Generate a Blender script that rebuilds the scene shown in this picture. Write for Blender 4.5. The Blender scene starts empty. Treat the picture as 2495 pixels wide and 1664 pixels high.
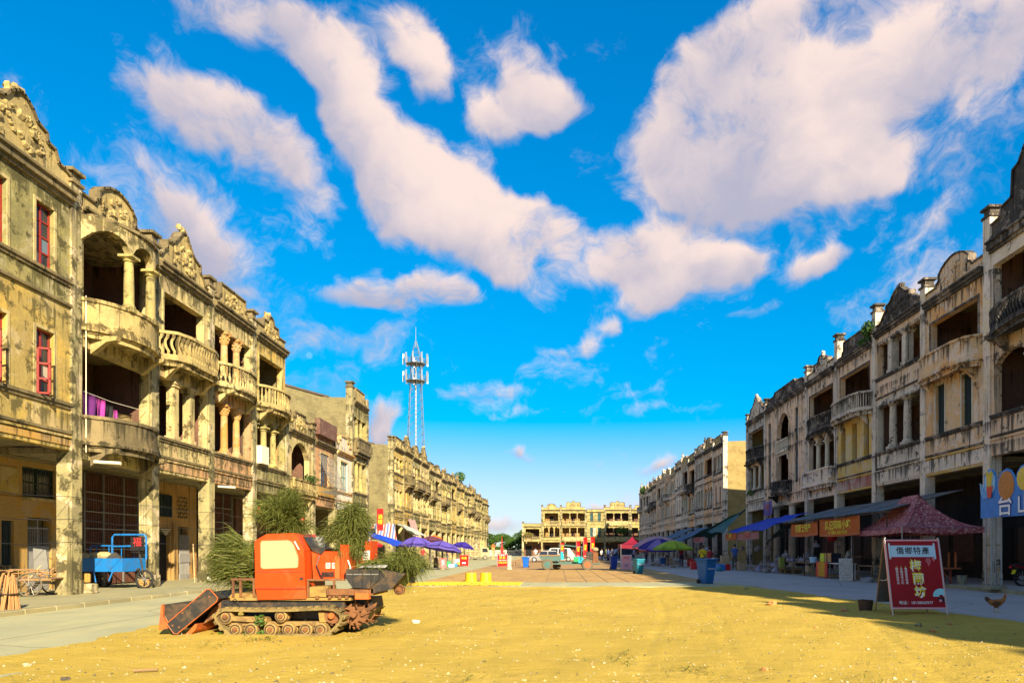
import bpy, math, random
from mathutils import Vector, Matrix
S = bpy.context.scene
COL = S.collection
R = math.radians
F = 1663.3            # focal length in photograph pixels (24 mm on 36 mm film, 2495 px wide)
VX, VY = 1360.0, 1339.0   # vanishing point of the street in the photograph
EYE = 1.5
LX, RX = -15.2, 17.6  # facade planes of the two rows

# ---------------------------------------------------------------- camera
cam = bpy.data.cameras.new('camera'); camo = bpy.data.objects.new('camera', cam); COL.objects.link(camo)
camo.location = (0, 0, EYE); camo.rotation_euler = (R(90), 0, 0)
cam.lens = 24; cam.sensor_width = 36; cam.sensor_fit = 'HORIZONTAL'
cam.shift_x = -(VX - 1247.5) / 2495; cam.shift_y = (VY - 832) / 2495
cam.clip_end = 4000; cam.clip_start = 0.1
S.camera = camo
S.view_settings.view_transform = 'Standard'; S.view_settings.look = 'None'
S.view_settings.exposure = 1.62; S.view_settings.gamma = 1.0
S.render.resolution_x = 1024; S.render.resolution_y = 682
S.cycles.max_bounces = 6; S.cycles.diffuse_bounces = 4; S.cycles.transparent_max_bounces = 6

# ---------------------------------------------------------------- light
SUN = Vector((-0.88, 1.7, -1.0)).normalized()
sl = bpy.data.lights.new('sun', 'SUN'); sl.energy = 3.9; sl.angle = R(0.6); sl.color = (1.0, .85, .60)
so = bpy.data.objects.new('sun', sl); COL.objects.link(so)
so.rotation_euler = SUN.to_track_quat('-Z', 'Y').to_euler(); so.location = (20, -30, 40)

# ---------------------------------------------------------------- node helper
class NT:
    def __init__(s, tree): s.t = tree; s.n = tree.nodes; s.l = tree.links
    def add(s, typ, **k):
        n = s.n.new(typ)
        for a, b in k.items(): setattr(n, a, b)
        return n
    def put(s, sock, val):
        if hasattr(val, 'is_output'): s.l.new(val, sock)
        else: sock.default_value = val
    def math(s, op, a, b=None, c=None, clamp=False):
        n = s.add('ShaderNodeMath', operation=op, use_clamp=clamp)
        s.put(n.inputs[0], a)
        if b is not None: s.put(n.inputs[1], b)
        if c is not None: s.put(n.inputs[2], c)
        return n.outputs[0]
    def vmath(s, op, a, b=None, out=0):
        n = s.add('ShaderNodeVectorMath', operation=op); s.put(n.inputs[0], a)
        if b is not None: s.put(n.inputs[1], b)
        return n.outputs[out]
    def noise(s, vec, scale, detail=4, rough=.55, dist=0):
        n = s.add('ShaderNodeTexNoise'); s.put(n.inputs['Vector'], vec)
        n.inputs['Scale'].default_value = scale; n.inputs['Detail'].default_value = detail
        n.inputs['Roughness'].default_value = rough; n.inputs['Distortion'].default_value = dist
        return n.outputs[0]
    def ramp(s, fac, lo, hi, smooth=True):
        n = s.add('ShaderNodeMapRange', interpolation_type='SMOOTHSTEP' if smooth else 'LINEAR'); s.put(n.inputs[0], fac)
        n.inputs[1].default_value = lo; n.inputs[2].default_value = hi
        return n.outputs[0]
    def mix(s, fac, a, b, typ='MIX'):
        n = s.add('ShaderNodeMix', data_type='RGBA', blend_type=typ); s.put(n.inputs[0], fac)
        s.put(n.inputs[6], a); s.put(n.inputs[7], b)
        return n.outputs[2]
def c4(c): return (c[0], c[1], c[2], 1) if len(c) == 3 else c

# ---------------------------------------------------------------- sky with drifting cumulus, laid out by direction (azimuth, elevation)
W = bpy.data.worlds.new('World'); S.world = W; W.use_nodes = True
w = NT(W.node_tree); w.n.clear()
SKYS = 0.15
sky = w.add('ShaderNodeTexSky', sky_type='NISHITA', sun_disc=False)
sky.sun_elevation = math.asin(-SUN.z); sky.sun_rotation = math.atan2(-SUN.x, -SUN.y); sky.altitude = 50
sky.air_density = 1.0; sky.dust_density = 0.3; sky.ozone_density = 2.2
hs = w.add('ShaderNodeHueSaturation'); hs.inputs['Saturation'].default_value = 1.8; hs.inputs['Value'].default_value = .60; hs.inputs['Hue'].default_value = .506
w.l.new(sky.outputs[0], hs.inputs['Color'])
tc = w.add('ShaderNodeTexCoord'); D = tc.outputs['Generated']
sx = w.add('ShaderNodeSeparateXYZ'); w.l.new(D, sx.inputs[0])
az = w.math('ARCTAN2', sx.outputs[0], sx.outputs[1])
el = w.math('ARCSINE', sx.outputs[2], None)
cb = w.add('ShaderNodeCombineXYZ'); w.l.new(az, cb.inputs[0]); w.l.new(el, cb.inputs[1])
# large-scale warping so that the cloud edges wander
W.cycles.sampling_method = 'NONE'
wn = w.add('ShaderNodeTexNoise'); w.l.new(D, wn.inputs['Vector']); wn.inputs['Scale'].default_value = 7; wn.inputs['Detail'].default_value = 3; wn.inputs['Roughness'].default_value = .6
wo = w.vmath('MULTIPLY', w.vmath('SUBTRACT', wn.outputs['Color'], (.5, .5, .5)), (.135, .11, 0))
P = w.vmath('ADD', cb.outputs[0], wo)
def cloud_dir(x, y):   # photograph position (2351-wide view) to azimuth / elevation
    a = (x * 1.06125 - VX) / F; b = (VY - y * 1.06125) / F
    return math.atan(a), math.atan(b / math.hypot(1, a))
CL = [(660,70,90,50,35,.7),(720,130,95,70,45,.9),(790,220,115,85,50,1),(850,310,130,90,45,1.05),(930,400,190,105,38,1.1),(1020,480,240,115,22,1.15),(1130,545,220,80,8,1.15),(1260,515,110,50,0,1.05),(900,500,110,60,30,.6),
 (340,185,120,40,22,.85),(460,235,130,60,28,1.05),(560,275,110,55,35,1),(640,330,100,60,45,.8),(710,410,90,60,55,.65),(600,380,80,40,35,.4),
 (520,35,110,45,20,.55),(600,100,90,40,30,.4),(780,70,90,30,30,.4),(870,90,80,40,30,.5),(950,135,80,48,25,.9),(1000,160,50,36,0,.6),(1215,190,95,62,20,1),(1260,230,80,50,10,.8),(1180,280,120,55,-8,1),(1110,250,60,40,0,.5),
 (1520,290,90,110,-10,.95),(1600,340,170,150,-10,1.1),(1720,280,210,170,0,1.25),(1830,330,180,130,10,1.1),(1640,420,190,80,0,1),(1950,300,160,120,-10,.7),(1600,160,110,70,-25,.7),(1730,90,140,60,-10,.5),
 (2010,170,190,90,0,.6),(2200,80,210,100,-10,.9),(2330,20,120,80,0,1),(2060,400,150,60,0,.5),(2250,250,170,110,0,.5),(1900,25,150,40,0,.5),(1930,430,120,40,10,.6),
 (1440,580,120,85,10,1.1),(1550,610,140,80,0,1.05),(1660,605,80,45,0,.95),(1490,690,110,50,-10,.9),
 (830,660,110,42,-8,.95),(950,680,130,50,8,.95),(1060,690,80,40,0,.5),(1240,650,70,60,40,.4),(1150,620,70,40,0,.35),
 (1840,600,75,36,-15,.9),(1890,580,50,40,0,.6),(1740,705,60,20,-25,.45),(1390,770,36,26,0,.75),(1310,805,60,26,0,.55),(1960,575,60,25,20,.4),
 (420,520,110,60,35,.7),(510,590,90,70,40,.65),(330,380,110,40,45,.3),(480,420,70,26,40,.28),
 (880,960,60,60,0,1.1),(910,1000,40,40,0,.9),(1490,1065,60,26,0,.8),(1180,1048,55,16,0,.6),(1340,1050,60,12,0,.4),(1170,1195,60,34,-10,.85),(1120,1215,40,26,0,.7),(1365,1158,55,22,0,.8),
 (2180,480,100,30,-20,.4),(1100,905,180,18,0,.25),(1300,950,260,16,-6,.25),(1550,960,200,16,-4,.25)]
blobs = []
for (x, y, a, b, rot, wt) in CL:
    q = cloud_dir(x, y); d = math.cos(q[0])
    blobs.append((q[0], q[1], a * 1.06 / F * d, b * 1.06 / F, R(-rot), wt))
rs = random.Random(7)
for i in range(20):     # sky goes on out of view; clouds added and enlarged there to lift the shade
    a = .75 + 4.75 * (i + rs.random()) / 20
    blobs.append((a if a < math.pi else a - 2 * math.pi, rs.uniform(.1, 1.25), rs.uniform(.25, .55), rs.uniform(.12, .24), rs.uniform(-.4, .4), rs.uniform(.8, 1.15)))
P3 = w.vmath('ADD', P, (0, 0, 1))       # (azimuth, elevation, 1)
dens = low = None
for (ca, ce, ra, rb, rot, wt) in blobs:
    c_, s_ = math.cos(rot), math.sin(rot); K_ = 1.3
    xa = w.vmath('DOT_PRODUCT', P3, (c_/ra/K_, s_/ra/K_, -(ca*c_ + ce*s_)/ra/K_), out=1)
    ya = w.vmath('DOT_PRODUCT', P3, (-s_/rb/K_, c_/rb/K_, -(-ca*s_ + ce*c_)/rb/K_), out=1)
    if dens is not None: xa = w.math('MULTIPLY_ADD', dens, 1e-7, xa)      # keeps the blobs in sequence (shader stack)
    r2 = w.math('MULTIPLY_ADD', ya, ya, w.math('MULTIPLY', xa, xa))
    g = w.math('MAXIMUM', w.math('MULTIPLY_ADD', r2, -1., 1.), 0.)
    g = w.math('MULTIPLY', g, w.math('MULTIPLY', g, wt * 1.05))
    dens = g if dens is None else w.math('ADD', dens, g)
    low = w.math('MULTIPLY', g, ya) if low is None else w.math('MULTIPLY_ADD', g, ya, low)
sc = w.vmath('MULTIPLY', D, (1, 1, 1.25))
n1 = w.noise(w.vmath('ADD', sc, w.vmath('MULTIPLY', wn.outputs['Color'], (.16, .16, .16))), 7.5, 12, .66); n2 = w.noise(sc, 3.6, 3, .55)
nn = w.math('ADD', w.math('MULTIPLY', w.math('SUBTRACT', n1, .5), 3.3), w.math('MULTIPLY', w.math('SUBTRACT', n2, .5), .6))
dn = w.math('ADD', w.math('MULTIPLY', w.math('MINIMUM', dens, 1.15), 1.08), nn)
mask = w.ramp(dn, .18, 1.15)
vert = w.math('DIVIDE', low, w.math('MAXIMUM', dens, .05))
shade = w.ramp(w.math('ADD', w.math('MULTIPLY', vert, .8), w.math('ADD', w.math('MULTIPLY', w.math('SUBTRACT', n2, .5), 2.2), w.math('MULTIPLY', w.math('SUBTRACT', n1, .5), 1.2))), -.5, .6)
k = 1 / SKYS
ccol = w.mix(shade, (.160 * k, .157 * k, .198 * k, 1), (.328 * k, .264 * k, .240 * k, 1))
skc = w.vmath('DIVIDE', w.vmath('MULTIPLY', hs.outputs[0], (1.2, 1.2, 1.2)), w.vmath('ADD', w.vmath('MULTIPLY', hs.outputs[0], (.50, .40, .25)), (1, 1, 1)))     # gentle roll-off towards the bright horizon
wm = w.mix(w.math('MULTIPLY', mask, .98), skc, ccol)
# the pale day moon
mq = cloud_dir(710, 816); mm = w.vmath('DISTANCE', cb.outputs[0], (mq[0], mq[1], 0), out=1)
wm = w.mix(w.math('MULTIPLY', w.ramp(mm, .0048, .0036), .12), wm, (.33 * k, .4 * k, .4 * k, 1))
bg = w.add('ShaderNodeBackground'); bg.inputs[1].default_value = SKYS; w.l.new(wm, bg.inputs[0])
wout = w.add('ShaderNodeOutputWorld'); w.l.new(bg.outputs[0], wout.inputs[0])

# ---------------------------------------------------------------- materials
MATS = {}
def newmat(name):
    m = bpy.data.materials.new(name); m.use_nodes = True; t = NT(m.node_tree); t.n.clear()
    b = t.add('ShaderNodeBsdfPrincipled'); o = t.add('ShaderNodeOutputMaterial'); t.l.new(b.outputs[0], o.inputs[0])
    MATS[name] = m; return m, t, b, o
def bumped(t, b, h, st=.3, dist=.02):
    n = t.add('ShaderNodeBump'); n.inputs['Strength'].default_value = st; n.inputs['Distance'].default_value = dist
    t.l.new(h, n.inputs['Height']); t.l.new(n.outputs[0], b.inputs['Normal'])
def pos(t): return t.add('ShaderNodeNewGeometry').outputs['Position']
def plaster(name, c1, c2, grime=.5, dark=(.035, .03, .02), peel=None, peelamt=.0, rough=.9, streak=1.0, scale=1.0, ledges=(4.98, 5.75, 8.82, 9.75, 12.15), mould=1.0):
    m, t, b, o = newmat(name); p = pos(t)
    big = t.noise(p, .55 * scale, 5, .6); mid = t.noise(p, 1.9 * scale, 9, .72, .3); fine = t.noise(p, 17, 5, .75)
    st = t.noise(t.vmath('MULTIPLY', p, (5.5, 5.5, .22)), 1.0, 6, .65)
    col = t.mix(t.ramp(big, .38, .62), c4(c1), c4(c2))
    if peel: col = t.mix(t.math('MULTIPLY', t.ramp(t.noise(p, .9 * scale, 10, .74, .3), .52, .56), peelamt), col, c4(peel))
    if grime > 0:
        gr = tuple(.5 * a + .10 * (c1[0] + c1[1] + c1[2]) / 3 for a in c1)
        col = t.mix(t.math('MULTIPLY', t.ramp(t.noise(p, 1.1 * scale, 8, .7), .45, .62), .55 * grime), col, c4(gr))
        # run-off stains hang below the ledges and string courses of the row
        sp_ = t.add('ShaderNodeSeparateXYZ'); t.l.new(p, sp_.inputs[0]); cr_ = t.add('ShaderNodeValToRGB'); e = cr_.color_ramp.elements
        pts = [(0., .25), (.9 / 16, .9), (1.3 / 16, .12)]
        for L in ledges: pts += [((L - .75) / 16, .12), ((L - .03) / 16, 1.), (L / 16, .2)]
        pts.sort(); e[0].position = 0; e[0].color = (.25, .25, .25, 1); e[1].position = 1; e[1].color = (.5, .5, .5, 1)
        for q_, v_ in pts[1:]: n_ = e.new(q_); n_.color = (v_, v_, v_, 1)
        t.l.new(t.math('ADD', t.math('MULTIPLY', sp_.outputs[2], 1 / 16), t.math('MULTIPLY', t.math('SUBTRACT', big, .5), .02)), cr_.inputs[0]); run = cr_.outputs[0]
        f1 = t.math('MULTIPLY', t.ramp(t.math('MULTIPLY_ADD', run, .07, mid), .705 - .15 * grime * mould, .76 - .13 * grime * mould), .88)
        f2 = t.math('MULTIPLY', t.ramp(t.math('MULTIPLY_ADD', run, .16, st), .66 - .1 * grime, .78 - .08 * grime), .85 * streak)
        col = t.mix(t.math('MAXIMUM', f1, f2), col, c4(dark))
    col = t.mix(.8, col, t.mix(fine, (.45, .45, .45, 1), (1.5, 1.5, 1.5, 1)), 'MULTIPLY')
    t.l.new(col, b.inputs['Base Color']); b.inputs['Roughness'].default_value = rough; b.inputs['Specular IOR Level'].default_value = .25
    bumped(t, b, t.math('ADD', mid, t.math('MULTIPLY', fine, .5)), .45, .03)
    return m
def flat(name, c, rough=.6, metal=0., var=.25, scale=6., bump=0., emit=0., dirt=None, dirtamt=.0, spec=.4):
    m, t, b, o = newmat(name); p = pos(t); n = t.noise(p, scale, 5, .65)
    col = t.mix(n, c4([max(0, x * (1 - var)) for x in c]), c4([min(1, x * (1 + var)) for x in c]))
    if dirt: col = t.mix(t.math('MULTIPLY', t.ramp(t.noise(p, scale * .55, 7, .7, .5), .48, .62), dirtamt), col, c4(dirt))
    t.l.new(col, b.inputs['Base Color']); b.inputs['Roughness'].default_value = rough; b.inputs['Metallic'].default_value = metal
    b.inputs['Specular IOR Level'].default_value = spec
    if bump: bumped(t, b, t.noise(p, scale * 3, 6, .7), bump, .02)
    if emit: b.inputs['Emission Color'].default_value = c4(c); b.inputs['Emission Strength'].default_value = emit
    return m
def cloth(name, c, c2=None, scale=3., var=.2, trans=.25):
    m, t, b, o = newmat(name); p = pos(t)
    col = t.mix(t.noise(p, scale, 5, .6), c4([x * (1 - var) for x in c]), c4(c2 or [min(1, x * (1 + var)) for x in c]))
    t.l.new(col, b.inputs['Base Color']); b.inputs['Roughness'].default_value = .65; b.inputs['Specular IOR Level'].default_value = .3
    tr = t.add('ShaderNodeBsdfTranslucent'); t.l.new(col, tr.inputs[0])
    mx = t.add('ShaderNodeMixShader'); mx.inputs[0].default_value = trans
    t.l.new(b.outputs[0], mx.inputs[1]); t.l.new(tr.outputs[0], mx.inputs[2]); t.l.new(mx.outputs[0], o.inputs[0])
    bumped(t, b, t.noise(p, 2.2, 6, .6, 1.0), .5, .06)
    return m
def stripes(name, cols, axis=1, freq=4., trans=.2):
    m, t, b, o = newmat(name); p = pos(t); s = t.add('ShaderNodeSeparateXYZ'); t.l.new(p, s.inputs[0])
    f = t.math('FRACT', t.math('MULTIPLY', s.outputs[axis], freq))
    r = t.add('ShaderNodeValToRGB'); r.color_ramp.interpolation = 'CONSTANT'; e = r.color_ramp.elements
    while len(e) < len(cols): e.new(.5)
    for i, c in enumerate(cols): e[i].position = i / len(cols); e[i].color = c4(c)
    t.l.new(f, r.inputs[0]); t.l.new(r.outputs[0], b.inputs['Base Color']); b.inputs['Roughness'].default_value = .7
    return m
def brickmat(name, c1, c2, mort, sx=.25, sz=.07, grime=.4, plane='yz'):
    m, t, b, o = newmat(name); p = pos(t)
    s = t.add('ShaderNodeSeparateXYZ'); t.l.new(p, s.inputs[0]); cb_ = t.add('ShaderNodeCombineXYZ')
    g = t.math('ADD', s.outputs[0], s.outputs[1]) if plane == 'side' else s.outputs[0]
    t.l.new(g, cb_.inputs[0]); t.l.new(s.outputs[2] if plane == 'side' else s.outputs[1], cb_.inputs[1])
    br = t.add('ShaderNodeTexBrick'); t.l.new(cb_.outputs[0], br.inputs[0])
    br.inputs['Color1'].default_value = c4(c1); br.inputs['Color2'].default_value = c4(c2); br.inputs['Mortar'].default_value = c4(mort)
    br.inputs['Scale'].default_value = 1; br.inputs['Brick Width'].default_value = sx; br.inputs['Row Height'].default_value = sz; br.inputs['Mortar Size'].default_value = .012
    n = t.noise(p, 1.2, 7, .7); st = t.noise(t.vmath('MULTIPLY', p, (1.2, 1.2, 6)), 1.1, 6, .7)
    col = t.mix(t.math('MULTIPLY', t.ramp(n, .42, .7), grime), br.outputs[0], c4([x * .45 for x in c1]))
    col = t.mix(t.math('MULTIPLY', t.ramp(st, .5, .7), grime * .6), col, c4([x * .4 for x in c2]))
    t.l.new(col, b.inputs['Base Color']); b.inputs['Roughness'].default_value = .9
    bumped(t, b, br.outputs['Fac'], -.3, .02)
    return m

# ---------------------------------------------------------------- mesh builder
class MB:
    def __init__(s): s.v = []; s.f = []
    def add(s, vs, fs):
        n = len(s.v); s.v += [tuple(v) for v in vs]; s.f += [tuple(i + n for i in f) for f in fs]; return s
    def box(s, x0, x1, y0, y1, z0, z1):
        return s.add([(x0,y0,z0),(x1,y0,z0),(x1,y1,z0),(x0,y1,z0),(x0,y0,z1),(x1,y0,z1),(x1,y1,z1),(x0,y1,z1)],
                     [(0,3,2,1),(4,5,6,7),(0,1,5,4),(1,2,6,5),(2,3,7,6),(3,0,4,7)])
    def cbox(s, c, d, rot=None, ch=0.0):
        """box by centre and size, optional matrix and chamfered vertical + top edges"""
        hx, hy, hz = d[0] / 2, d[1] / 2, d[2] / 2
        if ch:
            k = min(ch, hx * .9, hy * .9)
            ring = [(-hx+k,-hy),(hx-k,-hy),(hx,-hy+k),(hx,hy-k),(hx-k,hy),(-hx+k,hy),(-hx,hy-k),(-hx,-hy+k)]
            sh = lambda r_, z, q: [(a * (1 - q / hx), b_ * (1 - q / hy), z) for a, b_ in r_]
            kz = min(k, hz * .9); vs = sh(ring,-hz,kz) + sh(ring,-hz+kz,0) + sh(ring,hz-kz,0) + sh(ring,hz,kz)
            fs = [tuple(range(7,-1,-1)), tuple(range(24,32))]
            for j in range(3):
                for i in range(8): fs.append((j*8+i, j*8+(i+1)%8, j*8+8+(i+1)%8, j*8+8+i))
        else:
            vs = [(x*hx,y*hy,z*hz) for z in (-1,1) for x,y in ((-1,-1),(1,-1),(1,1),(-1,1))]
            fs = [(0,3,2,1),(4,5,6,7),(0,1,5,4),(1,2,6,5),(2,3,7,6),(3,0,4,7)]
        M = rot or Matrix.Identity(3); c = Vector(c)
        return s.add([M @ Vector(v) + c for v in vs], fs)
    def prism(s, poly, d0, d1, plane='xz'):
        def mk(a, b, d): return {'xz': (a, d, b), 'yz': (d, a, b), 'xy': (a, b, d)}[plane]
        n = len(poly); vs = [mk(a, b, d0) for a, b in poly] + [mk(a, b, d1) for a, b in poly]
        fs = [tuple(range(n)), tuple(range(2*n-1, n-1, -1))] + [(i, i + n, (i+1) % n + n, (i+1) % n) for i in range(n)]
        return s.add(vs, fs)
    def tube(s, p0, p1, r0, r1=None, n=8, caps=True):
        p0 = Vector(p0); p1 = Vector(p1); r1 = r0 if r1 is None else r1
        d = p1 - p0
        if d.length < 1e-6: return s
        q = d.to_track_quat('Z', 'Y'); vs = []
        for p, r in ((p0, r0), (p1, r1)):
            for i in range(n):
                a = 2 * math.pi * i / n; vs.append(p + q @ Vector((r * math.cos(a), r * math.sin(a), 0)))
        fs = [(i, (i+1) % n, (i+1) % n + n, i + n) for i in range(n)]
        if caps: fs += [tuple(range(n-1, -1, -1)), tuple(range(n, 2*n))]
        return s.add(vs, fs)
    def path(s, pts, r, n=6):
        pts = [Vector(p) for p in pts]; rings = []
        for i, p in enumerate(pts):
            d = (pts[min(i+1, len(pts)-1)] - pts[max(i-1, 0)]); q = d.to_track_quat('Z', 'Y'); rr = r[i] if isinstance(r, (list, tuple)) else r
            rings.append([p + q @ Vector((rr * math.cos(2*math.pi*j/n), rr * math.sin(2*math.pi*j/n), 0)) for j in range(n)])
        vs = [v for g in rings for v in g]; fs = []
        for i in range(len(pts)-1):
            for j in range(n): fs.append((i*n+j, i*n+(j+1)%n, (i+1)*n+(j+1)%n, (i+1)*n+j))
        fs += [tuple(range(n-1,-1,-1)), tuple(range((len(pts)-1)*n, len(pts)*n))]
        return s.add(vs, fs)
    def lathe(s, c, prof, n=10, M=None, sq=False):
        """profile of (r, h) round an axis; M turns the axis from z"""
        c = Vector(c); vs = []
        off = math.pi / n if sq else 0
        for r, h in prof:
            for i in range(n):
                a = 2 * math.pi * i / n + off; v = Vector((r * math.cos(a), r * math.sin(a), h)); vs.append((M @ v if M else v) + c)
        k = len(prof); fs = []
        for j in range(k-1):
            for i in range(n): fs.append((j*n+i, j*n+(i+1)%n, (j+1)*n+(i+1)%n, (j+1)*n+i))
        fs += [tuple(range(n-1,-1,-1)), tuple(range((k-1)*n, k*n))]
        return s.add(vs, fs)
    def blob(s, c, rx, ry, rz, rnd=None, jit=.2, nu=7, nv=5):
        c = Vector(c); vs = [c + Vector((0,0,-rz))]
        for j in range(1, nv):
            t_ = math.pi * j / nv - math.pi / 2
            for i in range(nu):
                a = 2 * math.pi * i / nu; k = 1 + (rnd.uniform(-jit, jit) if rnd else 0)
                vs.append(c + Vector((rx*math.cos(t_)*math.cos(a)*k, ry*math.cos(t_)*math.sin(a)*k, rz*math.sin(t_)*k)))
        vs.append(c + Vector((0,0,rz))); fs = []; last = len(vs)-1
        for i in range(nu): fs.append((0, 1+(i+1)%nu, 1+i)); fs.append((last, last-nu+i, last-nu+(i+1)%nu))
        for j in range(nv-2):
            for i in range(nu): fs.append((1+j*nu+i, 1+j*nu+(i+1)%nu, 1+(j+1)*nu+(i+1)%nu, 1+(j+1)*nu+i))
        return s.add(vs, fs)
    def grid(s, fn, nu, nv, thick=None):
        vs = [Vector(fn(i / nu, j / nv)) for j in range(nv+1) for i in range(nu+1)]
        fs = [(j*(nu+1)+i, j*(nu+1)+i+1, (j+1)*(nu+1)+i+1, (j+1)*(nu+1)+i) for j in range(nv) for i in range(nu)]
        if thick:
            n = len(vs); d = Vector(thick); vs += [v + d for v in vs]; fs += [tuple(k + n for k in reversed(f)) for f in fs]
            b = [i for i in range(nu+1)] + [(j+1)*(nu+1)-1 for j in range(1, nv+1)] + [nv*(nu+1)+i for i in range(nu-1,-1,-1)] + [j*(nu+1) for j in range(nv-1,0,-1)]
            for i in range(len(b)): fs.append((b[i], b[(i+1)%len(b)] , b[(i+1)%len(b)]+n, b[i]+n))
        return s.add(vs, fs)
    def rail(s, pts, x, z, x0=0.):
        """sweep a rectangle (offset x0..x0+x outward, z0..z1) along a plan polyline; z=(z0,z1)"""
        n = len(pts); nrm = []
        for i in range(n):
            a = Vector(pts[max(i-1,0)]); b = Vector(pts[min(i+1,n-1)]); d = (b - a).normalized(); nrm.append(Vector((d.y, -d.x)))
        vs = []
        for p, q in zip(pts, nrm):
            p = Vector(p); i_ = p + q * x0; o_ = p + q * (x0 + x)
            vs += [(i_.x,i_.y,z[0]),(o_.x,o_.y,z[0]),(o_.x,o_.y,z[1]),(i_.x,i_.y,z[1])]
        fs = []
        for i in range(n-1):
            for j in range(4): fs.append((i*4+j, i*4+(j+1)%4, i*4+4+(j+1)%4, i*4+4+j))
        fs += [(3,2,1,0), ((n-1)*4,(n-1)*4+1,(n-1)*4+2,(n-1)*4+3)]
        return s.add(vs, fs)
    def ribbon(s, pts, w_, h_, y0, y1):
        """coping along a polyline in the xz plane: thickness h_ above, y0..y1 deep"""
        for (a, b) in zip(pts[:-1], pts[1:]):
            a = Vector(a); b = Vector(b); d = (b - a).normalized(); nn_ = Vector((-d.y, d.x)) * h_
            e = d * w_
            s.prism([tuple(a - e), tuple(b + e), tuple(b + e + nn_), tuple(a - e + nn_)], y0, y1)
        return s
    def mesh(s, name, mat, smooth=False):
        me = bpy.data.meshes.new(name); me.from_pydata(s.v, [], s.f)
        me.materials.append(MATS[mat] if isinstance(mat, str) else mat)
        if smooth: me.polygons.foreach_set('use_smooth', [True] * len(me.polygons))
        me.update(); return me
    def build(s, name, mat, parent=None, smooth=False, loc=None, rot=None):
        return put(name, s.mesh(name, mat, smooth), parent, loc, rot)
def put(name, mesh, parent=None, loc=None, rot=None):
    o = bpy.data.objects.new(name, mesh); COL.objects.link(o)
    if parent: o.parent = parent
    if loc: o.location = loc
    if rot is not None: o.rotation_euler = rot if not isinstance(rot, (int, float)) else (0, 0, rot)
    return o
def thing(name, label, cat, loc=(0,0,0), rz=0., group=None):
    o = bpy.data.objects.new(name, None); COL.objects.link(o); o.empty_display_size = .2
    o.location = loc; o.rotation_euler = (0, 0, rz); tag(o, label, cat, group); return o
def tag(o, label, cat, group=None):
    o['label'] = label; o['category'] = cat
    if group: o['group'] = group
    return o
def struct(o, kind='structure', label=None, cat=None):
    o['kind'] = kind
    if label: o['label'] = label
    if cat: o['category'] = cat
    return o
def smooth_by_angle(o, ang=40):
    pass
def text(body, size, mat, parent, loc, rot=(R(90),0,0), name='lettering', bold=0., depth=.004, align='CENTER', space=1., line=1., sx=1.):
    c = bpy.data.curves.new('t', 'FONT'); c.body = body; c.size = size; c.align_x = align; c.align_y = 'CENTER'
    c.extrude = depth; c.offset = bold; c.space_character = space; c.space_line = line; c.resolution_u = 2
    o = bpy.data.objects.new('t', c); COL.objects.link(o)
    dg = bpy.context.evaluated_depsgraph_get(); me = bpy.data.meshes.new_from_object(o.evaluated_get(dg))
    bpy.data.objects.remove(o); bpy.data.curves.remove(c); me.materials.clear(); me.materials.append(MATS[mat])
    r = put(name, me, parent, loc, rot); r.scale = (sx, 1, 1); return r
def rz3(a): return Matrix.Rotation(a, 3, 'Z')
def px(x, y, Y):   # photograph pixel at distance Y
    return Vector(((x - VX) * Y / F, Y, EYE - (y - VY) * Y / F))
def gnd(x, y, z=0.):   # photograph pixel on level ground
    Y = F * (EYE - z) / (y - VY); return Vector(((x - VX) * Y / F, Y, z))

# ---------------------------------------------------------------- building materials
plaster('yellow_plaster', (0.537,0.359,0.079), (0.384,0.298,0.099), 0.92, (0.085,0.071,0.026), (0.500,0.400,0.220), 0.65, mould=1.15)
plaster('olive_plaster', (0.325,0.276,0.102), (0.244,0.223,0.087), 1.00, (0.067,0.058,0.022), (0.460,0.400,0.240), 0.50, mould=1.15)
plaster('cream_plaster', (0.553,0.439,0.191), (0.423,0.352,0.154), 0.95, (0.068,0.056,0.022), (0.560,0.380,0.200), 0.50, mould=1.15)
plaster('pink_plaster', (0.494,0.270,0.137), (0.437,0.286,0.144), 0.90, (0.076,0.060,0.026), (0.532,0.334,0.095), .4, mould=1.15)
plaster('pale_yellow_plaster', (0.460,0.371,0.129), (0.357,0.298,0.115), 0.85, (0.080,0.067,0.026), (0.290,0.241,0.093), .6, mould=1.15)
plaster('orange_plaster', (0.464,0.213,0.052), (0.480,0.316,0.120), .3, (0.096,0.071,0.034), (0.496,0.379,0.215), .6)
plaster('ochre_wall', (0.480,0.261,0.052), (0.416,0.269,0.086), .35, (0.096,0.063,0.026), (0.400,0.316,0.189), .5)
plaster('grey_pier', (0.391,0.323,0.148), (0.292,0.259,0.125), 1.10, (0.051,0.045,0.020), (0.620,0.500,0.320), 0.80, mould=1.15)
plaster('weathered_stone', (0.199,0.153,0.072), (0.134,0.107,0.055), .8, (0.031,0.027,0.013), (0.300,0.230,0.115), .5)
plaster('carved_stone', (0.463,0.352,0.137), (0.364,0.276,0.106), 0.75, (0.059,0.045,0.017), (0.524,0.409,0.168), .5, mould=1.15)
plaster('rose_plaster', (0.818,0.553,0.346), (0.720,0.538,0.361), 0.82, (.022,.019,.017), (0.760,0.480,0.220), 0.60, ledges=(5.8, 6.75, 9.42, 10.4, 12.85))
plaster('apricot_plaster', (0.771,0.403,0.148), (0.757,0.529,0.295), 0.72, (0.035,0.024,0.015), (0.800,0.654,0.511), .7, ledges=(5.8, 6.75, 9.42, 10.4, 12.85))
plaster('lilac_plaster', (0.820,0.685,0.541), (0.774,0.611,0.464), 0.80, (.022,.019,.017), (0.820,0.611,0.284), .5, ledges=(5.8, 6.75, 9.42, 10.4, 12.85))
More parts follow.
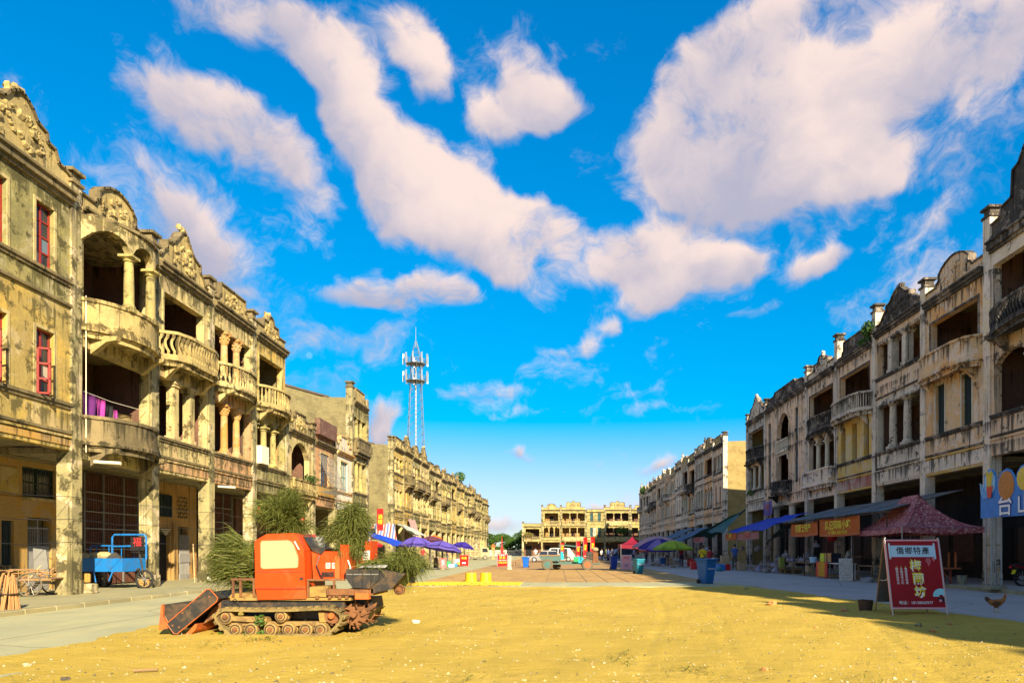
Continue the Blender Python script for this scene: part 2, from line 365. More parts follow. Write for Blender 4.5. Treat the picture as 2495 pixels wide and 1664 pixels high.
plaster('amber_plaster', (0.682,0.403,0.088), (0.660,0.504,0.198), .4, (0.055,0.039,0.020), (0.638,0.560,0.440), .5, ledges=(5.8, 6.75, 9.42, 10.4, 12.85))
plaster('grey_plaster', (0.707,0.594,0.446), (0.606,0.513,0.401), 0.90, (.022,.019,.017), (0.760,0.600,0.420), 0.70, ledges=(5.8, 6.75, 9.42, 10.4, 12.85))
plaster('black_mould', (.11,.09,.07), (.055,.048,.04), .9, (.014,.012,.011), (.36,.29,.22), .8, ledges=(5.8, 6.75, 9.42, 10.4, 12.85))
plaster('red_wash', (.42,.12,.07), (.56,.42,.34), .6, (.03,.02,.016), (.58,.5,.42), .8, ledges=(5.8, 6.75, 9.42, 10.4, 12.85))
plaster('white_column', (0.720,0.617,0.452), (0.596,0.523,0.385), .5, (0.044,0.035,0.025), (0.621,0.488,0.289), .4, ledges=(5.8, 6.75, 9.42, 10.4, 12.85))
plaster('white_tile', (.62,.57,.45), (.55,.51,.41), .25, (.2,.18,.12))
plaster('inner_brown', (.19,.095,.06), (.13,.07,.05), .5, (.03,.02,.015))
plaster('inner_shade', (.055,.035,.028), (.03,.022,.02), .4, (.012,.01,.01))  # darkness of the unlit right-hand shops put into the wall colour
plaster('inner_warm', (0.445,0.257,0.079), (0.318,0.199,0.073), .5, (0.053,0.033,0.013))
plaster('floor_slab', (.34,.29,.18), (.27,.24,.16), .6, (.06,.055,.035))
brickmat('grey_brick', (0.212,0.173,0.073), (0.149,0.126,0.054), (0.283,0.239,0.112), .26, .075, .75, 'side')
brickmat('ochre_brick', (.36,.25,.075), (.29,.21,.07), (.34,.26,.11), .26, .075, .6, 'side')
flat('roof_tile', (.10,.075,.055), .9, var=.4, scale=2)
flat('red_paint', (.27,.022,.014), .5, dirt=(.2,.05,.03), dirtamt=.6, scale=9)
flat('teal_paint', (.06,.20,.19), .5)
flat('green_iron', (.02,.045,.04), .55)
flat('rust_grille', (.10,.035,.02), .75, var=.5, dirt=(.17,.07,.035), dirtamt=.6)
flat('iron_frame', (.24,.23,.20), .5, metal=.4)
flat('dark_wood', (.075,.04,.024), .7, var=.4)
flat('grey_door', (.27,.26,.24), .65, var=.15, dirt=(.18,.15,.1), dirtamt=.5)
flat('dark_glass', (.02,.025,.035), .12, spec=.6)
flat('pale_pane', (.44,.38,.30), .7, var=.2)
flat('blue_glass', (.10,.17,.23), .15, spec=.7)
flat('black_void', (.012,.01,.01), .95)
flat('red_wood', (.22,.04,.025), .6)
flat('pvc', (.72,.66,.5), .4, var=.06)

# ---------------------------------------------------------------- house builder: u along the front, v into the house, z up
PED = {'curve': [(1,.35),(.78,.35),(.72,.52),(.6,.75),(.5,.78),(.5,1.05),(.36,1.1),(.24,1.32),(.14,1.5),(0,1.58)],
 'statue': [(1,.5),(.86,.6),(.74,.62),(.66,.95),(.5,1.0),(.48,1.25),(.3,1.35),(.2,1.6),(.12,1.72),(.05,1.8),(0,1.82)],
 'tri': [(1,.25),(.86,.3),(.76,.55),(.64,.72),(.64,1.0),(.5,1.04),(.34,1.2),(.2,1.5),(.1,1.75),(0,1.85)],
 'flat': [(1,.2),(.74,.2),(.7,.42),(.62,.5),(.62,1.0),(0,1.0)],
 'step': [(1,.5),(.66,.5),(.66,.8),(.4,.8),(.4,1.1),(0,1.1)],
 'seg': [(1,.45),(.62,.45),(.58,.6),(.5,.66),(.5,.95),(.4,1.15),(.25,1.3),(.1,1.38),(0,1.4)],
 'block': [(1,.5),(.5,.5),(.46,.9),(.2,.9),(.14,1.15),(.06,1.25),(0,1.25)],
 'panel': [(1,.42),(.9,.42),(.84,.7),(.55,.76),(.5,.98),(0,.98)],
 'tall': [(1,.7),(.82,.75),(.8,1.1),(.62,1.2),(.6,2.2),(.5,2.3),(.42,2.7),(.3,3.2),(.2,3.5),(.08,4.1),(0,4.2)],
 'crown': [(1,.55),(.62,.55),(.62,1.6),(.5,1.62),(.5,1.75),(.3,1.62),(.12,1.7),(.08,1.95),(0,2.05)],
 'plain': [(1,.55),(0,.55)]}
def arc_pts(a, b, zs, rise, n=9): return [(a + (b-a)*i/n, zs + rise * math.sin(math.pi * i / n) ** .7) for i in range(n+1)]
def wall(mb, u0, u1, z0, z1, ops, v0=0., v1=.3):
    u = u0
    for (a, b, c, d, rise) in ops:
        if a > u + 1e-4: mb.box(u, a, v0, v1, z0, z1)
        if c > z0 + 1e-4: mb.box(a, b, v0, v1, z0, c)
        if rise: mb.prism([(a, z1)] + arc_pts(a, b, d - rise, rise) + [(b, z1)], v0, v1)
        elif z1 > d + 1e-4: mb.box(a, b, v0, v1, d, z1)
        u = b
    if u1 > u + 1e-4: mb.box(u, u1, v0, v1, z0, z1)
    return mb
def bowplan(u0, u1, p, kind, n=12):
    if kind == 'trap': k = (u1-u0)*.24; return [(u0, 0), (u0+k*.35, -p*.75), (u0+k, -p), (u1-k, -p), (u1-k*.35, -p*.75), (u1, 0)]
    if kind == 'straight': return [(u0, 0), (u0+.01, -p), (u1-.01, -p), (u1, 0)]
    return [(u0 + (u1-u0)*i/n, -p * math.sin(math.pi * i / n) ** .62) for i in range(n+1)]
def along(pts, step):
    out = []; acc = step * .5
    for a, b in zip(pts[:-1], pts[1:]):
        a = Vector(a); b = Vector(b); L = (b-a).length
        while acc < L: q = a + (b-a) * acc / L; out.append((q.x, q.y)); acc += step
        acc -= L
    return out
BAL = {}
def baluster_mesh(h, mat, kind):
    key = (round(h, 2), mat, kind)
    if key not in BAL:
        mb = MB()
        if kind == 'slat': mb.box(-.022, .022, -.03, .03, 0, h)
        elif kind == 'scroll':      # flattened S-shaped baluster
            prof = [(-.03,0),(.05,.0),(.055,.16),(-.02,.34),(-.05,.5),(-.045,.66),(.035,.84),(.04,1),(-.05,1),(-.06,.86),(-.12,.68),(-.125,.48),(-.09,.3),(-.025,.14)]
            mb.prism([(a*1.1+.03, b*h) for a, b in prof], -.05, .05)
        else: mb.lathe((0,0,0), [(.05,0),(.05,.06*h),(.03,.12*h),(.062,.34*h),(.03,.62*h),(.045,.8*h),(.03,.88*h),(.05,.94*h),(.05,h)], 6)
        BAL[key] = mb.mesh('baluster', mat, kind == 'vase')
    return BAL[key]
def balcony(par, w0, w1, z0, zs, p, kind, fill, mat, lod, rs):
    pts = bowplan(w0, w1, p, kind, 8 if lod else 12)
    mb = MB(); mb.prism([(a, b) for a, b in pts], z0 - .16, z0 + .02, 'xy'); mb.rail(pts, .09, (z0 - .10, z0 + .05), 0.0); mb.rail(pts, .05, (z0 - .3, z0 - .16), -.1)
    mb.rail(pts, .2, (zs - .11, zs), -.12); mb.rail(pts, .16, (z0 + .03, z0 + .12), -.1)
    for f in (.14, .86):        # scrolled brackets below
        u = w0 + (w1-w0) * f
        mb.prism([(-.02, z0-.17), (-p*.95, z0-.17), (-p*.9, z0-.3), (-p*.55, z0-.36), (-p*.3, z0-.55), (-.02, z0-.75)], u-.11, u+.11, 'yz')
    b = None
    if fill == 'solid':
        mb.rail(pts, .1, (z0+.1, zs-.1), -.07); b = mb.build('balcony', mat, par)
        pn = MB()
        for a in along(pts, (w1-w0)/3.2): pn.box(a[0]-.38, a[0]+.38, a[1]-.055, a[1]+.02, z0+.22, zs-.2)
        if kind == 'straight' : pn.build('relief_panel', mat, b)
    else:
        st = {'vase': .2, 'slat': .14, 'scroll': .2}[fill]; h = zs - .11 - (z0 + .12)
        if lod:
            for a in along(pts, st * 1.3): mb.box(a[0]-.035, a[0]+.035, a[1]-.035, a[1]+.035, z0+.12, zs-.11)
            b = mb.build('balcony', mat, par)
        else:
            b = mb.build('balcony', mat, par); me = baluster_mesh(h, mat, fill)
            for a, nx in zip(along(pts, st), along(pts, st)[1:] + [along(pts, st)[-1]]):
                put('baluster', me, b, (a[0], a[1], z0 + .12), math.atan2(nx[1]-a[1], nx[0]-a[0]) if nx != a else 0)
    return b
def column(par, u, v, z0, z1, kind, mat, lod, r=.15, capmat=None):
    mb = MB(); H = z1 - z0; n = 8 if lod else 14
    if kind == 'square':
        mb.box(u-r, u+r, v-r, v+r, z0+.16, z1-.2); mb.box(u-r-.05, u+r+.05, v-r-.05, v+r+.05, z0, z0+.16)
    elif kind == 'fat':
        mb.lathe((u,v,0), [(r*1.4,z0),(r*1.4,z0+.35),(r*1.05,z0+.4),(r*1.05,z0+H*.5),(r*.95,z1-.25)], n)
    else:
        mb.box(u-r*1.35, u+r*1.35, v-r*1.35, v+r*1.35, z0, z0+.14)
        mb.lathe((u,v,0), [(r*1.3,z0+.14),(r*1.3,z0+.2),(r*1.08,z0+.26),(r*1.0,z0+.3),(r*.98,z0+H*.45),(r*.85,z1-.22)], n)
    c = mb.build('column', mat, par, False)
    cp = MB()
    if kind == 'corinth':
        h = min(.55, H*.2)
        cp.lathe((u,v,0), [(r*.9,z1-h-.06),(r*1.15,z1-h),(r*.95,z1-h+.04),(r*1.5,z1-.12)], n)
        if not lod:
            for k in range(3):
                for i in range(8):
                    a = 2*math.pi*(i + .5*(k % 2))/8; rr = r*(1.05 + .2*k); zz = z1 - h + .1 + k*h*.26
                    cp.blob((u+rr*math.cos(a), v+rr*math.sin(a), zz), .045, .045, .075, None, 0, 5, 4)
        cp.box(u-r*1.6, u+r*1.6, v-r*1.6, v+r*1.6, z1-.12, z1)
    elif kind == 'square':
        cp.box(u-r-.06, u+r+.06, v-r-.06, v+r+.06, z1-.2, z1-.1); cp.box(u-r-.1, u+r+.1, v-r-.1, v+r+.1, z1-.1, z1)
    else:
        cp.lathe((u,v,0), [(r*.87,z1-.22),(r*1.15,z1-.19),(r*1.0,z1-.15),(r*1.45,z1-.08)], n); cp.box(u-r*1.5, u+r*1.5, v-r*1.5, v+r*1.5, z1-.08, z1)
    cp.build('capital', capmat or mat, c)
    return c
def window(par, a, b, z0, z1, v, kind, rs, lod=0):
    """kind: red casement with panes / bars / green / plain"""
    fm = {'red': 'red_paint', 'bars': 'green_iron', 'teal': 'teal_paint', 'lattice': 'blue_glass', 'plain': 'dark_wood', 'pale': 'pale_pane'}[kind]
    nx, nz = {'red': (2, 4), 'bars': (2, 2), 'teal': (3, 2), 'lattice': (2, 5), 'plain': (2, 2), 'pale': (3, 1)}[kind]
    t_ = .05; fr = MB()
    if kind == 'lattice': fm = 'green_iron'
    for (x0, x1) in ((a, a+t_), (b-t_, b)): fr.box(x0, x1, v-.04, v+.04, z0, z1)
    fr.box(a+t_, b-t_, v-.042, v+.042, z1-t_, z1); fr.box(a+t_, b-t_, v-.042, v+.042, z0, z0+t_)
    for i in range(1, nx): x = a + (b-a)*i/nx; fr.box(x-.03, x+.03, v-.037, v+.037, z0+t_, z1-t_)
    for j in range(1, nz): z = z0 + (z1-z0)*j/nz; fr.box(a+t_, b-t_, v-.034, v+.034, z-.025, z+.025)
    if kind == 'bars' and not lod:
        for i in range(7): x = a + t_ + (b-a-2*t_)*(i+.5)/7; fr.tube((x, v-.055, z0), (x, v-.055, z1), .012, n=4)
    f = fr.build('window', fm, par)
    if lod:
        MB().box(a+.02, b-.02, v, v+.02, z0+.02, z1-.02).build('pane', 'dark_glass', f); return f
    for i in range(nx):
        for j in range(nz):
            g = {'red': rs.choice(['dark_glass', 'pale_pane', 'dark_glass', 'blue_glass']), 'lattice': rs.choice(['blue_glass', 'blue_glass', 'dark_glass']), 'pale': 'pale_pane', 'teal': 'pale_pane'}.get(kind, 'dark_glass')
            MB().box(a+(b-a)*i/nx+.031, a+(b-a)*(i+1)/nx-.031, v-.006, v+.006, z0+(z1-z0)*j/nz+.026, z0+(z1-z0)*(j+1)/nz-.026).build('pane', g, f)
    return f
HL = dict(b0=4.45, b1=5.0, s1=5.85, t1=8.15, f2=8.85, s2=9.85, t2=11.45, c0=12.15, c1=12.5, cap=13.3)
HR = dict(b0=5.0, b1=5.85, s1=6.85, t1=9.0, f2=9.45, s2=10.45, t2=12.1, c0=12.85, c1=13.2, cap=14.4)
ROW = {'L': (R(90), lambda y, w_: (LX, y, 0)), 'R': (R(-90), lambda y, w_: (RX, y + w_, 0)), 'E': (0., lambda y, w_: (y, 160., 0))}
def house(row, y0, w, label, wall_m='yellow_plaster', trim='weathered_stone', pier='grey_pier', f1='cols', f2='rect', b1=None, b2=None, ped='curve', shop='dark', H=None, lod=0, seed=1,
          colm='cream_plaster', col='round', storeys=3, side=None, endpier=False, relief=True, band=None, win='plain', orn='carved_stone', wall2=None, urn=False, proj=.75, beam_m=None, f1n=2, f2n=2, col2=None, group=None, inner='inner_brown', name='shophouse', mirror=False, deep=11., colr=.16, rise=1.3):
    H = dict(H or (HR if row == 'R' else HL)); rs = random.Random(seed)
    if row in 'RE': rise = -.5
    if storeys == 2: H.update(f2=H['t1']+.35, c0=H['t1']+.35, c1=H['t1']+.65, cap=H['t1']+1.6)
    h = thing(name, label, 'building', ROW[row][1](y0, w), ROW[row][0], group)
    ua, ub = .46, w; wall2 = wall2 or wall_m
    ztop = H['c1']
    # pier and its cap
    MB().box(0, .46, -.06, .42, 0, H['cap']-.35).build('pier', pier, h)
    MB().box(-.05, .51, -.12, .47, H['cap']-.35, H['cap']-.25).box(.03, .43, -.03, .39, H['cap']-.25, H['cap']).box(-.07, .53, -.14, .49, H['cap'], H['cap']+.1).build('pier_cap', trim, h)
    if endpier:
        MB().box(w, w+.46, -.06, .42, 0, H['cap']-.35).build('pier', pier, h)
        MB().box(w-.05, w+.51, -.12, .47, H['cap']-.35, H['cap']-.25).box(w+.03, w+.43, -.03, .39, H['cap']-.25, H['cap']).box(w-.07, w+.53, -.14, .49, H['cap'], H['cap']+.1).build('pier_cap', trim, h)
    if not lod or side: 
        MB().box(-.03, .49, -.09, .45, 0, .55).build('pier_base', pier, h)
    # body behind, with pitched roof
    bz = ztop - .15; V = 2.2
    bd = MB().prism([(3.06, 0), (3.06, H['b0']+.1), (V, H['b0']+.1), (V, bz+.3), (deep*.62, bz+.3+rise), (deep, bz+.5+min(rise,0)), (deep, 0)], .1, w - .03, 'yz')
    bd.build('rear_wall', side or 'grey_brick', h)
    MB().prism([(V-.5, bz+.24), (deep*.62, bz+.36+rise), (deep+.2, bz+.5+min(rise,0)), (deep+.2, bz+.62+min(rise,0)), (deep*.62, bz+.5+rise), (V-.5, bz+.38)], .02, w-.01, 'yz').build('roof', 'roof_tile', h)
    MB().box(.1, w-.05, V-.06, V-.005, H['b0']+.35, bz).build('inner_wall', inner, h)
    pw = MB(); prof = [(.42, 0), (.42, bz+.25), (V, bz+.3), (deep*.62, bz+.3+rise), (deep, bz+.5+min(rise,0)), (deep, 0)]
    if side and not endpier: pw.prism(prof, .02, .34, 'yz')
    else: pw.box(.11, .35, .3, V-.06, H['b0']+.4, bz+.28)
    if endpier: pw.prism(prof, w+.1, w+.4, 'yz')
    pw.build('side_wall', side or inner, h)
    MB().box(.36, w+.1, .3, 3.05, H['b0']+.14, H['b0']+.34).build('arcade_ceiling', 'floor_slab', h); MB().box(.36, w+.1, .3, V-.07, H['f2']-.22, H['f2']-.02).build('floor_slab', 'floor_slab', h); MB().box(.36, w+.1, .3, V-.07, bz-.2, bz).build('ceiling_slab', 'floor_slab', h)
    # front beam over the arcade
    MB().box(ua, ub, .0, .34, H['b0'], H['b1']).box(ua, ub, -.07, .0, H['b1']-.09, H['b1']-.02).build('arcade_beam', beam_m or wall_m, h)
    MB().box(ua, ub, -.03, 0., H['b0']+.12, H['b1']-.14).build('beam_panel', band or wall_m, h) if band else None
    # ---- ground floor shop front, 3 m back
    z9 = H['b0'] + .1
    if shop == 'bars':
        g = MB()
        for i in range(int((w-.9)/.1)): x = .55 + i*.1; g.box(x, x+.055, 2.86, 2.92, .15, z9-.15)
        g2 = g.build('shop_grille', 'rust_grille', h)
        fr = MB()
        for x in (.5, w*.38, w*.68, w-.35): fr.box(x, x+.05, 2.8, 2.86, .1, z9-.1)
        for z in (.75, 1.5, 2.3, 2.95, 3.7): fr.box(.55, w-.35, 2.79, 2.85, z, z+.045)
        fr.build('grille_frame', 'iron_frame', g2)
        MB().box(.46, w, 2.94, 3.05, 0.1, z9).build('shop_wall', 'dark_wood', h)
    elif shop == 'doors':
        m_ = MB(); c = (ua+ub)/2
        wall(m_, .36, w, 0, 2.95, [(.7, 1.2, 1.0, 2.45, 0), (c-.55, c+.55, .1, 2.6, 0), (w-.95, w-.3, 1.0, 2.45, 0)], 2.7, 3.0); m_.box(.36, w, 2.66, 3., 2.95, 3.25)
        wall(m_, .36, w, 3.25, z9, [(c-.75, c+.75, 3.3, 4.3, 0)], 2.72, 3.0)
        sw = m_.build('shop_wall', 'ochre_wall', h)
        d = MB().box(c-.53, c-.01, 2.78, 2.83, .1, 1.6).box(c+.01, c+.53, 2.78, 2.83, .1, 1.6)
        for i in range(11): x = c-.5+i*.1; d.box(x-.008, x+.008, 2.79, 2.82, 1.6, 2.25)
        for z in (1.58, 2.22, 2.52): d.box(c-.53, c+.53, 2.775, 2.835, z, z+.05)
        d.box(c-.02, c+.02, 2.77, 2.8, .1, 2.55); dd = d.build('door', 'grey_door', h)
        MB().tube((c-.08, 2.74, 1.15), (c-.08, 2.74, 1.3), .012).build('handle', 'iron_frame', dd)
        for (a, b, e, f) in ((.7, 1.2, 1.0, 2.45), (w-.95, w-.3, 1.0, 2.45), (c-.75, c+.75, 3.3, 4.3)):
            window(h, a, b, e, f, 2.85, 'bars', rs); MB().box(a-.08, b+.08, 2.6, 2.7, e-.12, e-.03).build('sill', 'cream_plaster', h)
        for s_ in (-1, 1): MB().box(c+s_*1.4-.45, c+s_*1.4+.45, 2.68, 2.72, 3.35, 4.2).build('plaster_panel', 'yellow_plaster', h)
    elif shop == 'house':
        m_ = MB(); wall(m_, .36, w, 0, z9, [(1.0, 1.9, 0, 2.5, 0), (2.5, 3.4, 0, 2.6, 0)], 2.72, 3.0); sw = m_.build('shop_wall', 'inner_warm', h)
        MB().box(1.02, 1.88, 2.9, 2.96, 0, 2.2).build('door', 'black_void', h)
        g = MB(); 
        for i in range(9): g.box(2.52+i*.1, 2.55+i*.1, 2.62, 2.65, .1, 2.2)
        g.box(2.5, 3.4, 2.6, 2.66, .9, 1.3).box(2.5, 3.4, 2.6, 2.66, .1, .35).build('gate', 'grey_door', h)
        lt = MB()
        for i in range(5):
            for j in range(6): lt.cbox((2.55+i*.18, 2.7, 3.05+j*.18), (.13, .06, .05), Matrix.Rotation(R(45 if (i+j) % 2 else -45), 3, 'Y'))
        lt.build('lattice_vent', 'weathered_stone', h); window(h, 1.0, 1.9, 3.0, 4.0, 2.66, 'bars', rs)
        tr = MB()
        for k in range(4): tr.box(1.05+k*.1, 1.85-k*.1, 2.66, 2.69, 2.42-k*.08, 2.45-k*.08)
        tr.build('transom_grille', 'pvc', h)
        MB().box(2.0, 2.35, 2.6, 2.72, 0.0, 2.7).build('door_jamb', 'inner_warm', h)
    elif shop == 'dark':
        MB().box(.36, w, 2.9, 3.05, 0.0, z9).build('shop_wall', 'inner_shade' if row == 'R' else 'inner_brown', h)
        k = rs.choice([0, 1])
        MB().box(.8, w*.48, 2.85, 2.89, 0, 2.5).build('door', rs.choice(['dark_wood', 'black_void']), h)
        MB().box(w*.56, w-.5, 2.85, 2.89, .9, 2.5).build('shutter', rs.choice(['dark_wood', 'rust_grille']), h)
    # ---- upper floors
    def storey(z0, zs, zt, z1, style, bal, n, wm, ck, cm):
        a, b = ua + .10, ub - .10; lo = z0 + .02 if bal else zs
        m_ = MB(); ops = []
        if style == 'win2':
            q = (ub-ua); ops = [(ua+q*.27-.36, ua+q*.27+.36, zs, zt, 0), (ua+q*.73-.36, ua+q*.73+.36, zs, zt, 0)]
        elif style == 'win1': c = (ua+ub)/2; ops = [(c-.8, c+.8, zs, zt, 0)]
        elif style == 'slits': 
            q = (ub-ua)/3; ops = [(ua+q*(i+.5)-.32, ua+q*(i+.5)+.32, zs, zt, 0) for i in range(3)]
        elif style == 'rect': ops = [(ua+.4, ub-.4, lo, zt, 0)]
        elif style == 'arch1': ops = [(ua+.45, ub-.45, lo, zt+.1, .85)]
        elif style == 'arch3':
            q = (b-a)/(n+1); ops = [(a+q*i+.09, a+q*(i+1)-.09, lo, zt+.15, .42) for i in range(n+1)]
            m_.box(ua, a+.09, 0, .3, z0, z1); 
        elif style == 'cols': ops = [(a, b, lo, zt, 0)]
        if style == 'bowarch':
            m_.box(ua, ua+.14, 0, .3, z0, z1).box(ub-.14, ub, 0, .3, z0, z1)
            q = 8; N = q * (n + 1); pl = bowplan(ua+.04, ub-.04, proj - .12, 'bow', N); vs = []; fs = []
            for i, p_ in enumerate(pl):
                a_ = Vector(pl[max(i-1, 0)]); b_ = Vector(pl[min(i+1, N)]); d_ = (b_ - a_).normalized(); nr = Vector((d_.y, -d_.x)); p_ = Vector(p_)
                zl = zt - .25 + .5 * max(0, math.sin(math.pi * ((i % q) / q))) ** .6
                for oo, zz in ((-.13, zl), (.13, zl), (.13, z1), (-.13, z1)): e_ = p_ + nr * oo; vs.append((e_.x, e_.y, zz))
            for i in range(N):
                for j in range(4): fs.append((i*4+j, i*4+(j+1) % 4, i*4+4+(j+1) % 4, i*4+4+j))
            m_.add(vs, fs); m_.prism(pl, z1 - .12, z1 - .01, 'xy')
            for i in range(1, n+1): column(h, pl[i*q][0], pl[i*q][1], z0 + (zs-z0)*.9, zt - .25, ck, cm, lod, colr)
            ex = bowplan(ua+.02, ub-.02, proj + .1, 'bow', N); MB().prism(ex, z1, z1 + .1, 'xy').build('curved_cornice', trim, h)
        elif style == 'arch3':
            top = MB(); wall(top, a, b, zt-.28, z1, [(o[0], o[1], zt-.28, o[3], o[4]) for o in ops], .02, .28); m_.add(top.v, top.f)
            m_.box(b, ub, 0, .3, z0, z1)
            if lo > z0 + .05: m_.box(a+.09, b, 0, .3, z0, lo)
        elif style == 'none': return
        else: wall(m_, ua, ub, z0, z1, ops)
        wl = m_.build('facade_wall', wm, h)
        if style in ('cols', 'arch3'):
            for i in range(1, n+1): column(h, a+(b-a)*i/(n+1), .15, lo, zt if style == 'cols' else zt-.28, ck, cm, lod, colr)
        if style in ('rect',) and not lod:       # moulded surround
            o = ops[0]; t_ = .1
            MB().box(o[0]-t_, o[0], -.03, 0, o[2], o[3]+t_).box(o[1], o[1]+t_, -.03, 0, o[2], o[3]+t_).box(o[0], o[1], -.03, 0, o[3], o[3]+t_).build('surround', trim if row == 'R' else colm, h)
        if style == 'slits' and not lod:
            for o in ops: MB().box(o[0], o[1], .24, .27, zs, zt).build('shutter', 'dark_wood', h)
        if style in ('win2', 'win1'):
            for o in ops:
                window(h, o[0], o[1], o[2], o[3], .16, win, rs, lod)
                if not lod:
                    MB().box(o[0]-.09, o[0], -.025, 0, zs-.05, zt+.09).box(o[1], o[1]+.09, -.025, 0, zs-.05, zt+.09).box(o[0], o[1], -.025, 0, zt, zt+.09).build('surround', colm, h)
                    if win == 'red' and zs < 7:
                        sh = MB(); L = .34
                        for (x, sgn) in ((o[0], 1),):
                            an = R(70) * sgn; d = Vector((math.cos(an), -math.sin(abs(an)), 0)) * (1 if sgn > 0 else 1)
                            for (p0, p1) in ((0, .05), (.29, .34)):
                                A = Vector((x, -.03, 0)) + Vector((sgn*.34, -.94, 0)) * p0; B = Vector((x, -.03, 0)) + Vector((sgn*.34, -.94, 0)) * p1
                                sh.add([(A.x,A.y,zs),(B.x,B.y,zs),(B.x,B.y,zs+1.35),(A.x,A.y,zs+1.35),(A.x+.03,A.y,zs),(B.x+.03,B.y,zs),(B.x+.03,B.y,zs+1.35),(A.x+.03,A.y,zs+1.35)], [(0,1,2,3),(7,6,5,4),(0,4,5,1),(1,5,6,2),(2,6,7,3),(3,7,4,0)])
                            for zz in (0, .42, .86, 1.3):
                                A = Vector((x, -.03, 0)); B = A + Vector((sgn*.34, -.94, 0))*.34
                                sh.add([(A.x,A.y,zs+zz),(B.x,B.y,zs+zz),(B.x,B.y,zs+zz+.05),(A.x,A.y,zs+zz+.05),(A.x+.03,A.y,zs+zz),(B.x+.03,B.y,zs+zz),(B.x+.03,B.y,zs+zz+.05),(A.x+.03,A.y,zs+zz+.05)], [(0,1,2,3),(7,6,5,4),(0,4,5,1),(1,5,6,2),(2,6,7,3),(3,7,4,0)])
                        sh.build('casement_leaf', 'red_paint', h)
        if not bal:       # sill and string courses
            MB().box(ua, ub, -.1, -.005, zs-.1, zs-.01).box(ua, ub, -.05, -.004, zs-.2, zs-.1).build('sill', trim, h)
            MB().box(ua, ub, -.08, -.005, z0+.03, z0+.11).build('string_course', trim, h)
        else:
            balcony(h, ua+.04, ub-.04, z0, zs, proj if style != 'none' else proj, bal[0], bal[1], bal[2] if len(bal) > 2 else trim, lod, rs)
        if style not in ('win2', 'win1', 'slits'):     # doors and windows on the wall behind the loggia
            c = (ua+ub)/2
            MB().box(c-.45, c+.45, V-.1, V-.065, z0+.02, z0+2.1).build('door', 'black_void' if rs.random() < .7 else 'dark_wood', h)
            if not lod and style != 'rect': [MB().box(x_, x_+.55, V-.1, V-.065, z0+.9, z0+2.0).build('shutter', 'dark_wood', h) for x_ in (ua+.3, ub-.85)]
    storey(H['b1'], H['s1'], H['t1'], H['f2'] if storeys == 3 else H['c0'], f1, b1, f1n, wall_m, col, colm)
    if storeys == 3: storey(H['f2'], H['s2'], H['t2'], H['c0'], f2, b2, f2n, wall2, col2 or col, colm)
    # ---- cornice, parapet and pediment
    MB().box(ua-.03, ub+.03, -.1, .3, H['c0'], H['c0']+.12).box(ua-.03, ub+.03, -.2, .3, H['c0']+.12, H['c1']-.08).box(ua-.03, ub+.03, -.28, .3, H['c1']-.08, H['c1']).build('cornice', trim, h)
    half = PED[ped]; c = (ua+ub)/2; hw = (ub-ua)/2
    left = [(c - hw*a, H['c1'] + b) for a, b in half]; right = [(c + hw*a, H['c1'] + b) for a, b in reversed(half[:-1])]
    top = left + right
    pm = MB().prism([(ua, H['c1'])] + top + [(ub, H['c1'])], .02, .26).build('parapet', wall2 if ped in ('plain', 'step') else orn, h)
    MB().ribbon(top, .03, .07, -.05, .32).build('coping', trim, pm)
    if relief:
        rl = MB(); zmax = max(z for _, z in top); n = 26 if not lod else 5
        for i in range(n):
            dx = rs.uniform(-.42, .42)*hw; zt_ = rs.uniform(.2, .85)
            zz = H['c1'] + zt_ * (zmax - H['c1']) * (1 - abs(dx)/hw*.9)
            s_ = rs.uniform(.07, .15) * (1 if not lod else 1.6)
            rl.blob((c+dx, .01, zz), s_*1.2, .07, s_, rs, .35, 6, 4)
        if ped in ('statue', 'curve', 'tri', 'tall', 'block', 'crown'):
            for i in range(12 if not lod else 3): rl.blob((c+rs.uniform(-.32,.32), .14+rs.uniform(-.08,.08), zmax+rs.uniform(-.25,.22)), rs.uniform(.08,.17), .12, rs.uniform(.09,.17), rs, .3, 6, 4)
        rl.build('relief_ornament', orn, pm)
    if not lod and ped != 'plain':
        MB().box(c-hw*.46, c-hw*.42, -.01, .02, H['c1']+.1, H['c1']+.75).box(c+hw*.42, c+hw*.46, -.01, .02, H['c1']+.1, H['c1']+.75).box(c-hw*.42, c+hw*.42, -.01, .02, H['c1']+.08, H['c1']+.13).build('panel_moulding', trim, pm)
    if urn:
        MB().lathe((.23, .18, H['cap']+.1), [(.08,0),(.06,.08),(.16,.2),(.2,.38),(.14,.5),(.06,.56),(.1,.64),(.03,.82)], 8 if lod else 12).build('urn', trim, h, True)
    return h, H

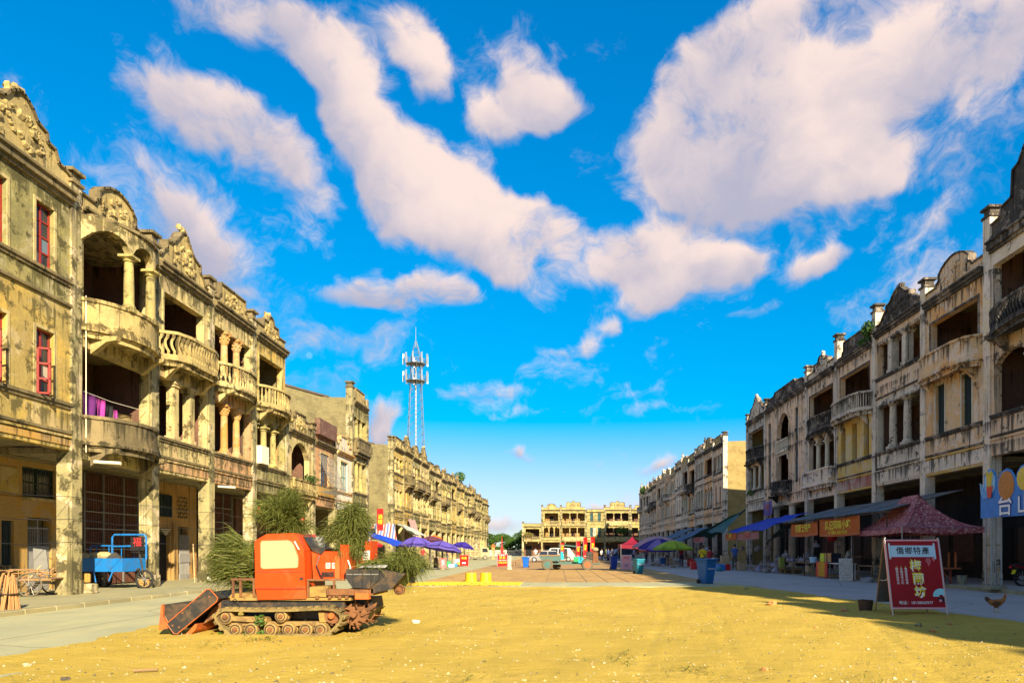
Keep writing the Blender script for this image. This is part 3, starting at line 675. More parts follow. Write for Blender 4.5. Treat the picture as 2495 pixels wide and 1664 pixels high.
# ---------------------------------------------------------------- ground
def dirtmat():
    m, t, b, o = newmat('packed_dirt'); p = pos(t)
    n1 = t.noise(p, .35, 6, .6); n2 = t.noise(p, 2.3, 8, .7); n3 = t.noise(p, 40, 4, .7); ws = t.noise(t.vmath('MULTIPLY', p, (.35, 2.2, 1)), 1.2, 7, .7)
    col = t.mix(t.ramp(n1, .3, .7), (.50,.355,.062,1), (.59,.415,.072,1))
    col = t.mix(t.math('MULTIPLY', t.ramp(n2, .5, .75), .5), col, (.40,.255,.07,1))
    col = t.mix(t.math('MULTIPLY', t.ramp(ws, .48, .66), .45), col, (.68,.49,.11,1))
    col = t.mix(t.math('MULTIPLY', t.ramp(n3, .58, .72), .5), col, (.30,.20,.05,1))
    col = t.mix(t.math('MULTIPLY', t.ramp(t.noise(p, 16, 3, .6), .66, .72), .6), col, (.17,.12,.045,1))
    t.l.new(col, b.inputs['Base Color']); b.inputs['Roughness'].default_value = .95; b.inputs['Specular IOR Level'].default_value = .1
    bumped(t, b, t.math('ADD', t.math('MULTIPLY', n2, 1.5), t.math('ADD', n3, t.math('MULTIPLY', t.noise(p, 9, 6, .7), 1.2))), .8, .035)
def concmat(name, c1, c2, dust, crack=True):
    m, t, b, o = newmat(name); p = pos(t)
    n1 = t.noise(p, .5, 7, .65); ws = t.noise(t.vmath('MULTIPLY', p, (1.6, .3, 1)), .9, 8, .7); n3 = t.noise(p, 30, 4, .7)
    col = t.mix(t.ramp(n1, .35, .65), c4(c1), c4(c2))
    col = t.mix(t.math('MULTIPLY', t.ramp(ws, .46, .68), .55), col, c4(dust))
    col = t.mix(.5, col, t.mix(n3, (.7,.7,.7,1), (1.25,1.25,1.25,1)), 'MULTIPLY')
    if crack:
        vo = t.add('ShaderNodeTexVoronoi', feature='DISTANCE_TO_EDGE'); t.put(vo.inputs['Vector'], t.vmath('ADD', p, t.vmath('MULTIPLY', t.add('ShaderNodeTexNoise').outputs['Color'], (.5,.5,0)))); vo.inputs['Scale'].default_value = .16
        col = t.mix(t.math('MULTIPLY', t.ramp(vo.outputs[0], .006, .002), .45), col, (.14,.12,.07,1))
    t.l.new(col, b.inputs['Base Color']); b.inputs['Roughness'].default_value = .85; b.inputs['Specular IOR Level'].default_value = .25
    bumped(t, b, t.math('ADD', n1, t.math('MULTIPLY', n3, .4)), .3, .02)
dirtmat()
concmat('road_concrete', (.40,.385,.22), (.34,.335,.20), (.52,.46,.22))
concmat('road_asphalt', (.44,.40,.36), (.37,.345,.315), (.50,.45,.37))
concmat('pavement_concrete', (.36,.33,.18), (.29,.27,.15), (.46,.39,.17))
concmat('kerb_stone', (.34,.30,.17), (.25,.22,.12), (.45,.37,.16), False)
flat('far_soil', (.22,.19,.10), .95)
brickmat('plaza_paving', (.42,.25,.08), (.36,.21,.07), (.30,.18,.07), .24, .12, .25, 'xy')
for k_, c_ in (('paver_a', (.40,.235,.07)), ('paver_b', (.36,.205,.06)), ('paver_c', (.43,.26,.085))): flat(k_, c_, .85, var=.22, scale=3, bump=.15, dirt=(.46,.31,.085), dirtamt=.75)
def sheet(name, poly, z, mat, kind='structure', label=None, thick=0., cat=None):
    mb = MB()
    if thick: mb.prism(poly, z - thick, z, 'xy')
    else: mb.add([(a, b, z) for a, b in poly], [tuple(range(len(poly)))])
    return struct(mb.build(name, mat), kind, label, cat)
sheet('ground', [(-900,-300),(900,-300),(900,1500),(-900,1500)], -.05, 'far_soil', label='dusty soil reaching out to the horizon')
# dirt square with gentle undulation
rs = random.Random(3)
def dz(x, y): return .018*math.sin(x*.9+y*.4)*math.sin(y*.7-x*.3) + .012*math.sin(x*2.3+1.7*y) + .006*math.sin(5*x-3*y)
def furrow(x, y):
    f = 0.
    for (x0, sl, wd) in ((1.1, .16, .10), (2.35, .155, .10), (-2.2, -.05, .12), (-.75, -.06, .12), (4.6, .3, .1), (5.6, .29, .1)):
        d = (x - x0 - sl*(y-8) - .12*math.sin(y*.5)) / wd
        if abs(d) < 3: f += math.exp(-d*d) * (-.009 + .005*math.sin(y*17 + x0*9)) + .004*math.exp(-(abs(d)-1.6)**2*3)
    return f
def dirt_pt(u, v):
    y = (-14 + 21*v/.06) if v < .06 else 7 + 20.7*((v-.06)/.94)**1.45; l = -7.8 + .12*math.sin(y*1.3) + .07*math.sin(y*4.1) + .05*math.sin(y*9.7); r = 9.55 - max(0, (y-15)/12.7)*1.7 + .12*math.sin(y*1.1) + .06*math.sin(y*5.3)
    return (l + (r-l)*u, y, .012 + dz(l+(r-l)*u, y)*(1 if .02 < u < .98 else .2) + (furrow(l+(r-l)*u, y) if 7 < y < 24 else 0))
struct(MB().grid(dirt_pt, 300, 210).build('dirt_square', 'packed_dirt', None, True), label='yellow packed dirt square in front of the shophouses')
sheet('left_road', [(-12.5,-14),(-7,-14),(-6.3,27.6),(-6.35,152),(-12.5,152)], -.012, 'road_concrete', label='pale concrete lane along the left row')
sheet('right_road', [(7.08,27.6),(9,15),(9,-14),(15.5,-14),(15.5,152),(7.08,152)], -.008, 'road_asphalt', label='grey lane in shade along the right row')
sheet('concrete_strip', [(-6.9,27.55),(8.2,27.55),(7.6,31.2),(-6.5,31.2)], .02, 'road_concrete', thick=.1, label='concrete strip between the dirt and the brick plaza')
plaza = sheet('plaza', [(-6.35,52.0),(7.1,52.0),(7.1,150),(-6.35,150)], .004, 'plaza_paving', label='red brick paved plaza down the middle of the street')
# nearest paving of the plaza: real pavers with open joints
rp = random.Random(5); groups = {'paver_a': [], 'paver_b': [], 'paver_c': []}
MB().box(-6.35, 7.1, 31.2, 52.0, -.04, -.006).build('paving_bed', 'far_soil', plaza)
pav = {k_: MB().cbox((0,0,0), (.93,.93,.06), None, .012).mesh('paver', k_) for k_ in groups}
n_ = 0
for j in range(22):
    for i in range(14):
        x = -6.35 + .96*i + .48; y = 31.2 + .945*j + .47
        if n_ < 300: put('paver', pav[rp.choice(list(groups))], plaza, (x, y, -.02 + rp.uniform(-.003, .003)), rp.uniform(-.004, .004)); n_ += 1
        else: groups[rp.choice(list(groups))].append((x, y))
rest = MB()
for k_ in groups:
    for (x, y) in groups[k_]: rest.cbox((x, y, -.02), (.93,.93,.06))
if rest.v: struct(rest.build('paver_field', 'paver_a', plaza), 'stuff')
# pavements with kerbs, split into kerb stones
def kerb(name, x0, x1, y0, y1, z, label, mat, sgn):
    g = sheet(name, [(x0,y0),(x1,y0),(x1,y1),(x0,y1)] if x0 < x1 else [(x1,y0),(x0,y0),(x0,y1),(x1,y1)], z, mat, thick=.3, label=label)
    me = {}
    y = y0; r_ = random.Random(int(abs(x0)*7))
    me = [MB().cbox((0,0,0), (.16,.985,.3), None, .02).mesh('kerb_block', 'kerb_stone') for _ in range(2)]
    while y < min(y1, 75): put('kerb_block', r_.choice(me), g, (x0 - sgn*.08, y+.5, z-.142+r_.uniform(-.008,.008)), r_.uniform(-.01,.01)); y += 1.
    return g
kerb('left_pavement', -12.66, -18.4, -4, 57, .1, 'raised concrete pavement under the left arcade', 'pavement_concrete', -1)
kerb('far_left_pavement', -12.66, -18.4, 62.5, 152, .1, 'concrete pavement under the far left arcade', 'pavement_concrete', -1)
kerb('right_pavement', 15.6, 20.9, -14, 66, .12, 'dark pavement under the right arcade', 'road_asphalt', 1)
kerb('far_right_pavement', 15.6, 20.9, 72, 156, .12, 'pavement under the far right arcade', 'road_asphalt', 1)
sheet('far_forecourt', [(-30,152),(30,152),(30,240),(-30,240)], -.004, 'road_concrete', label='concrete forecourt at the far end of the street')

# ---------------------------------------------------------------- left row, near block
GL = 'shophouses of the near left row'; BW = 4.15
ly = [21.25 + 4.19*i for i in range(6)]
h1, H1 = house('L', 16.95, 4.3, 'nearest left shophouse, flat yellow front with red casement windows and carved pediment', 'yellow_plaster', f1='win2', f2='win2', ped='statue', shop='bars', seed=11, win='red', group=GL,
   colm='cream_plaster', H=dict(b0=4.6, b1=5.05, s1=6.05, t1=8.0, f2=9.0, s2=9.85, t2=11.7, c0=12.2, c1=12.6, cap=13.35), wall2='olive_plaster', band='ochre_wall')
h2, _ = house('L', ly[0], 4.19, 'left shophouse with bowed double-arched balcony and purple washing hung below', 'cream_plaster', f1='cols', f1n=0, f2='bowarch', f2n=2, b1=('bow', 'solid', 'weathered_stone'), b2=('bow', 'solid', 'carved_stone'), ped='seg', shop='doors', seed=12, group=GL,
   colm='pale_yellow_plaster', H=dict(b0=4.4, b1=4.95, s1=5.8, t1=8.0, f2=8.6, s2=9.55, t2=11.6, c0=12.15, c1=12.4, cap=13.3), col='round', proj=.95)
h3, _ = house('L', ly[1], 4.19, 'left shophouse with angled baluster balcony, square columns and spired pediment', 'cream_plaster', f1='cols', f2='rect', b2=('trap', 'scroll', 'carved_stone'), ped='tri', shop='bars', seed=13, group=GL, colm='cream_plaster', col='square', band='pink_plaster')
h4, _ = house('L', ly[2], 4.19, 'left shophouse with orange columns under leafy capitals and long flat parapet panel', 'pink_plaster', f1='cols', f2='cols', b2=('bow', 'vase', 'cream_plaster'), ped='flat', shop='house', seed=14, group=GL, colm='orange_plaster', col='corinth', wall2='cream_plaster', band='pink_plaster')
h5, _ = house('L', ly[3], 4.19, 'last three-storey house of the near left row, small arches under round baluster balcony', 'olive_plaster', f1='arch3', f2='rect', b1=None, b2=('bow', 'vase', 'carved_stone'), ped='block', shop='bars', seed=15, group=GL, colm='pale_yellow_plaster', wall2='yellow_plaster')
HS = dict(b0=4.3, b1=4.85, s1=5.6, t1=7.7, f2=8.85, s2=9.85, t2=11.45, c0=12.15, c1=12.5, cap=13.3)
h6, _ = house('L', ly[4], 4.1, 'low two-storey left house with one arch and weedy balcony', 'cream_plaster', f1='arch1', b1=('straight', 'solid', 'carved_stone'), ped='step', seed=16, storeys=2, H=HS, group=GL, urn=True, proj=.3, inner='inner_warm')
h7, _ = house('L', ly[4]+4.1, 4.2, 'low pinkish left house with slanted window cage and brown parapet board', 'pink_plaster', f1='win1', ped='plain', seed=17, storeys=2, H=HS, group=GL, win='plain', relief=False)
h8, _ = house('L', ly[4]+8.3, 3.9, 'low white-tiled left house with tall pale green framed window', 'white_tile', trim='orange_plaster', f1='win1', ped='step', seed=18, storeys=2, H=HS, group=GL, win='teal', relief=False)
h9, _ = house('L', ly[4]+12.2, 3.9, 'tall narrow house ending the near left row, bare brick gable facing the square', 'olive_plaster', f1='cols', f2='cols', b1=None, b2=('straight', 'solid', 'weathered_stone'), ped='flat', seed=19, H=dict(HL, c0=12.3, c1=12.6, cap=13.8), group=GL, side='grey_brick', endpier=False, proj=.35, relief=False, colm='pale_yellow_plaster')
MB().box(3.9, 4.36, -.06, .42, 0, 13.4).build('pier', 'grey_pier', h9)
MB().prism([(.42,0),(.42,12.6),(2.2,12.7),(6.8,14.1),(11,13),(11,0)], 3.92, 4.3, 'yz').build('side_wall', 'grey_brick', h9)
MB().box(4.19, 4.45, .42, 2.2, 8.6, 12.6).build('side_wall', 'grey_brick', h5); MB().prism([(2.2,8.4),(2.2,12.65),(6.8,13.9),(11,12.8),(11,8.4)], 4.2, 4.42, 'yz').build('side_wall', 'grey_brick', h5)
# details of the near left houses
MB().tube((.9,-.15,4.35), (.9,-1.0,4.3), .055, n=10).build('drain_spout', 'pvc', h2); MB().tube((.6,-.15,4.3), (.6,-.9,4.25), .05, n=10).build('drain_spout', 'pvc', h4)
MB().tube((.54,-.13,4.6), (.54,-.13,9.6), .013, n=6).build('drain_pipe', 'pvc', h2)
MB().box(.52, 1.35, -.3, .1, 5.86, 6.75).build('water_tank', 'pvc', h5)
flat('dull_brown_board', (.13,.06,.045), .8, var=.4, dirt=(.25,.18,.1), dirtamt=.5)
g_ = MB()
for i in range(15):
    u = 1.0+i*.2; g_.path([(u,-.05,7.6),(u,-.55,6.3),(u,-.95,5.5),(u,-.9,5.25),(u,-.05,5.15)], .014, 4)
for (v, z) in ((-.05,7.6),(-.3,6.95),(-.55,6.3),(-.75,5.9),(-.95,5.5),(-.9,5.25)): g_.tube((1.0,v,z),(3.8,v,z), .016, n=4)
g_.build('window_cage', 'iron_frame', h7); MB().box(.6,3.9,-.3,.02,8.75,9.75).build('parapet_board', 'dull_brown_board', h7)
MB().box(.6,3.9,-.12,-.02,4.95,5.5).build('fascia_panel', 'ochre_wall', h7)

# ---------------------------------------------------------------- left row, far block
ORD = ['first','second','third','fourth','fifth','sixth','seventh','eighth','ninth','tenth','eleventh','twelfth','thirteenth','fourteenth','fifteenth','sixteenth','seventeenth','eighteenth','nineteenth','twentieth','twenty-first']
F1T = {'cols': 'open columned loggia', 'arch3': 'triple-arched loggia', 'slits': 'three tall shutter openings', 'win2': 'two plain windows', 'rect': 'wide square loggia', 'arch1': 'one round arch'}
PT = {'curve': 'curved pediment', 'tri': 'pointed pediment', 'flat': 'flat parapet panel', 'step': 'stepped parapet', 'seg': 'rounded pediment', 'block': 'blocky crested parapet', 'panel': 'low panelled parapet', 'plain': 'plain parapet', 'crown': 'tall crowned parapet', 'tall': 'tall carved gable'}
def far_row(row, y0, w, n, where, walls, trims, cols, seed, group, first, H):
    rr = random.Random(seed); y = y0; keys = []
    for i in range(n):
        ww = w*rr.uniform(.95, 1.05); f1 = rr.choice(['cols','arch3','slits','cols','win2','cols']); f2 = rr.choice(['cols','rect','cols','win2','rect','arch3'])
        pd = rr.choice(['curve','tri','flat','step','seg','block','panel']); b2 = rr.choice([None, ('bow','vase'), None, ('straight','slat'), ('bow','solid'), None])
        if i == 0: f1, f2, b2, pd = first
        d = rr.uniform(-.35, .3); HH = {k_: v + (d if k_ not in ('b0','b1') else d*.3) for k_, v in H.items()}
        wl = rr.choice(walls); kw = {}
        if row == 'L' and i == 0: kw = dict(side='grey_brick')
        if row == 'R' and i == 0: kw = dict(side='ochre_brick', endpier=True)
        lab = '%s house with %s, %s from the near end of the %s' % ({'L': 'yellowed', 'R': 'grimy'}[row], PT[pd], ORD[i], where)
        hh, _ = house(row, y, ww, lab, wl, rr.choice(trims), f1=f1, f2=f2, b2=b2, ped=pd, lod=1, seed=seed*100+i, colm=rr.choice(cols), H=HH, group=group, col=rr.choice(['round','square','round']), urn=rr.random() < .35,
              pier=rr.choice(['grey_pier','cream_plaster'] if row == 'L' else ['grey_plaster','white_column','grey_plaster']), proj=.6, shop='dark', inner='inner_brown', **kw)
        y += ww
    return y
HLF = dict(b0=3.9, b1=4.5, s1=5.3, t1=7.2, f2=7.9, s2=8.75, t2=10.2, c0=10.8, c1=11.1, cap=11.9)
yl = far_row('L', 62.6, 4.3, 20, 'far left row', ['pale_yellow_plaster','yellow_plaster','olive_plaster','cream_plaster','olive_plaster'], ['weathered_stone'], ['cream_plaster','pale_yellow_plaster'], 21, 'shophouses of the far left row', ('cols','cols',None,'flat'), HLF)
HRF = dict(b0=4.6, b1=5.4, s1=6.5, t1=8.7, f2=9.4, s2=10.3, t2=12.2, c0=12.9, c1=13.25, cap=14.3)
yr = far_row('R', 73.0, 5.0, 15, 'far right row', ['rose_plaster','grey_plaster','lilac_plaster','apricot_plaster'], ['black_mould','grey_plaster'], ['white_column','lilac_plaster'], 31, 'shophouses of the far right row', ('win2','cols',None,'flat'), HRF)

# ---------------------------------------------------------------- right row, near block (u runs towards the camera)
GR = 'shophouses of the near right row'
house('R', 21.0, 7.2, 'rightmost tall house with black curved balcony and carved gable, cut by the frame', 'rose_plaster', 'black_mould', 'lilac_plaster', f1='arch3', f2='cols', f2n=0, b2=('bow','scroll','black_mould'), ped='tall', seed=40, H=dict(HR, b0=5.3, b1=6.0, s1=6.95, t1=9.2, f2=10.05, s2=10.95, t2=13.0, c0=13.5, c1=13.95, cap=15.4), group=GR, colm='white_column', orn='black_mould', proj=.9, wall2='lilac_plaster')
house('R', 28.2, 4.9, 'right house with two green barred windows in peeling orange plaster', 'apricot_plaster', 'black_mould', 'lilac_plaster', f1='win2', f2='rect', b2=('trap','solid','apricot_plaster'), ped='seg', seed=41, group=GR, win='bars', colm='white_column', orn='rose_plaster', band='lilac_plaster', H=dict(HR, t1=9.1), proj=.7, beam_m='amber_plaster')
house('R', 33.1, 5.1, 'right house with pairs of fat mottled columns and heavily blackened bands', 'grey_plaster', 'black_mould', 'grey_plaster', f1='cols', f2='cols', ped='curve', seed=42, group=GR, colm='grey_plaster', orn='black_mould', H=dict(HR, t1=9.3, f2=9.7, s2=10.9, t2=12.7, c0=13.1, c1=13.45, cap=15.0), band='grey_plaster', wall2='rose_plaster', colr=.2, col2='square')
house('R', 38.2, 5.2, 'right house with amber slit windows and long slatted balcony over red-washed band', 'amber_plaster', 'black_mould', 'grey_plaster', f1='slits', f2='rect', b2=('trap','slat','grey_plaster'), ped='flat', seed=43, group=GR, colm='apricot_plaster', orn='black_mould', band='red_wash', wall2='rose_plaster', H=dict(HR, cap=15.0))
house('R', 43.4, 5.2, 'right house with white round columns, arches and sagging dark rounded balcony', 'lilac_plaster', 'black_mould', 'grey_plaster', f1='arch3', f2='rect', b2=('bow','vase','black_mould'), b1=('straight','solid','lilac_plaster'), proj=.4, ped='block', seed=44, group=GR, colm='white_column', orn='grey_plaster', wall2='rose_plaster')
hw_, _ = house('R', 48.6, 9.6, 'wide right house with tall central arch between narrow latticed stair windows', 'rose_plaster', 'black_mould', 'grey_plaster', f1='none', f2='none', ped='panel', seed=45, group=GR, colm='white_column', orn='black_mould', H=dict(HR, cap=14.2))
MB().box(0,0.001,0,0.001,0,.001) 
m_ = wall(MB(), .46, 9.6, 5.85, 12.85, [(1.0,1.7,6.5,12.0,0),(3.4,6.2,6.2,12.2,1.1),(7.4,8.1,6.5,12.0,0)]); m_.box(3.4,6.2,0,.3,9.0,9.6); m_.build('facade_wall', 'rose_plaster', hw_)
for a_ in (1.0, 7.4):
    for z_ in (6.5, 9.6): window(hw_, a_, a_+.7, z_, z_+2.4, .15, 'lattice', random.Random(9))
    MB().box(a_, a_+.7, .05, .28, 8.9, 9.6).build('spandrel', 'black_mould', hw_)
for a_ in (3.15, 6.2): MB().box(a_, a_+.25, -.07, 0, 5.9, 11.2).build('pilaster', 'rose_plaster', hw_)
balcony(hw_, 3.3, 6.3, 9.2, 10.1, .12, 'straight', 'slat', 'white_column', 0, random.Random(4)); balcony(hw_, 2.9, 6.8, 5.95, 6.8, .8, 'bow', 'scroll', 'black_mould', 0, random.Random(4))
for u_ in (3.0, 6.6): column(hw_, u_, .1, 0.1, 5.0, 'round', 'white_column', 0, .28)
house('R', 58.2, 5.6, 'end house of the near right row, slim paired columns and corner balcony', 'grey_plaster', 'black_mould', 'grey_plaster', f1='cols', f2='rect', b1=None, b2=('bow','slat','black_mould'), ped='tri', seed=46, group=GR, colm='white_column', orn='grey_plaster', H=dict(HR, cap=14.0), side='ochre_brick', proj=.6)
for i_, (a_, b_) in enumerate(((15.6,5.4),(10.4,5.2),(5.2,5.2),(-.2,5.4),(-5.6,5.4),(-11.0,5.4),(-16.4,5.4),(-22,5.6))):    # the row goes on past the camera
    house('R', a_, b_, 'right row shophouse beside the camera outside the picture, %s back' % ORD[i_], 'rose_plaster', 'black_mould', 'grey_plaster', f1='cols', f2='rect', ped=['curve','flat','seg','block','tri','flat','step','curve'][i_], lod=1, seed=60+i_, group=GR, H=dict(HR, cap=14.0+.3*(i_ % 3)) if i_ < 4 else dict(HR, t2=10.8, s2=10.0, f2=9.2, c0=11.2, c1=11.5, cap=12.3+.3*(i_ % 3)), colm='white_column')
house('L', 12.7, 4.25, 'left row shophouse beside the camera outside the picture', 'yellow_plaster', f1='win2', f2='cols', ped='flat', lod=1, seed=70, group=GL)

# ---------------------------------------------------------------- houses closing the far end
HE = dict(b0=3.3, b1=3.75, s1=4.6, t1=6.7, f2=7.35, s2=8.25, t2=10.1, c0=10.6, c1=10.9, cap=11.9)
GE = 'houses closing the street'
house('E', -8.5, 4.5, 'low roofless terrace house with plants, left end of the closing row', 'pale_yellow_plaster', f1='rect', b1=('straight','slat','cream_plaster'), ped='plain', lod=1, seed=80, H=dict(HE, t1=6.4), storeys=2, group=GE, relief=False, proj=.4)
house('E', -4.0, 4.4, 'closing house with arched first floor and small rounded parapet', 'pale_yellow_plaster', f1='arch3', f2='rect', b2=('straight','slat','cream_plaster'), ped='seg', lod=1, seed=81, H=HE, group=GE, proj=.3, relief=False, inner='inner_warm')
house('E', .4, 5.9, 'closing house with tall white arched sign in its parapet', 'pale_yellow_plaster', f1='cols', f2='cols', b1=('straight','solid','cream_plaster'), b2=('straight','slat','cream_plaster'), ped='crown', lod=1, seed=82, H=HE, group=GE, proj=.35, relief=False, colm='cream_plaster', inner='inner_warm')
he_, _ = house('E', 6.3, 4.4, 'plain lower closing house with four barred windows and lettered panel', 'pale_yellow_plaster', f1='win2', f2='win2', ped='plain', lod=1, seed=83, H=dict(HE, c0=10.2, c1=10.4, cap=10.8), group=GE, relief=False, win='teal')
house('E', 10.7, 5.9, 'closing house with tall square parapet and leafy balcony at right end', 'pale_yellow_plaster', f1='cols', f2='cols', b1=('straight','solid','cream_plaster'), b2=('straight','solid','cream_plaster'), ped='crown', lod=1, seed=84, H=HE, group=GE, proj=.35, relief=False, colm='cream_plaster')
house('E', 16.7, 5.5, 'closing house half hidden behind the far right row', 'pale_yellow_plaster', f1='cols', f2='cols', ped='flat', lod=1, seed=85, H=HE, group=GE, relief=False, endpier=True, side='grey_brick')

# ---------------------------------------------------------------- prop materials
flat('orange_paint', (.56,.052,.003), .45, var=.12, scale=3, dirt=(.34,.085,.02), dirtamt=.75, spec=.3)
flat('cream_plate', (.42,.33,.175), .45, var=.08, dirt=(.5,.38,.18), dirtamt=.4)
flat('rust', (.20,.085,.03), .85, var=.5, scale=8, bump=.4, dirt=(.07,.035,.02), dirtamt=.7)
flat('rust_yellow', (.32,.20,.05), .8, var=.4, scale=7, bump=.3, dirt=(.10,.05,.02), dirtamt=.6)
flat('black_steel', (.028,.026,.024), .5, var=.5, scale=7, dirt=(.15,.09,.04), dirtamt=.5)
flat('muddy_rubber', (.22,.16,.055), .95, var=.5, scale=6, bump=.5, dirt=(.06,.045,.025), dirtamt=.6)
flat('muddy_wheel', (.30,.19,.06), .85, var=.4, scale=8, bump=.4, dirt=(.10,.06,.025), dirtamt=.6)
flat('tyre', (.022,.021,.02), .85, var=.3); flat('muddy_tyre', (.13,.11,.07), .9, var=.4)
flat('white_label', (.7,.66,.58), .5); flat('silver', (.5,.5,.48), .35, metal=.6, var=.15)
flat('grey_steel', (.30,.29,.26), .45, metal=.5); flat('orange_dull', (.55,.12,.02), .6, dirt=(.2,.08,.03), dirtamt=.7)
flat('cart_blue', (.012,.17,.50), .4, var=.15, dirt=(.05,.12,.25), dirtamt=.5); flat('black_plastic', (.02,.02,.022), .5)
flat('stick_wood', (.42,.21,.075), .75, var=.35, scale=10); flat('old_wood', (.26,.16,.075), .85, var=.4, scale=9); flat('pale_wood', (.48,.33,.16), .8, var=.3)
flat('sack', (.46,.36,.17), .9, bump=.4, scale=9); flat('coal', (.05,.045,.04), .9, bump=.5, scale=12); flat('red_cloth', (.55,.03,.03), .8)
flat('purple_cloth', (.13,.02,.16), .85, var=.4); flat('magenta_cloth', (.45,.05,.32), .85); flat('black_cloth', (.02,.02,.02), .9); flat('mat_tan', (.42,.30,.12), .9, var=.3)
def grassmat(name, a, b, c, s=26):
    m, t, bs, o = newmat(name); p = pos(t)
    col = t.mix(t.ramp(t.noise(p, s, 2, .5), .35, .6), c4(a), c4(b)); col = t.mix(t.math('MULTIPLY', t.ramp(t.noise(p, s*1.7, 2, .5), .56, .66), .85), col, c4(c))
    t.l.new(col, bs.inputs['Base Color']); bs.inputs['Roughness'].default_value = .6; bs.inputs['Specular IOR Level'].default_value = .25
    tr = t.add('ShaderNodeBsdfTranslucent'); t.l.new(col, tr.inputs[0]); mx = t.add('ShaderNodeMixShader'); mx.inputs[0].default_value = .3
    t.l.new(bs.outputs[0], mx.inputs[1]); t.l.new(tr.outputs[0], mx.inputs[2]); t.l.new(mx.outputs[0], o.inputs[0])
grassmat('cut_grass', (.075,.10,.016), (.13,.15,.028), (.36,.31,.10)); grassmat('leaf_green', (.05,.13,.02), (.10,.20,.03), (.16,.24,.05), 9); grassmat('leaf_dark', (.03,.075,.015), (.06,.12,.022), (.10,.15,.03), 6); grassmat('dry_grass', (.30,.24,.07), (.22,.20,.05), (.45,.36,.13))

# ---------------------------------------------------------------- tracked harvester (local x along, y away from the camera, z up)
KH = 11.9 / F
hv = thing('tracked_harvester', 'orange and black tracked rice harvester heaped with cut grass on the dirt', 'harvester', (-1000*KH, 11.9, 0))
hx = lambda a: a / 3.457 * KH
hz = lambda b: 1.5 + (159 - b / 3.457) * KH
def hp(l): return [(hx(a), hz(b)) for a, b in l]
def track(par, y0, y1):
    loop = [(580,1075),(640,1045),(900,1052),(1200,1048),(1480,1035),(1570,1045),(1625,1085),(1640,1130),(1620,1175),(1560,1235),(1500,1272),(1400,1280),(1200,1281),(1000,1281),(800,1281),(690,1278),(630,1225),(575,1160),(552,1115)]
    pts = [Vector(p) for p in hp(loop)]; n = len(pts); mb = MB(); inn = []
    for i in range(n):
        d = (pts[(i+1) % n] - pts[i-1]).normalized(); nr = Vector((d.y, -d.x)); inn.append(pts[i] + nr * .045)
    vs = [(p.x, y, p.y) for y in (y0, y1) for p in pts] + [(p.x, y, p.y) for y in (y0, y1) for p in inn]; fs = []
    for i in range(n):
        j = (i+1) % n; fs += [(i, j, n+j, n+i), (2*n+j, 2*n+i, 3*n+i, 3*n+j), (i, 2*n+i, 2*n+j, j), (n+j, 3*n+j, 3*n+i, n+i)]
    t = mb.add(vs, fs).build('track', 'muddy_rubber', par)
    pad = MB().prism([(-.042,0),(.042,0),(.028,.034),(-.028,.034)], 0, y1-y0+.012).mesh('track_pad', 'muddy_rubber')
    tot = 0
    for i in range(n):
        a, b = pts[i], pts[(i+1) % n]; L = (b-a).length; d = (b-a)/L; k = .065 - (tot % .13)
        while k < L:
            q = a + d*k; o = put('track_pad', pad, t, (q.x, y0-.006, q.y)); nr = Vector((-d.y, d.x)); o.rotation_euler = (0, -math.atan2(d.y, d.x), 0); k += .13
        tot += L
    return t
RY = Matrix.Rotation(R(90), 3, 'X')
def wheel(par, zx, zy, r, y0, dep, name='road_wheel', mat='muddy_wheel'):
    c = (hx(zx), y0, hz(zy)); M = Matrix.Rotation(R(-90), 3, 'X')
    o = MB().lathe(c, [(r*.82, 0), (r, .012), (r, dep*.42), (r*.7, dep*.46), (r*.7, dep*.54), (r, dep*.58), (r, dep)], 18, M).build(name, mat, par)
    MB().lathe(c, [(r*.30, -.03), (r*.36, -.022), (r*.38, .012)], 10, M).build('hub', 'rust', o)
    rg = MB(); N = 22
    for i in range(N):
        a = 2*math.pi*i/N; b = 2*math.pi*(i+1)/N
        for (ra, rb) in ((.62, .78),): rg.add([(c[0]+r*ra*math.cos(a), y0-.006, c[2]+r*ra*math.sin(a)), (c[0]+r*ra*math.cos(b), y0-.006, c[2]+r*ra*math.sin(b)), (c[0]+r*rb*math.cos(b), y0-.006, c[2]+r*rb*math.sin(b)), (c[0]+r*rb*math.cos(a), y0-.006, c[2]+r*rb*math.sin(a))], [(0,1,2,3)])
    rg.build('rim_shade_ring', 'black_steel', o)  # flat dark ring paints the shadow inside the rim
    return o
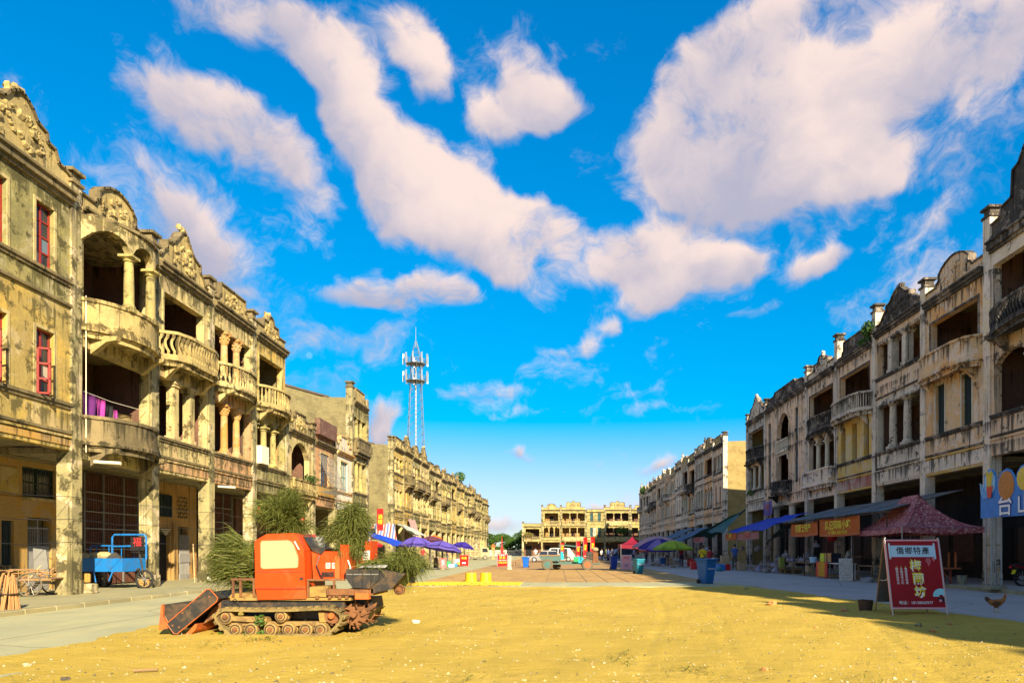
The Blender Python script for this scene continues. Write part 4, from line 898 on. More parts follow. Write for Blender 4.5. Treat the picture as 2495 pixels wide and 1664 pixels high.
for y0 in (0., 1.1):
    track(hv, y0, y0+.34)
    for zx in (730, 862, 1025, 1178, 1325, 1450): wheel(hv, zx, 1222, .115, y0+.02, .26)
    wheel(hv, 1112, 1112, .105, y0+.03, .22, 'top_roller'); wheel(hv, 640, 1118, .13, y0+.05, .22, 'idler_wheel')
    s = MB(); c = Vector((hx(1540), y0+.17, hz(1108)))
    for i in range(11): a = 2*math.pi*i/11; s.cbox(c+Vector((.15*math.cos(a), 0, .15*math.sin(a))), (.05, .1, .045), Matrix.Rotation(-a, 3, 'Y'))
    s.lathe((c.x, c.y-.08, c.z), [(.14,0),(.14,.16)], 16, Matrix.Rotation(R(-90), 3, 'X')); sp = s.build('drive_sprocket', 'rust', hv)
    MB().lathe((c.x, c.y-.15, c.z), [(.05,0),(.06,.02),(.06,.08)], 10, Matrix.Rotation(R(-90), 3, 'X')).build('hub', 'orange_dull', sp)
    MB().prism(hp([(700,1112),(990,1118),(990,1160),(950,1190),(915,1190),(910,1162),(700,1150)]), y0+.05, y0+.25).prism(hp([(640,1160),(1500,1160),(1500,1195),(640,1195)]), y0+.12, y0+.24).build('track_frame', 'muddy_wheel', hv)
    MB().prism(hp([(1420,1075),(1480,1072),(1500,1160),(1430,1165)]), y0+.1, y0+.22).build('sprocket_bracket', 'rust_yellow', hv)
MB().box(hx(590), hx(1640), .12, 1.36, hz(1040), hz(985)).box(hx(760), hx(1560), .36, 1.08, hz(1150), hz(1040)).build('chassis', 'black_steel', hv)
MB().box(hx(680), hx(1700), .06, 1.42, hz(978), hz(955)).build('deck_plate', 'rust_yellow', hv)
fr = MB()
for zx in (705, 768, 882): fr.box(hx(zx-9), hx(zx+9), .05, .09, hz(950), hz(805))
fr.box(hx(692), hx(902), .04, .10, hz(808), hz(790)).box(hx(692), hx(710), .1, 1.0, hz(808), hz(792)).box(hx(890), hx(905), .1, 1.0, hz(808), hz(792))
for zx in (700, 895): fr.box(hx(zx-9), hx(zx+9), .95, 1.0, hz(950), hz(805))
fr.build('front_frame', 'rust', hv); MB().prism(hp([(690,920),(900,920),(915,955),(660,955)]), .08, 1.1).build('footplate', 'rust_yellow', hv)
# cab side casing: two tiers of folded orange sheet
side_ = [(900,478),(938,452),(1002,416),(1232,410),(1262,440),(1318,548),(1326,880),(905,880)]
cb_ = MB().prism(hp(side_), .0, 1.02).build('cab_casing', 'orange_paint', hv)
MB().prism(hp([(905,882),(1326,882),(1330,962),(925,970)]), .022, 1.0).build('lower_skirt', 'orange_paint', hv)
win = [(962,472),(1185,466),(1212,480),(1232,505),(1268,600),(1272,620),(1270,690),(1258,703),(975,712),(956,700),(952,684),(950,490)]
MB().prism(hp(win), -.012, .001).build('side_plate', 'cream_plate', cb_)
q = hp(win); tr_ = MB()
for a, b in zip(q, q[1:]+q[:1]): tr_.tube((a[0], -.008, a[1]), (b[0], -.008, b[1]), .009, n=6)
tr_.build('plate_seal', 'orange_dull', cb_)
for (zx0, zx1, zz) in ((912,1318,735),(912,1318,872)): MB().box(hx(zx0), hx(zx1), -.004, .0, hz(zz+2), hz(zz-2)).build('panel_seam', 'black_steel', cb_)
for zx in (925, 1110, 1300):
    for zz in (745, 862): MB().lathe((hx(zx), 0., hz(zz)), [(.008,0),(.006,.006)], 6, Matrix.Rotation(R(90), 3, 'X')).build('rivet', 'rust', cb_)
MB().box(hx(1285), hx(1312), -.02, .0, hz(800), hz(780)).build('latch', 'black_steel', cb_)
for i in range(5): MB().box(hx(1420), hx(1525), .265, .279, hz(745+i*9), hz(740+i*9)).build('cooling_slot', 'black_steel', hv)
MB().path([(hx(1400), .27, hz(600)), (hx(1385), .22, hz(680)), (hx(1410), .24, hz(760)), (hx(1450), .2, hz(805))], .012, 5).build('hose', 'black_plastic', hv)
MB().path([(hx(1660), .18, hz(640)), (hx(1690), .12, hz(700)), (hx(1675), .1, hz(790))], .014, 5).build('hose', 'pvc', hv)
MB().tube((hx(1238), -.012, hz(478)), (hx(1276), -.012, hz(548)), .012, n=6).build('hinge_bar', 'white_label', cb_)
MB().prism(hp([(1330,560),(1590,565),(1590,798),(1345,800)]), .28, 1.1).build('engine_casing', 'orange_paint', hv)
MB().prism(hp([(1535,600),(1590,600),(1590,796),(1535,796)]), .262, .279).build('engine_door', 'orange_dull', hv)
MB().prism(hp([(1262,435),(1278,440),(1330,528),(1462,540),(1420,588),(1345,560)]), .25, 1.0).build('engine_hood', 'black_steel', hv)
lv = MB().box(hx(1285), hx(1370), .75, 1.0, hz(545), hz(430))
for i in range(8): lv.box(hx(1290+i*9), hx(1294+i*9), .735, .749, hz(530), hz(440))
lv.build('louvre_box', 'silver', hv)
MB().prism(hp([(1592,505),(1662,505),(1662,798),(1592,798)]), .2, .7).build('elevator_casing', 'orange_paint', hv)
MB().prism(hp([(1664,478),(1782,470),(1782,668),(1664,672)]), .75, 1.2).build('rear_panel', 'orange_paint', hv)
lb = MB().prism(hp([(1705,560),(1772,556),(1768,645),(1708,648)]), .74, .749).build('warning_label', 'white_label', hv)
for i in range(4): MB().box(hx(1715), hx(1760), .735, .7395, hz(584+i*14), hz(579+i*14)).build('printed_line', 'black_plastic', lb)
for zx in (1455, 1508):
    l2 = MB().prism(hp([(zx,662),(zx+38,660),(zx+38,708),(zx,710)]), .272, .279).build('maker_plate', 'white_label', hv)
    for i in range(3): MB().box(hx(zx+5), hx(zx+33), .268, .2715, hz(677+i*11), hz(672+i*11)).build('printed_line', 'black_plastic', l2)
pf = MB()
for zx in (1340, 1558): pf.box(hx(zx-8), hx(zx+8), .05, .09, hz(955), hz(800))
pf.box(hx(1330), hx(1650), .04, .1, hz(812), hz(796)).box(hx(1330), hx(1345), .1, 1.1, hz(812), hz(798)).box(hx(1500), hx(1735), .03, .1, hz(932), hz(880))
pf.build('side_platform', 'rust', hv); MB().prism(hp([(1352,862),(1508,856),(1512,925),(1490,948),(1352,948)]), .06, .5).build('battery_box', 'rust_yellow', hv)
for i, zx in enumerate((1410, 1515, 1600, 1660)): MB().box(hx(zx), hx(zx+26), .02, .06, hz(962), hz(938)).build('bracket_tab', 'rust', hv)
# grain tray
tk = MB().prism(hp([(1665,712),(1945,716),(1945,800),(1872,876),(1722,870),(1665,792)]), .02, 1.25).build('grain_tank', 'black_steel', hv)
a0, a1 = .0, 1.25
ch = MB(); T = hp([(1946,714),(2162,752),(2040,884),(1872,920),(1872,878),(1946,802)])
ch.prism(T, .06, 1.2).build('tank_chute', 'black_steel', tk)
MB().prism(hp([(1768,700),(1800,682),(2012,678),(1990,702)]), .1, .9).build('tank_lid', 'silver', tk)
MB().box(hx(1672), hx(1940), .008, .0195, hz(760), hz(752)).build('tank_rib', 'grey_steel', tk)
for zx in (1728, 1806, 1880): MB().box(hx(zx-4), hx(zx+4), .006, .0195, hz(866), hz(722)).build('tank_rib', 'black_steel', tk)
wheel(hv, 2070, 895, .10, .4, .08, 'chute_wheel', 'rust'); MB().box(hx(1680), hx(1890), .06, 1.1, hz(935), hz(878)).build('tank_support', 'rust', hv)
MB().box(hx(1745), hx(1862), .0, .14, hz(966), hz(914)).build('hitch_block', 'orange_dull', hv)
bk = MB().lathe((hx(2178), .5, hz(842)), [(.045,0),(.055,.11)], 10).build('hanging_bucket', 'black_plastic', hv); MB().path([(hx(2155), .5, hz(785)), (hx(2178), .5, hz(745)), (hx(2200), .5, hz(785))], .005, 5).build('handle', 'grey_steel', bk)
# rotor at the back
rt = MB(); c = Vector((hx(1715), .7, hz(1105))); M = Matrix.Rotation(R(-90), 3, 'X')
for yy in (.25, .75, 1.2): rt.lathe((c.x, yy, c.z), [(.2,0),(.21,.015),(.2,.03)], 16, M)
rr_ = random.Random(8)
for yy in (.2, .5, .8, 1.1, 1.25):
    for i in range(9):
        a = 2*math.pi*i/9 + rr_.uniform(-.2,.2); p0 = Vector((c.x+.12*math.cos(a), yy, c.z+.12*math.sin(a))); p1 = Vector((c.x+.29*math.cos(a+.3), yy+rr_.uniform(-.05,.05), c.z+.27*math.sin(a+.3))); rt.tube(p0, p1, .018, .008, 5)
rt.tube((c.x, .1, c.z), (c.x, 1.35, c.z), .045, n=10); rt.build('rear_rotor', 'rust', hv)
rg = MB(); rg.path([(hx(1810), .3, hz(985)), (hx(1830), .3, hz(1060)), (hx(1800), .3, hz(1140)), (hx(1735), .3, hz(1205)), (hx(1690), .3, hz(1225))], .03, 6); rg.build('rotor_guard', 'rust', hv)
MB().prism(hp([(1800,1055),(1898,1000),(1888,1035),(1850,1065),(1820,1075)]), .25, .28).build('torn_flap', 'rust', hv)
MB().prism(hp([(1600,975),(1830,970),(1845,1060),(1790,1150),(1690,1200),(1640,1100)]), .4, 1.15).build('rotor_housing', 'black_steel', hv)
# cutting header in front
arm = [(500,882),(530,880),(596,955),(585,985),(255,1255),(228,1255),(165,1170)]
hd = MB().prism(hp(arm), -.02, .03).prism(hp(arm), 1.5, 1.55).build('header_side_plate', 'black_steel', hv)
MB().prism(hp([(512,905),(570,965),(250,1228),(190,1165)]), .03, 1.5).build('header_body', 'black_steel', hv)
ed = MB(); q = hp(arm)
for a, b in zip(q, q[1:]+q[:1]): ed.tube((a[0], -.024, a[1]), (b[0], -.024, b[1]), .008, n=5)
ed.build('header_rim', 'orange_dull', hd)
for (zx, zy) in ((522,945),(440,940),(408,980),(300,1080),(215,1185),(270,1200),(330,1205)): MB().lathe((hx(zx), -.02, hz(zy)), [(.02,0),(.015,.012)], 8, Matrix.Rotation(R(90), 3, 'X')).build('bolt', 'rust', hd)
MB().prism(hp([(115,1012),(330,1003),(165,1165),(130,1100)]), .05, 1.45).build('header_trough', 'black_steel', hv)
MB().prism(hp([(90,1226),(112,1010),(132,1008),(128,1110),(165,1175),(168,1212)]), .0, .06).prism(hp([(90,1226),(112,1010),(132,1008),(128,1110),(165,1175),(168,1212)]), 1.45, 1.5).build('divider_point', 'orange_dull', hv)
MB().prism(hp([(285,1272),(330,1225),(372,1178),(392,1182),(372,1232),(325,1272)]), .1, 1.4).build('skid', 'orange_dull', hv)
MB().prism(hp([(390,1190),(480,1140),(640,1040),(700,985),(560,985),(470,1060)]), .3, 1.2).build('feed_house', 'rust', hv)
tn = MB()
for (zx, zz) in ((250,1300),(280,1302),(330,1296),(420,1276)): tn.tube((hx(zx), .02, hz(1250)), (hx(zx+5), .02, hz(zz-4)), .007, n=5)
tn.build('cutter_tine', 'silver', hv)
MB().path([(hx(640), .0, hz(975)), (hx(690), -.01, hz(1000)), (hx(735), -.01, hz(960)), (hx(780), -.01, hz(1000))], .008, 5).build('hose', 'black_plastic', hv)

# ---------------------------------------------------------------- heaps of cut grass
def blades(mb, n, base, direc, ln, wd, rs_, droop=.5):
    for _ in range(n):
        b = Vector(base(rs_)); d = Vector(direc(rs_, b)).normalized(); L = ln*rs_.uniform(.55, 1.25); wdt = wd*rs_.uniform(.6, 1.3)
        sd = d.cross(Vector((rs_.uniform(-1,1), rs_.uniform(-1,1), rs_.uniform(-1,1)))).normalized()*wdt
        m = b + d*L*.55; e = b + d*L + Vector((0,0,-droop*L*rs_.uniform(.3,1.2)))
        mb.add([b-sd, b+sd, m+sd*.8, m-sd*.8, e], [(0,1,2,3), (3,2,4)])
def grass_heap(name, label, c, r, n, ln, dirf, seed, mat='cut_grass', wd=.006, droop=.5, core=True):
    rs_ = random.Random(seed); c = Vector(c); o = thing(name, label, 'grass', c, 0, 'heaps of cut grass on the harvester')
    mb = MB()
    def base(q):
        while True:
            v = Vector((q.uniform(-1,1), q.uniform(-1,1), q.uniform(-1,1)))
            if v.length < 1: break
        return (v.x*r[0], v.y*r[1], v.z*r[2])
    K = 13; cl = [Vector(base(rs_))*1.0 for _ in range(K)]      # uneven tufts, each lying its own way
    for q_ in cl:
        sz = rs_.uniform(.3, .55); tw = Vector((rs_.gauss(0,.35), rs_.gauss(0,.35), rs_.gauss(0,.35)))
        blades(mb, n // K, lambda z_: (q_.x + z_.gauss(0, sz*.5)*r[0], q_.y + z_.gauss(0, sz*.5)*r[1], q_.z + z_.gauss(0, sz*.5)*r[2]), lambda z_, b_: Vector(dirf(z_, b_)) + tw, ln*rs_.uniform(.75,1.2), wd, rs_, droop)
    s = mb.build('blades', mat, o); s['kind'] = 'stuff'
    if core: MB().blob((0,0,0), r[0]*.6, r[1]*.65, r[2]*.6, rs_, .25, 10, 7).build('packed_core', mat, o)
    return o
HX = lambda zx, y, zy: Vector((-1000*KH + hx(zx), 11.9 + y, hz(zy)))
grass_heap('grass_heap', 'grass heap drooping over the front frame left of the orange cab', HX(760, .5, 620), (.31,.48,.40), 5200, .44, lambda q, b: (-1.2+q.uniform(-.35,.35), q.uniform(-.7,.2), -.05+b.z*1.0+q.uniform(-.5,.3)), 1, droop=.45)
grass_heap('grass_heap', 'upright grass heap on top of the orange cab roof', HX(1075, .5, 250), (.36,.42,.30), 4800, .34, lambda q, b: (b.x*1.5+q.uniform(-.6,.6), q.uniform(-1,.3), .35+b.z*1.4+q.uniform(-.6,.8)), 2, droop=.25)
grass_heap('grass_heap', 'grass heap hanging over the engine behind the cab', HX(1615, .55, 350), (.31,.38,.32), 4200, .30, lambda q, b: (b.x*1.6+q.uniform(-.8,.8), q.uniform(-1,.3), -.15+b.z*.9+q.uniform(-.6,.5)), 3, droop=.4)
grass_heap('grass_heap', 'low grass mound spilling over the black grain tray', HX(2010, .7, 655), (.44,.5,.17), 4200, .33, lambda q, b: (b.x*.9+q.uniform(-.7,.9), q.uniform(-1,.2), .1+b.z*1.3+q.uniform(-.3,.3)), 4, droop=.5)

# ---------------------------------------------------------------- left pavement: sticks, hand cart, cargo tricycle
st = thing('stick_bundle', 'bundle of brown sticks tied and stood on the left pavement', 'sticks', (-12.95, 16.05, .1)); rs_ = random.Random(6)
for i in range(34):
    a = rs_.uniform(0, 6.28); r1 = .26*math.sqrt(rs_.random()); MB().tube((r1*math.cos(a), r1*math.sin(a), 0), (r1*.55*math.cos(a+.5)+rs_.uniform(-.03,.03), r1*.55*math.sin(a+.5), rs_.uniform(.7,.86)), .018, .016, 6).build('stick', 'stick_wood', st)
MB().lathe((0,0,.36), [(.235,0),(.235,.02)], 14).build('wire_tie', 'black_steel', st)
def spoked(par, c, r, y=.05, n=16, mat='old_wood', axis='Y', tyre_m='muddy_tyre'):
    M = Matrix.Rotation(R(90), 3, 'X') if axis == 'Y' else Matrix.Rotation(R(90), 3, 'Y')
    N = 28; mb = MB(); pts = [Vector(c) + M @ Vector((r*math.cos(2*math.pi*i/N), r*math.sin(2*math.pi*i/N), 0)) for i in range(N+1)]
    mb.path(pts, y*.5, 6); o = mb.build('wheel', tyre_m, par); sp = MB(); sp.lathe(Vector(c) - M @ Vector((0,0,.06)), [(.04,0),(.05,.06),(.04,.12)], 8, M)
    for i in range(n): a = 2*math.pi*i/n; sp.tube(Vector(c) + M @ Vector((.03*math.cos(a+.3), .03*math.sin(a+.3), .02*(-1)**i)), Vector(c) + M @ Vector((r*.95*math.cos(a), r*.95*math.sin(a), 0)), .006, n=4)
    sp.build('spokes', 'grey_steel', o); return o
hc = thing('hand_cart', 'old wooden two-wheeled hand cart parked behind the first left pier', 'cart', (-16.35, 20.6, .1), R(8))
spoked(hc, (.55,-.35,.36), .34); spoked(hc, (-.55,-.2,.36), .34); spoked(hc, (.55,.85,.36), .34)
cm = MB()
for i in range(7): cm.box(-1.15, 1.05, -.3+i*.16, -.17+i*.16, .52, .55)
cm.build('deck_boards', 'old_wood', hc)
for y in (-.33, .9): MB().tube((-1.5,y,.5),(1.15,y,.5),.035,n=7).tube((-1.1,y,.78),(1.0,y,.8),.018,n=6).build('shaft', 'old_wood', hc)
pp = MB()
for i in range(9): pp.tube((-1.05+i*.26,-.33,.5),(-1.05+i*.26,-.33,.79),.014,n=5)
pp.build('side_posts', 'rust_yellow', hc); scrap = MB()
for i in range(26): a = Vector((rs_.uniform(-1,.9), rs_.uniform(-.2,.8), rs_.uniform(.56,.7))); scrap.tube(a, a+Vector((rs_.uniform(-.5,.5), rs_.uniform(-.2,.2), rs_.uniform(0,.12))), .014, n=5)
scrap.build('scrap_load', 'stick_wood', hc)
for i, (x, lab, ang) in enumerate(((-15.75, 'pale broom handle leaning on the first left pier', .5), (-15.6, 'brown plank leaning low against the first left pier', .8))):
    tag(MB().tube((x-.75,20.7+i*.25,.1), (x-.12,21.1+i*.2,1.15-.2*i), .022 if i == 0 else .05, n=7).build(['broom','plank'][i], ['pale_wood','old_wood'][i]), lab, ['broom','plank'][i])
tag(MB().prism([(0,0),(.42,0),(.30,1.05),(-.05,1.1)], 0, .04).build('sheet_panel', 'grey_steel', None, False, (-16.1, 21.0, .45), R(12)), 'grey metal sheet leaning behind the first left pier', 'sheet')
tc_ = thing('cargo_tricycle', 'bright blue cargo tricycle loaded with sacks under the left arcade', 'tricycle', (-17.75, 24.3, .1), R(-3)); tc_.scale = (1.22, 1.1, 1.25)
bx = MB(); W_, L_ = 1.35, 1.9
bx.box(0, L_, 0, .04, .5, .88).box(0, L_, W_-.04, W_, .5, .88).box(0, .04, .04, W_-.04, .5, .88).box(L_-.04, L_, .04, W_-.04, .5, .88).box(.04, L_-.04, .04, W_-.04, .5, .54); bx.build('cargo_box', 'cart_blue', tc_)
MB().path([(0,0,.88),(0,0,1.18),(.05,0,1.22),(L_,0,1.22)], .022, 7).build('side_rail', 'cart_blue', tc_) if 0 else None; ra = MB(); ra.path([(0,W_,.88),(0,W_,1.2),(.08,W_,1.24),(L_,W_,1.24)], .022, 7)
for i in range(5): ra.tube((.2+i*.4,W_,.88),(.2+i*.4,W_,1.22),.014,n=6)
ra.build('side_rail', 'cart_blue', tc_)
bk_ = MB(); bk_.path([(L_-.75,W_*.5,.88),(L_-.75,W_*.5,1.48),(L_-.68,W_*.5,1.56),(L_+.25,W_*.5,1.56),(L_+.3,W_*.5,1.48),(L_+.3,W_*.5,.85)], .03, 8); bk_.tube((L_-.75,W_*.5,1.22),(L_+.3,W_*.5,1.22),.02,n=6); bk_.build('seat_back_frame', 'cart_blue', tc_)
bp = MB().box(L_-.15, L_+.27, W_*.5-.05, W_*.5-.03, 1.1, 1.5).build('back_panel', 'black_plastic', tc_); text('福', .28, 'red_cloth', bp, (L_+.06, W_*.5-.056, 1.33), name='painted_character')
for y in (.1, W_-.1): spoked(tc_, (.5,y,.26), .25, .07, 14, tyre_m='tyre')
spoked(tc_, (L_+.25,W_*.5,.26), .25, .07, 14, tyre_m='tyre'); fk = MB(); fk.tube((L_-.3,W_*.5,.5),(L_+.1,W_*.5,.55),.04).tube((L_+.25,W_*.5,.26),(L_+.1,W_*.5,1.0),.025).tube((L_+.05,W_*.5-.3,1.05),(L_+.05,W_*.5+.3,1.05),.015); fk.build('fork', 'black_steel', tc_)
MB().tube((L_*.55,-.02,.5),(L_*.55+.08,-.04,.2),.02).tube((L_*.85,-.02,.5),(L_*.8,-.04,.24),.02).build('stand', 'cart_blue', tc_)
for i in range(3): tag(MB().blob((-17.2+i*.25, 24.75+.18*i, 1.24+.02*i), .27,.2,.15, random.Random(i), .15, 10, 7).build('sack', 'sack', None, True), ['bulging tan sack at the front of the blue tricycle', 'tan sack in the middle of the blue tricycle load', 'rear tan sack on the blue tricycle'][i], 'sack', 'sacks on the tricycle')
tag(MB().lathe((-16.2, 24.95, 1.08), [(.36,0),(.27,.12),(.13,.25),(.03,.33)], 14).build('coal_pile', 'coal', None, True), 'dark pointed heap of coal in the blue tricycle', 'coal')
tag(MB().blob((-17.5,24.8,1.22), .2,.13,.1, random.Random(5), .2, 9, 6).build('purple_bag', 'purple_cloth', None, True), 'crumpled purple bag at the back corner of the tricycle', 'bag')
# bricks and blocks by the piers, bucket, broom
for i, (x, y, z, m_, l) in enumerate(((-15.05,21.95,.1,'grey_pier','mossy stone block beside the first left pier'), (-15.35,22.2,.42,'ochre_wall','red brick stub on top of the mossy block'), (-15.35,25.35,.1,'ochre_wall','square ochre block at the foot of the second left pier'))):
    tag(MB().cbox((x,y,z+.16), (.36,.3,.32) if i != 1 else (.25,.12,.3), rz3(.1*i), .03).build('stone_block', m_), l, 'block')
bu = thing('paint_bucket', 'black paint bucket with torn label beside third left pier', 'bucket', (-14.75, 29.0, .1)); MB().lathe((0,0,0), [(.13,0),(.155,.36),(.165,.37),(.165,.39),(.14,.39),(.12,.05)], 14).build('pail', 'black_plastic', bu); MB().box(-.07,.07,-.165,-.15,.12,.26).build('torn_label', 'white_label', bu)
tag(MB().tube((-15.55,29.2,.1),(-15.75,29.45,1.75),.022,n=7).build('pole', 'pale_wood'), 'pale wooden pole leaning near the third left pier', 'pole')
# washing on the first balcony of the second house: h2 local, u -> +y
def hang(name, lab, y, wd_, z0, z1, m_, x=-15.25):
    o = MB().grid(lambda u, v: (x + .04*math.sin(u*9+v*2), y+wd_*u, z1-(z1-z0)*v), 10, 6, (.015,0,0)).build(name, m_, None, True); tag(o, lab, 'laundry', 'washing on the balcony'); return o
hang('hanging_blanket', 'dark purple blanket hung at the left of the washing line', 21.9, .62, 5.4, 6.55, 'purple_cloth'); hang('hanging_shawl', 'magenta checked shawl hung beside the purple blanket', 22.55, .42, 5.45, 6.5, 'magenta_cloth'); hang('hanging_shirt', 'black shirt hung next to the magenta shawl', 23.0, .36, 5.55, 6.4, 'black_cloth'); hang('hanging_towel', 'small pink towel at the right end of washing line', 23.4, .16, 5.5, 6.3, 'magenta_cloth'); hang('hanging_mat', 'tan woven mat hung at right of balcony washing', 23.75, 1.2, 5.0, 6.35, 'mat_tan', -15.6)
tag(MB().path([(-15.3,21.4,6.62),(-15.3,23.4,6.56),(-15.3,25.6,6.64)], .012, 5).build('washing_line', 'pvc'), 'thin washing line across the second house balcony', 'line')

# ---------------------------------------------------------------- litter, stones and grain on the square
def stone(x, y, s, lab, m_='grey_pier', seed=0):
    p = gnd(x, y); tag(MB().blob((p.x, p.y, s*.42+dz(p.x, p.y)), s, s*.8, s*.6, random.Random(seed), .28, 8, 6).build('stone', m_), lab, 'stone', 'stones lying on the square')
flat('brick_stone', (.50,.24,.08), .9, var=.3, bump=.4)
for i, (x, y, s, m_, lab) in enumerate(((1831,1491,.045,'brick_stone','small ochre stone at the shadow edge, nearest the shade'), (1815,1518,.04,'brick_stone','small red stone a little left below the shade edge'), (1863,1523,.035,'brick_stone','tiny dark red stone alone in the sunny dirt'), (1964,1512,.035,'brick_stone','tiny red stone just outside the long shadow tip'), (1988,1531,.04,'brick_stone','flat ochre stone right of the shadow tip'), (1864,1640,.05,'brick_stone','round brown stone with clear shadow at bottom right'),
    (2238,1527,.075,'grey_pier','pale grey rock in shade below the red sign'), (2314,1522,.06,'brick_stone','dark brown lump in the shade right of the red sign'), (2273,1538,.06,'brick_stone','reddish broken piece in shade below the red sign'), (2058,1490,.10,'brick_stone','flat brown slab left of the dark basket'), (1880,1475,.13,'brick_stone','long flat board piece in the shaded dirt'), (65,1622,.05,'grey_pier','small grey stone at bottom left of the dirt'), (159,1655,.05,'black_mould','black stone with pale top at bottom left edge'), (1818,1435,.08,'grey_pier','grey lump near the shaded lane edge'))): stone(x, y, s, lab, m_, i)
p = gnd(1013, 1517); tag(MB().blob((p.x,p.y,.03), .09,.06,.035, random.Random(2), .4, 7, 5).build('paper_scrap', 'white_label'), 'crumpled white paper scrap right of the harvester', 'paper')
p = gnd(355, 1638); tag(MB().tube((p.x-.13,p.y-.03,.03),(p.x+.13,p.y+.03,.035),.016,n=6).build('stick', 'old_wood'), 'short brown stick lying at bottom left of the dirt', 'stick')
rl = random.Random(17); lit = MB(); lg = MB()
def straw(mb, x, y, L, a, h=.012):
    d = Vector((math.cos(a), math.sin(a), 0))*L/2; s_ = Vector((-d.y, d.x, 0)).normalized()*.004; c = Vector((x, y, .025+dz(x, y)))
    b = Vector((rl.uniform(-.02,.02), rl.uniform(-.02,.02), h)); mb.add([c-d-s_, c-d+s_, c+s_+b, c-s_+b, c+d+s_*.5, c+d-s_*.5], [(0,1,2,3),(3,2,4,5)])
for i in range(420):
    y = 7.6 + 19*rl.random()**1.6; x = rl.uniform(-7, 8.5); straw(rl.choice([lit, lit, lg]), x, y, rl.uniform(.06,.30), rl.uniform(0, 6.28))
for (x, y, n) in ((1700,1640,40),(1735,1545,24),(1655,1565,12),(1520,1600,20),(1400,1612,16),(1130,1655,16),(1500,1615,26),(640,1560,40),(900,1545,30),(520,1575,16),(1960,1560,10),(2100,1660,10),(1180,1475,18),(1300,1470,14)):
    p = gnd(x, y)
    for _ in range(n): straw(rl.choice([lit, lg]), p.x+rl.gauss(0,.16), p.y+rl.gauss(0,.18), rl.uniform(.05,.26), rl.uniform(0, 6.28), rl.uniform(.01,.05))
struct(lit.build('straw_litter', 'dry_grass'), 'stuff', 'dry straw stalks scattered over the yellow dirt', 'straw'); struct(lg.build('grass_litter', 'leaf_dark'), 'stuff', 'green grass scraps scattered over the yellow dirt', 'grass')
pb = MB()
for i in range(2600):
    y = 7.5 + 20*rl.random()**1.7; x = rl.uniform(-7.6, 9.0); s = rl.uniform(.006,.02)*(1.6 if rl.random() < .06 else 1); z = .012+dz(x, y)
    pb.add([(x-s,y-s*.7,z),(x+s,y-s*.6,z),(x+s*.6,y+s,z),(x-s*.7,y+s*.8,z),(x-s*.2,y,z+s*.9),(x+s*.3,y+s*.1,z+s*.8)], [(0,1,5,4),(1,2,5),(2,3,4,5),(3,0,4)])
struct(pb.build('pebbles', 'grey_pier'), 'stuff', 'small pebbles and clods strewn over the dirt', 'pebbles')
flat('grain_gold', (.66,.40,.03), .85, var=.35, scale=14, bump=.6); flat('yellow_plastic', (.72,.43,.012), .45, var=.1)
gr = MB(); gr.grid(lambda u, v: (-6.2+4.2*u, 28.3+2.3*v, .03 + .07*(math.sin(math.pi*u)**.5)*(math.sin(math.pi*v)**.6) + .012*math.sin(u*61+v*17)*math.sin(v*43)), 60, 24)
for i in range(1800): u, v = rl.random(), rl.random(); x = -6.6+5.0*u; y = 28.1+2.7*v; gr.cbox((x, y, .035+.07*max(0,math.sin(math.pi*u))**.5*max(0,math.sin(math.pi*v))**.6), (.05,.035,.03), rz3(rl.uniform(0,3)))
struct(gr.build('drying_grain', 'grain_gold'), 'stuff', 'strip of golden grain spread to dry on the concrete', 'grain')
for i, x in enumerate((-4.12, -3.42)): tag(MB().lathe((x, 32.2, -.0), [(.29,0),(.28,.03),(.25,.4),(.245,.42),(.05,.425)], 18).build('yellow_basket', 'yellow_plastic'), ['upturned yellow basket, left of the two by the grain', 'upturned yellow basket, right of the two by the grain'][i], 'basket', 'upturned yellow baskets')

# ---------------------------------------------------------------- sandwich board
flat('sign_red', (.30,.004,.012), .3, var=.25, scale=2.2); flat('sign_bright_red', (.62,.012,.012), .35, var=.1); flat('pink_frame', (.72,.36,.40), .4, var=.05); flat('sky_panel', (.45,.66,.78), .4, var=.05); flat('ink', (.012,.012,.016), .6)
flat('white_ink', (.85,.85,.82), .5, var=.03); flat('yellow_ink', (.85,.72,.02), .5, var=.05); flat('pink_ink', (.75,.28,.33), .5); flat('fan_blue', (.30,.68,.72), .5, var=.1); flat('alu', (.55,.56,.57), .35, metal=.7, var=.1); flat('dark_board', (.10,.10,.10), .7)
sb = thing('sandwich_board', 'red standing signboard with white and yellow Chinese lettering on the shaded dirt', 'sign', (8.22, 15.5, 0))
tilt = math.atan2(.36, 1.6); MF = Matrix.Rotation(-tilt, 4, 'X'); 
fb = bpy.data.objects.new('front_board', MB().box(-.62, .62, 0, .02, 0, 1.6).mesh('front_board', 'sign_red')); COL.objects.link(fb); fb.parent = sb; fb.location = (0, .04, .165); fb.rotation_euler = (-tilt, 0, 0)
pf = MB().box(-.64,-.605,-.015,.03,-.01,1.61).box(.605,.64,-.015,.03,-.01,1.61).box(-.605,.605,-.015,.03,1.575,1.61).box(-.605,.605,-.015,.03,-.01,.025).build('frame', 'pink_frame', fb)
def onb(u, v): return (-.62+1.24*u, -.004, 1.6*(1-v))     # sign position: right, down
scp = MB().box(-.52,.50,-.006,-.001,1.20,1.47).build('scroll_panel', 'sky_panel', fb)
for x in (-.54, .50): MB().tube((x,-.012,1.15),(x,-.012,1.52),.02,n=8).build('scroll_rod', 'sky_panel', fb)
text('僑鄉特產', .185, 'ink', fb, (0,-.008,1.335), space=1.12, depth=.001, bold=.002)
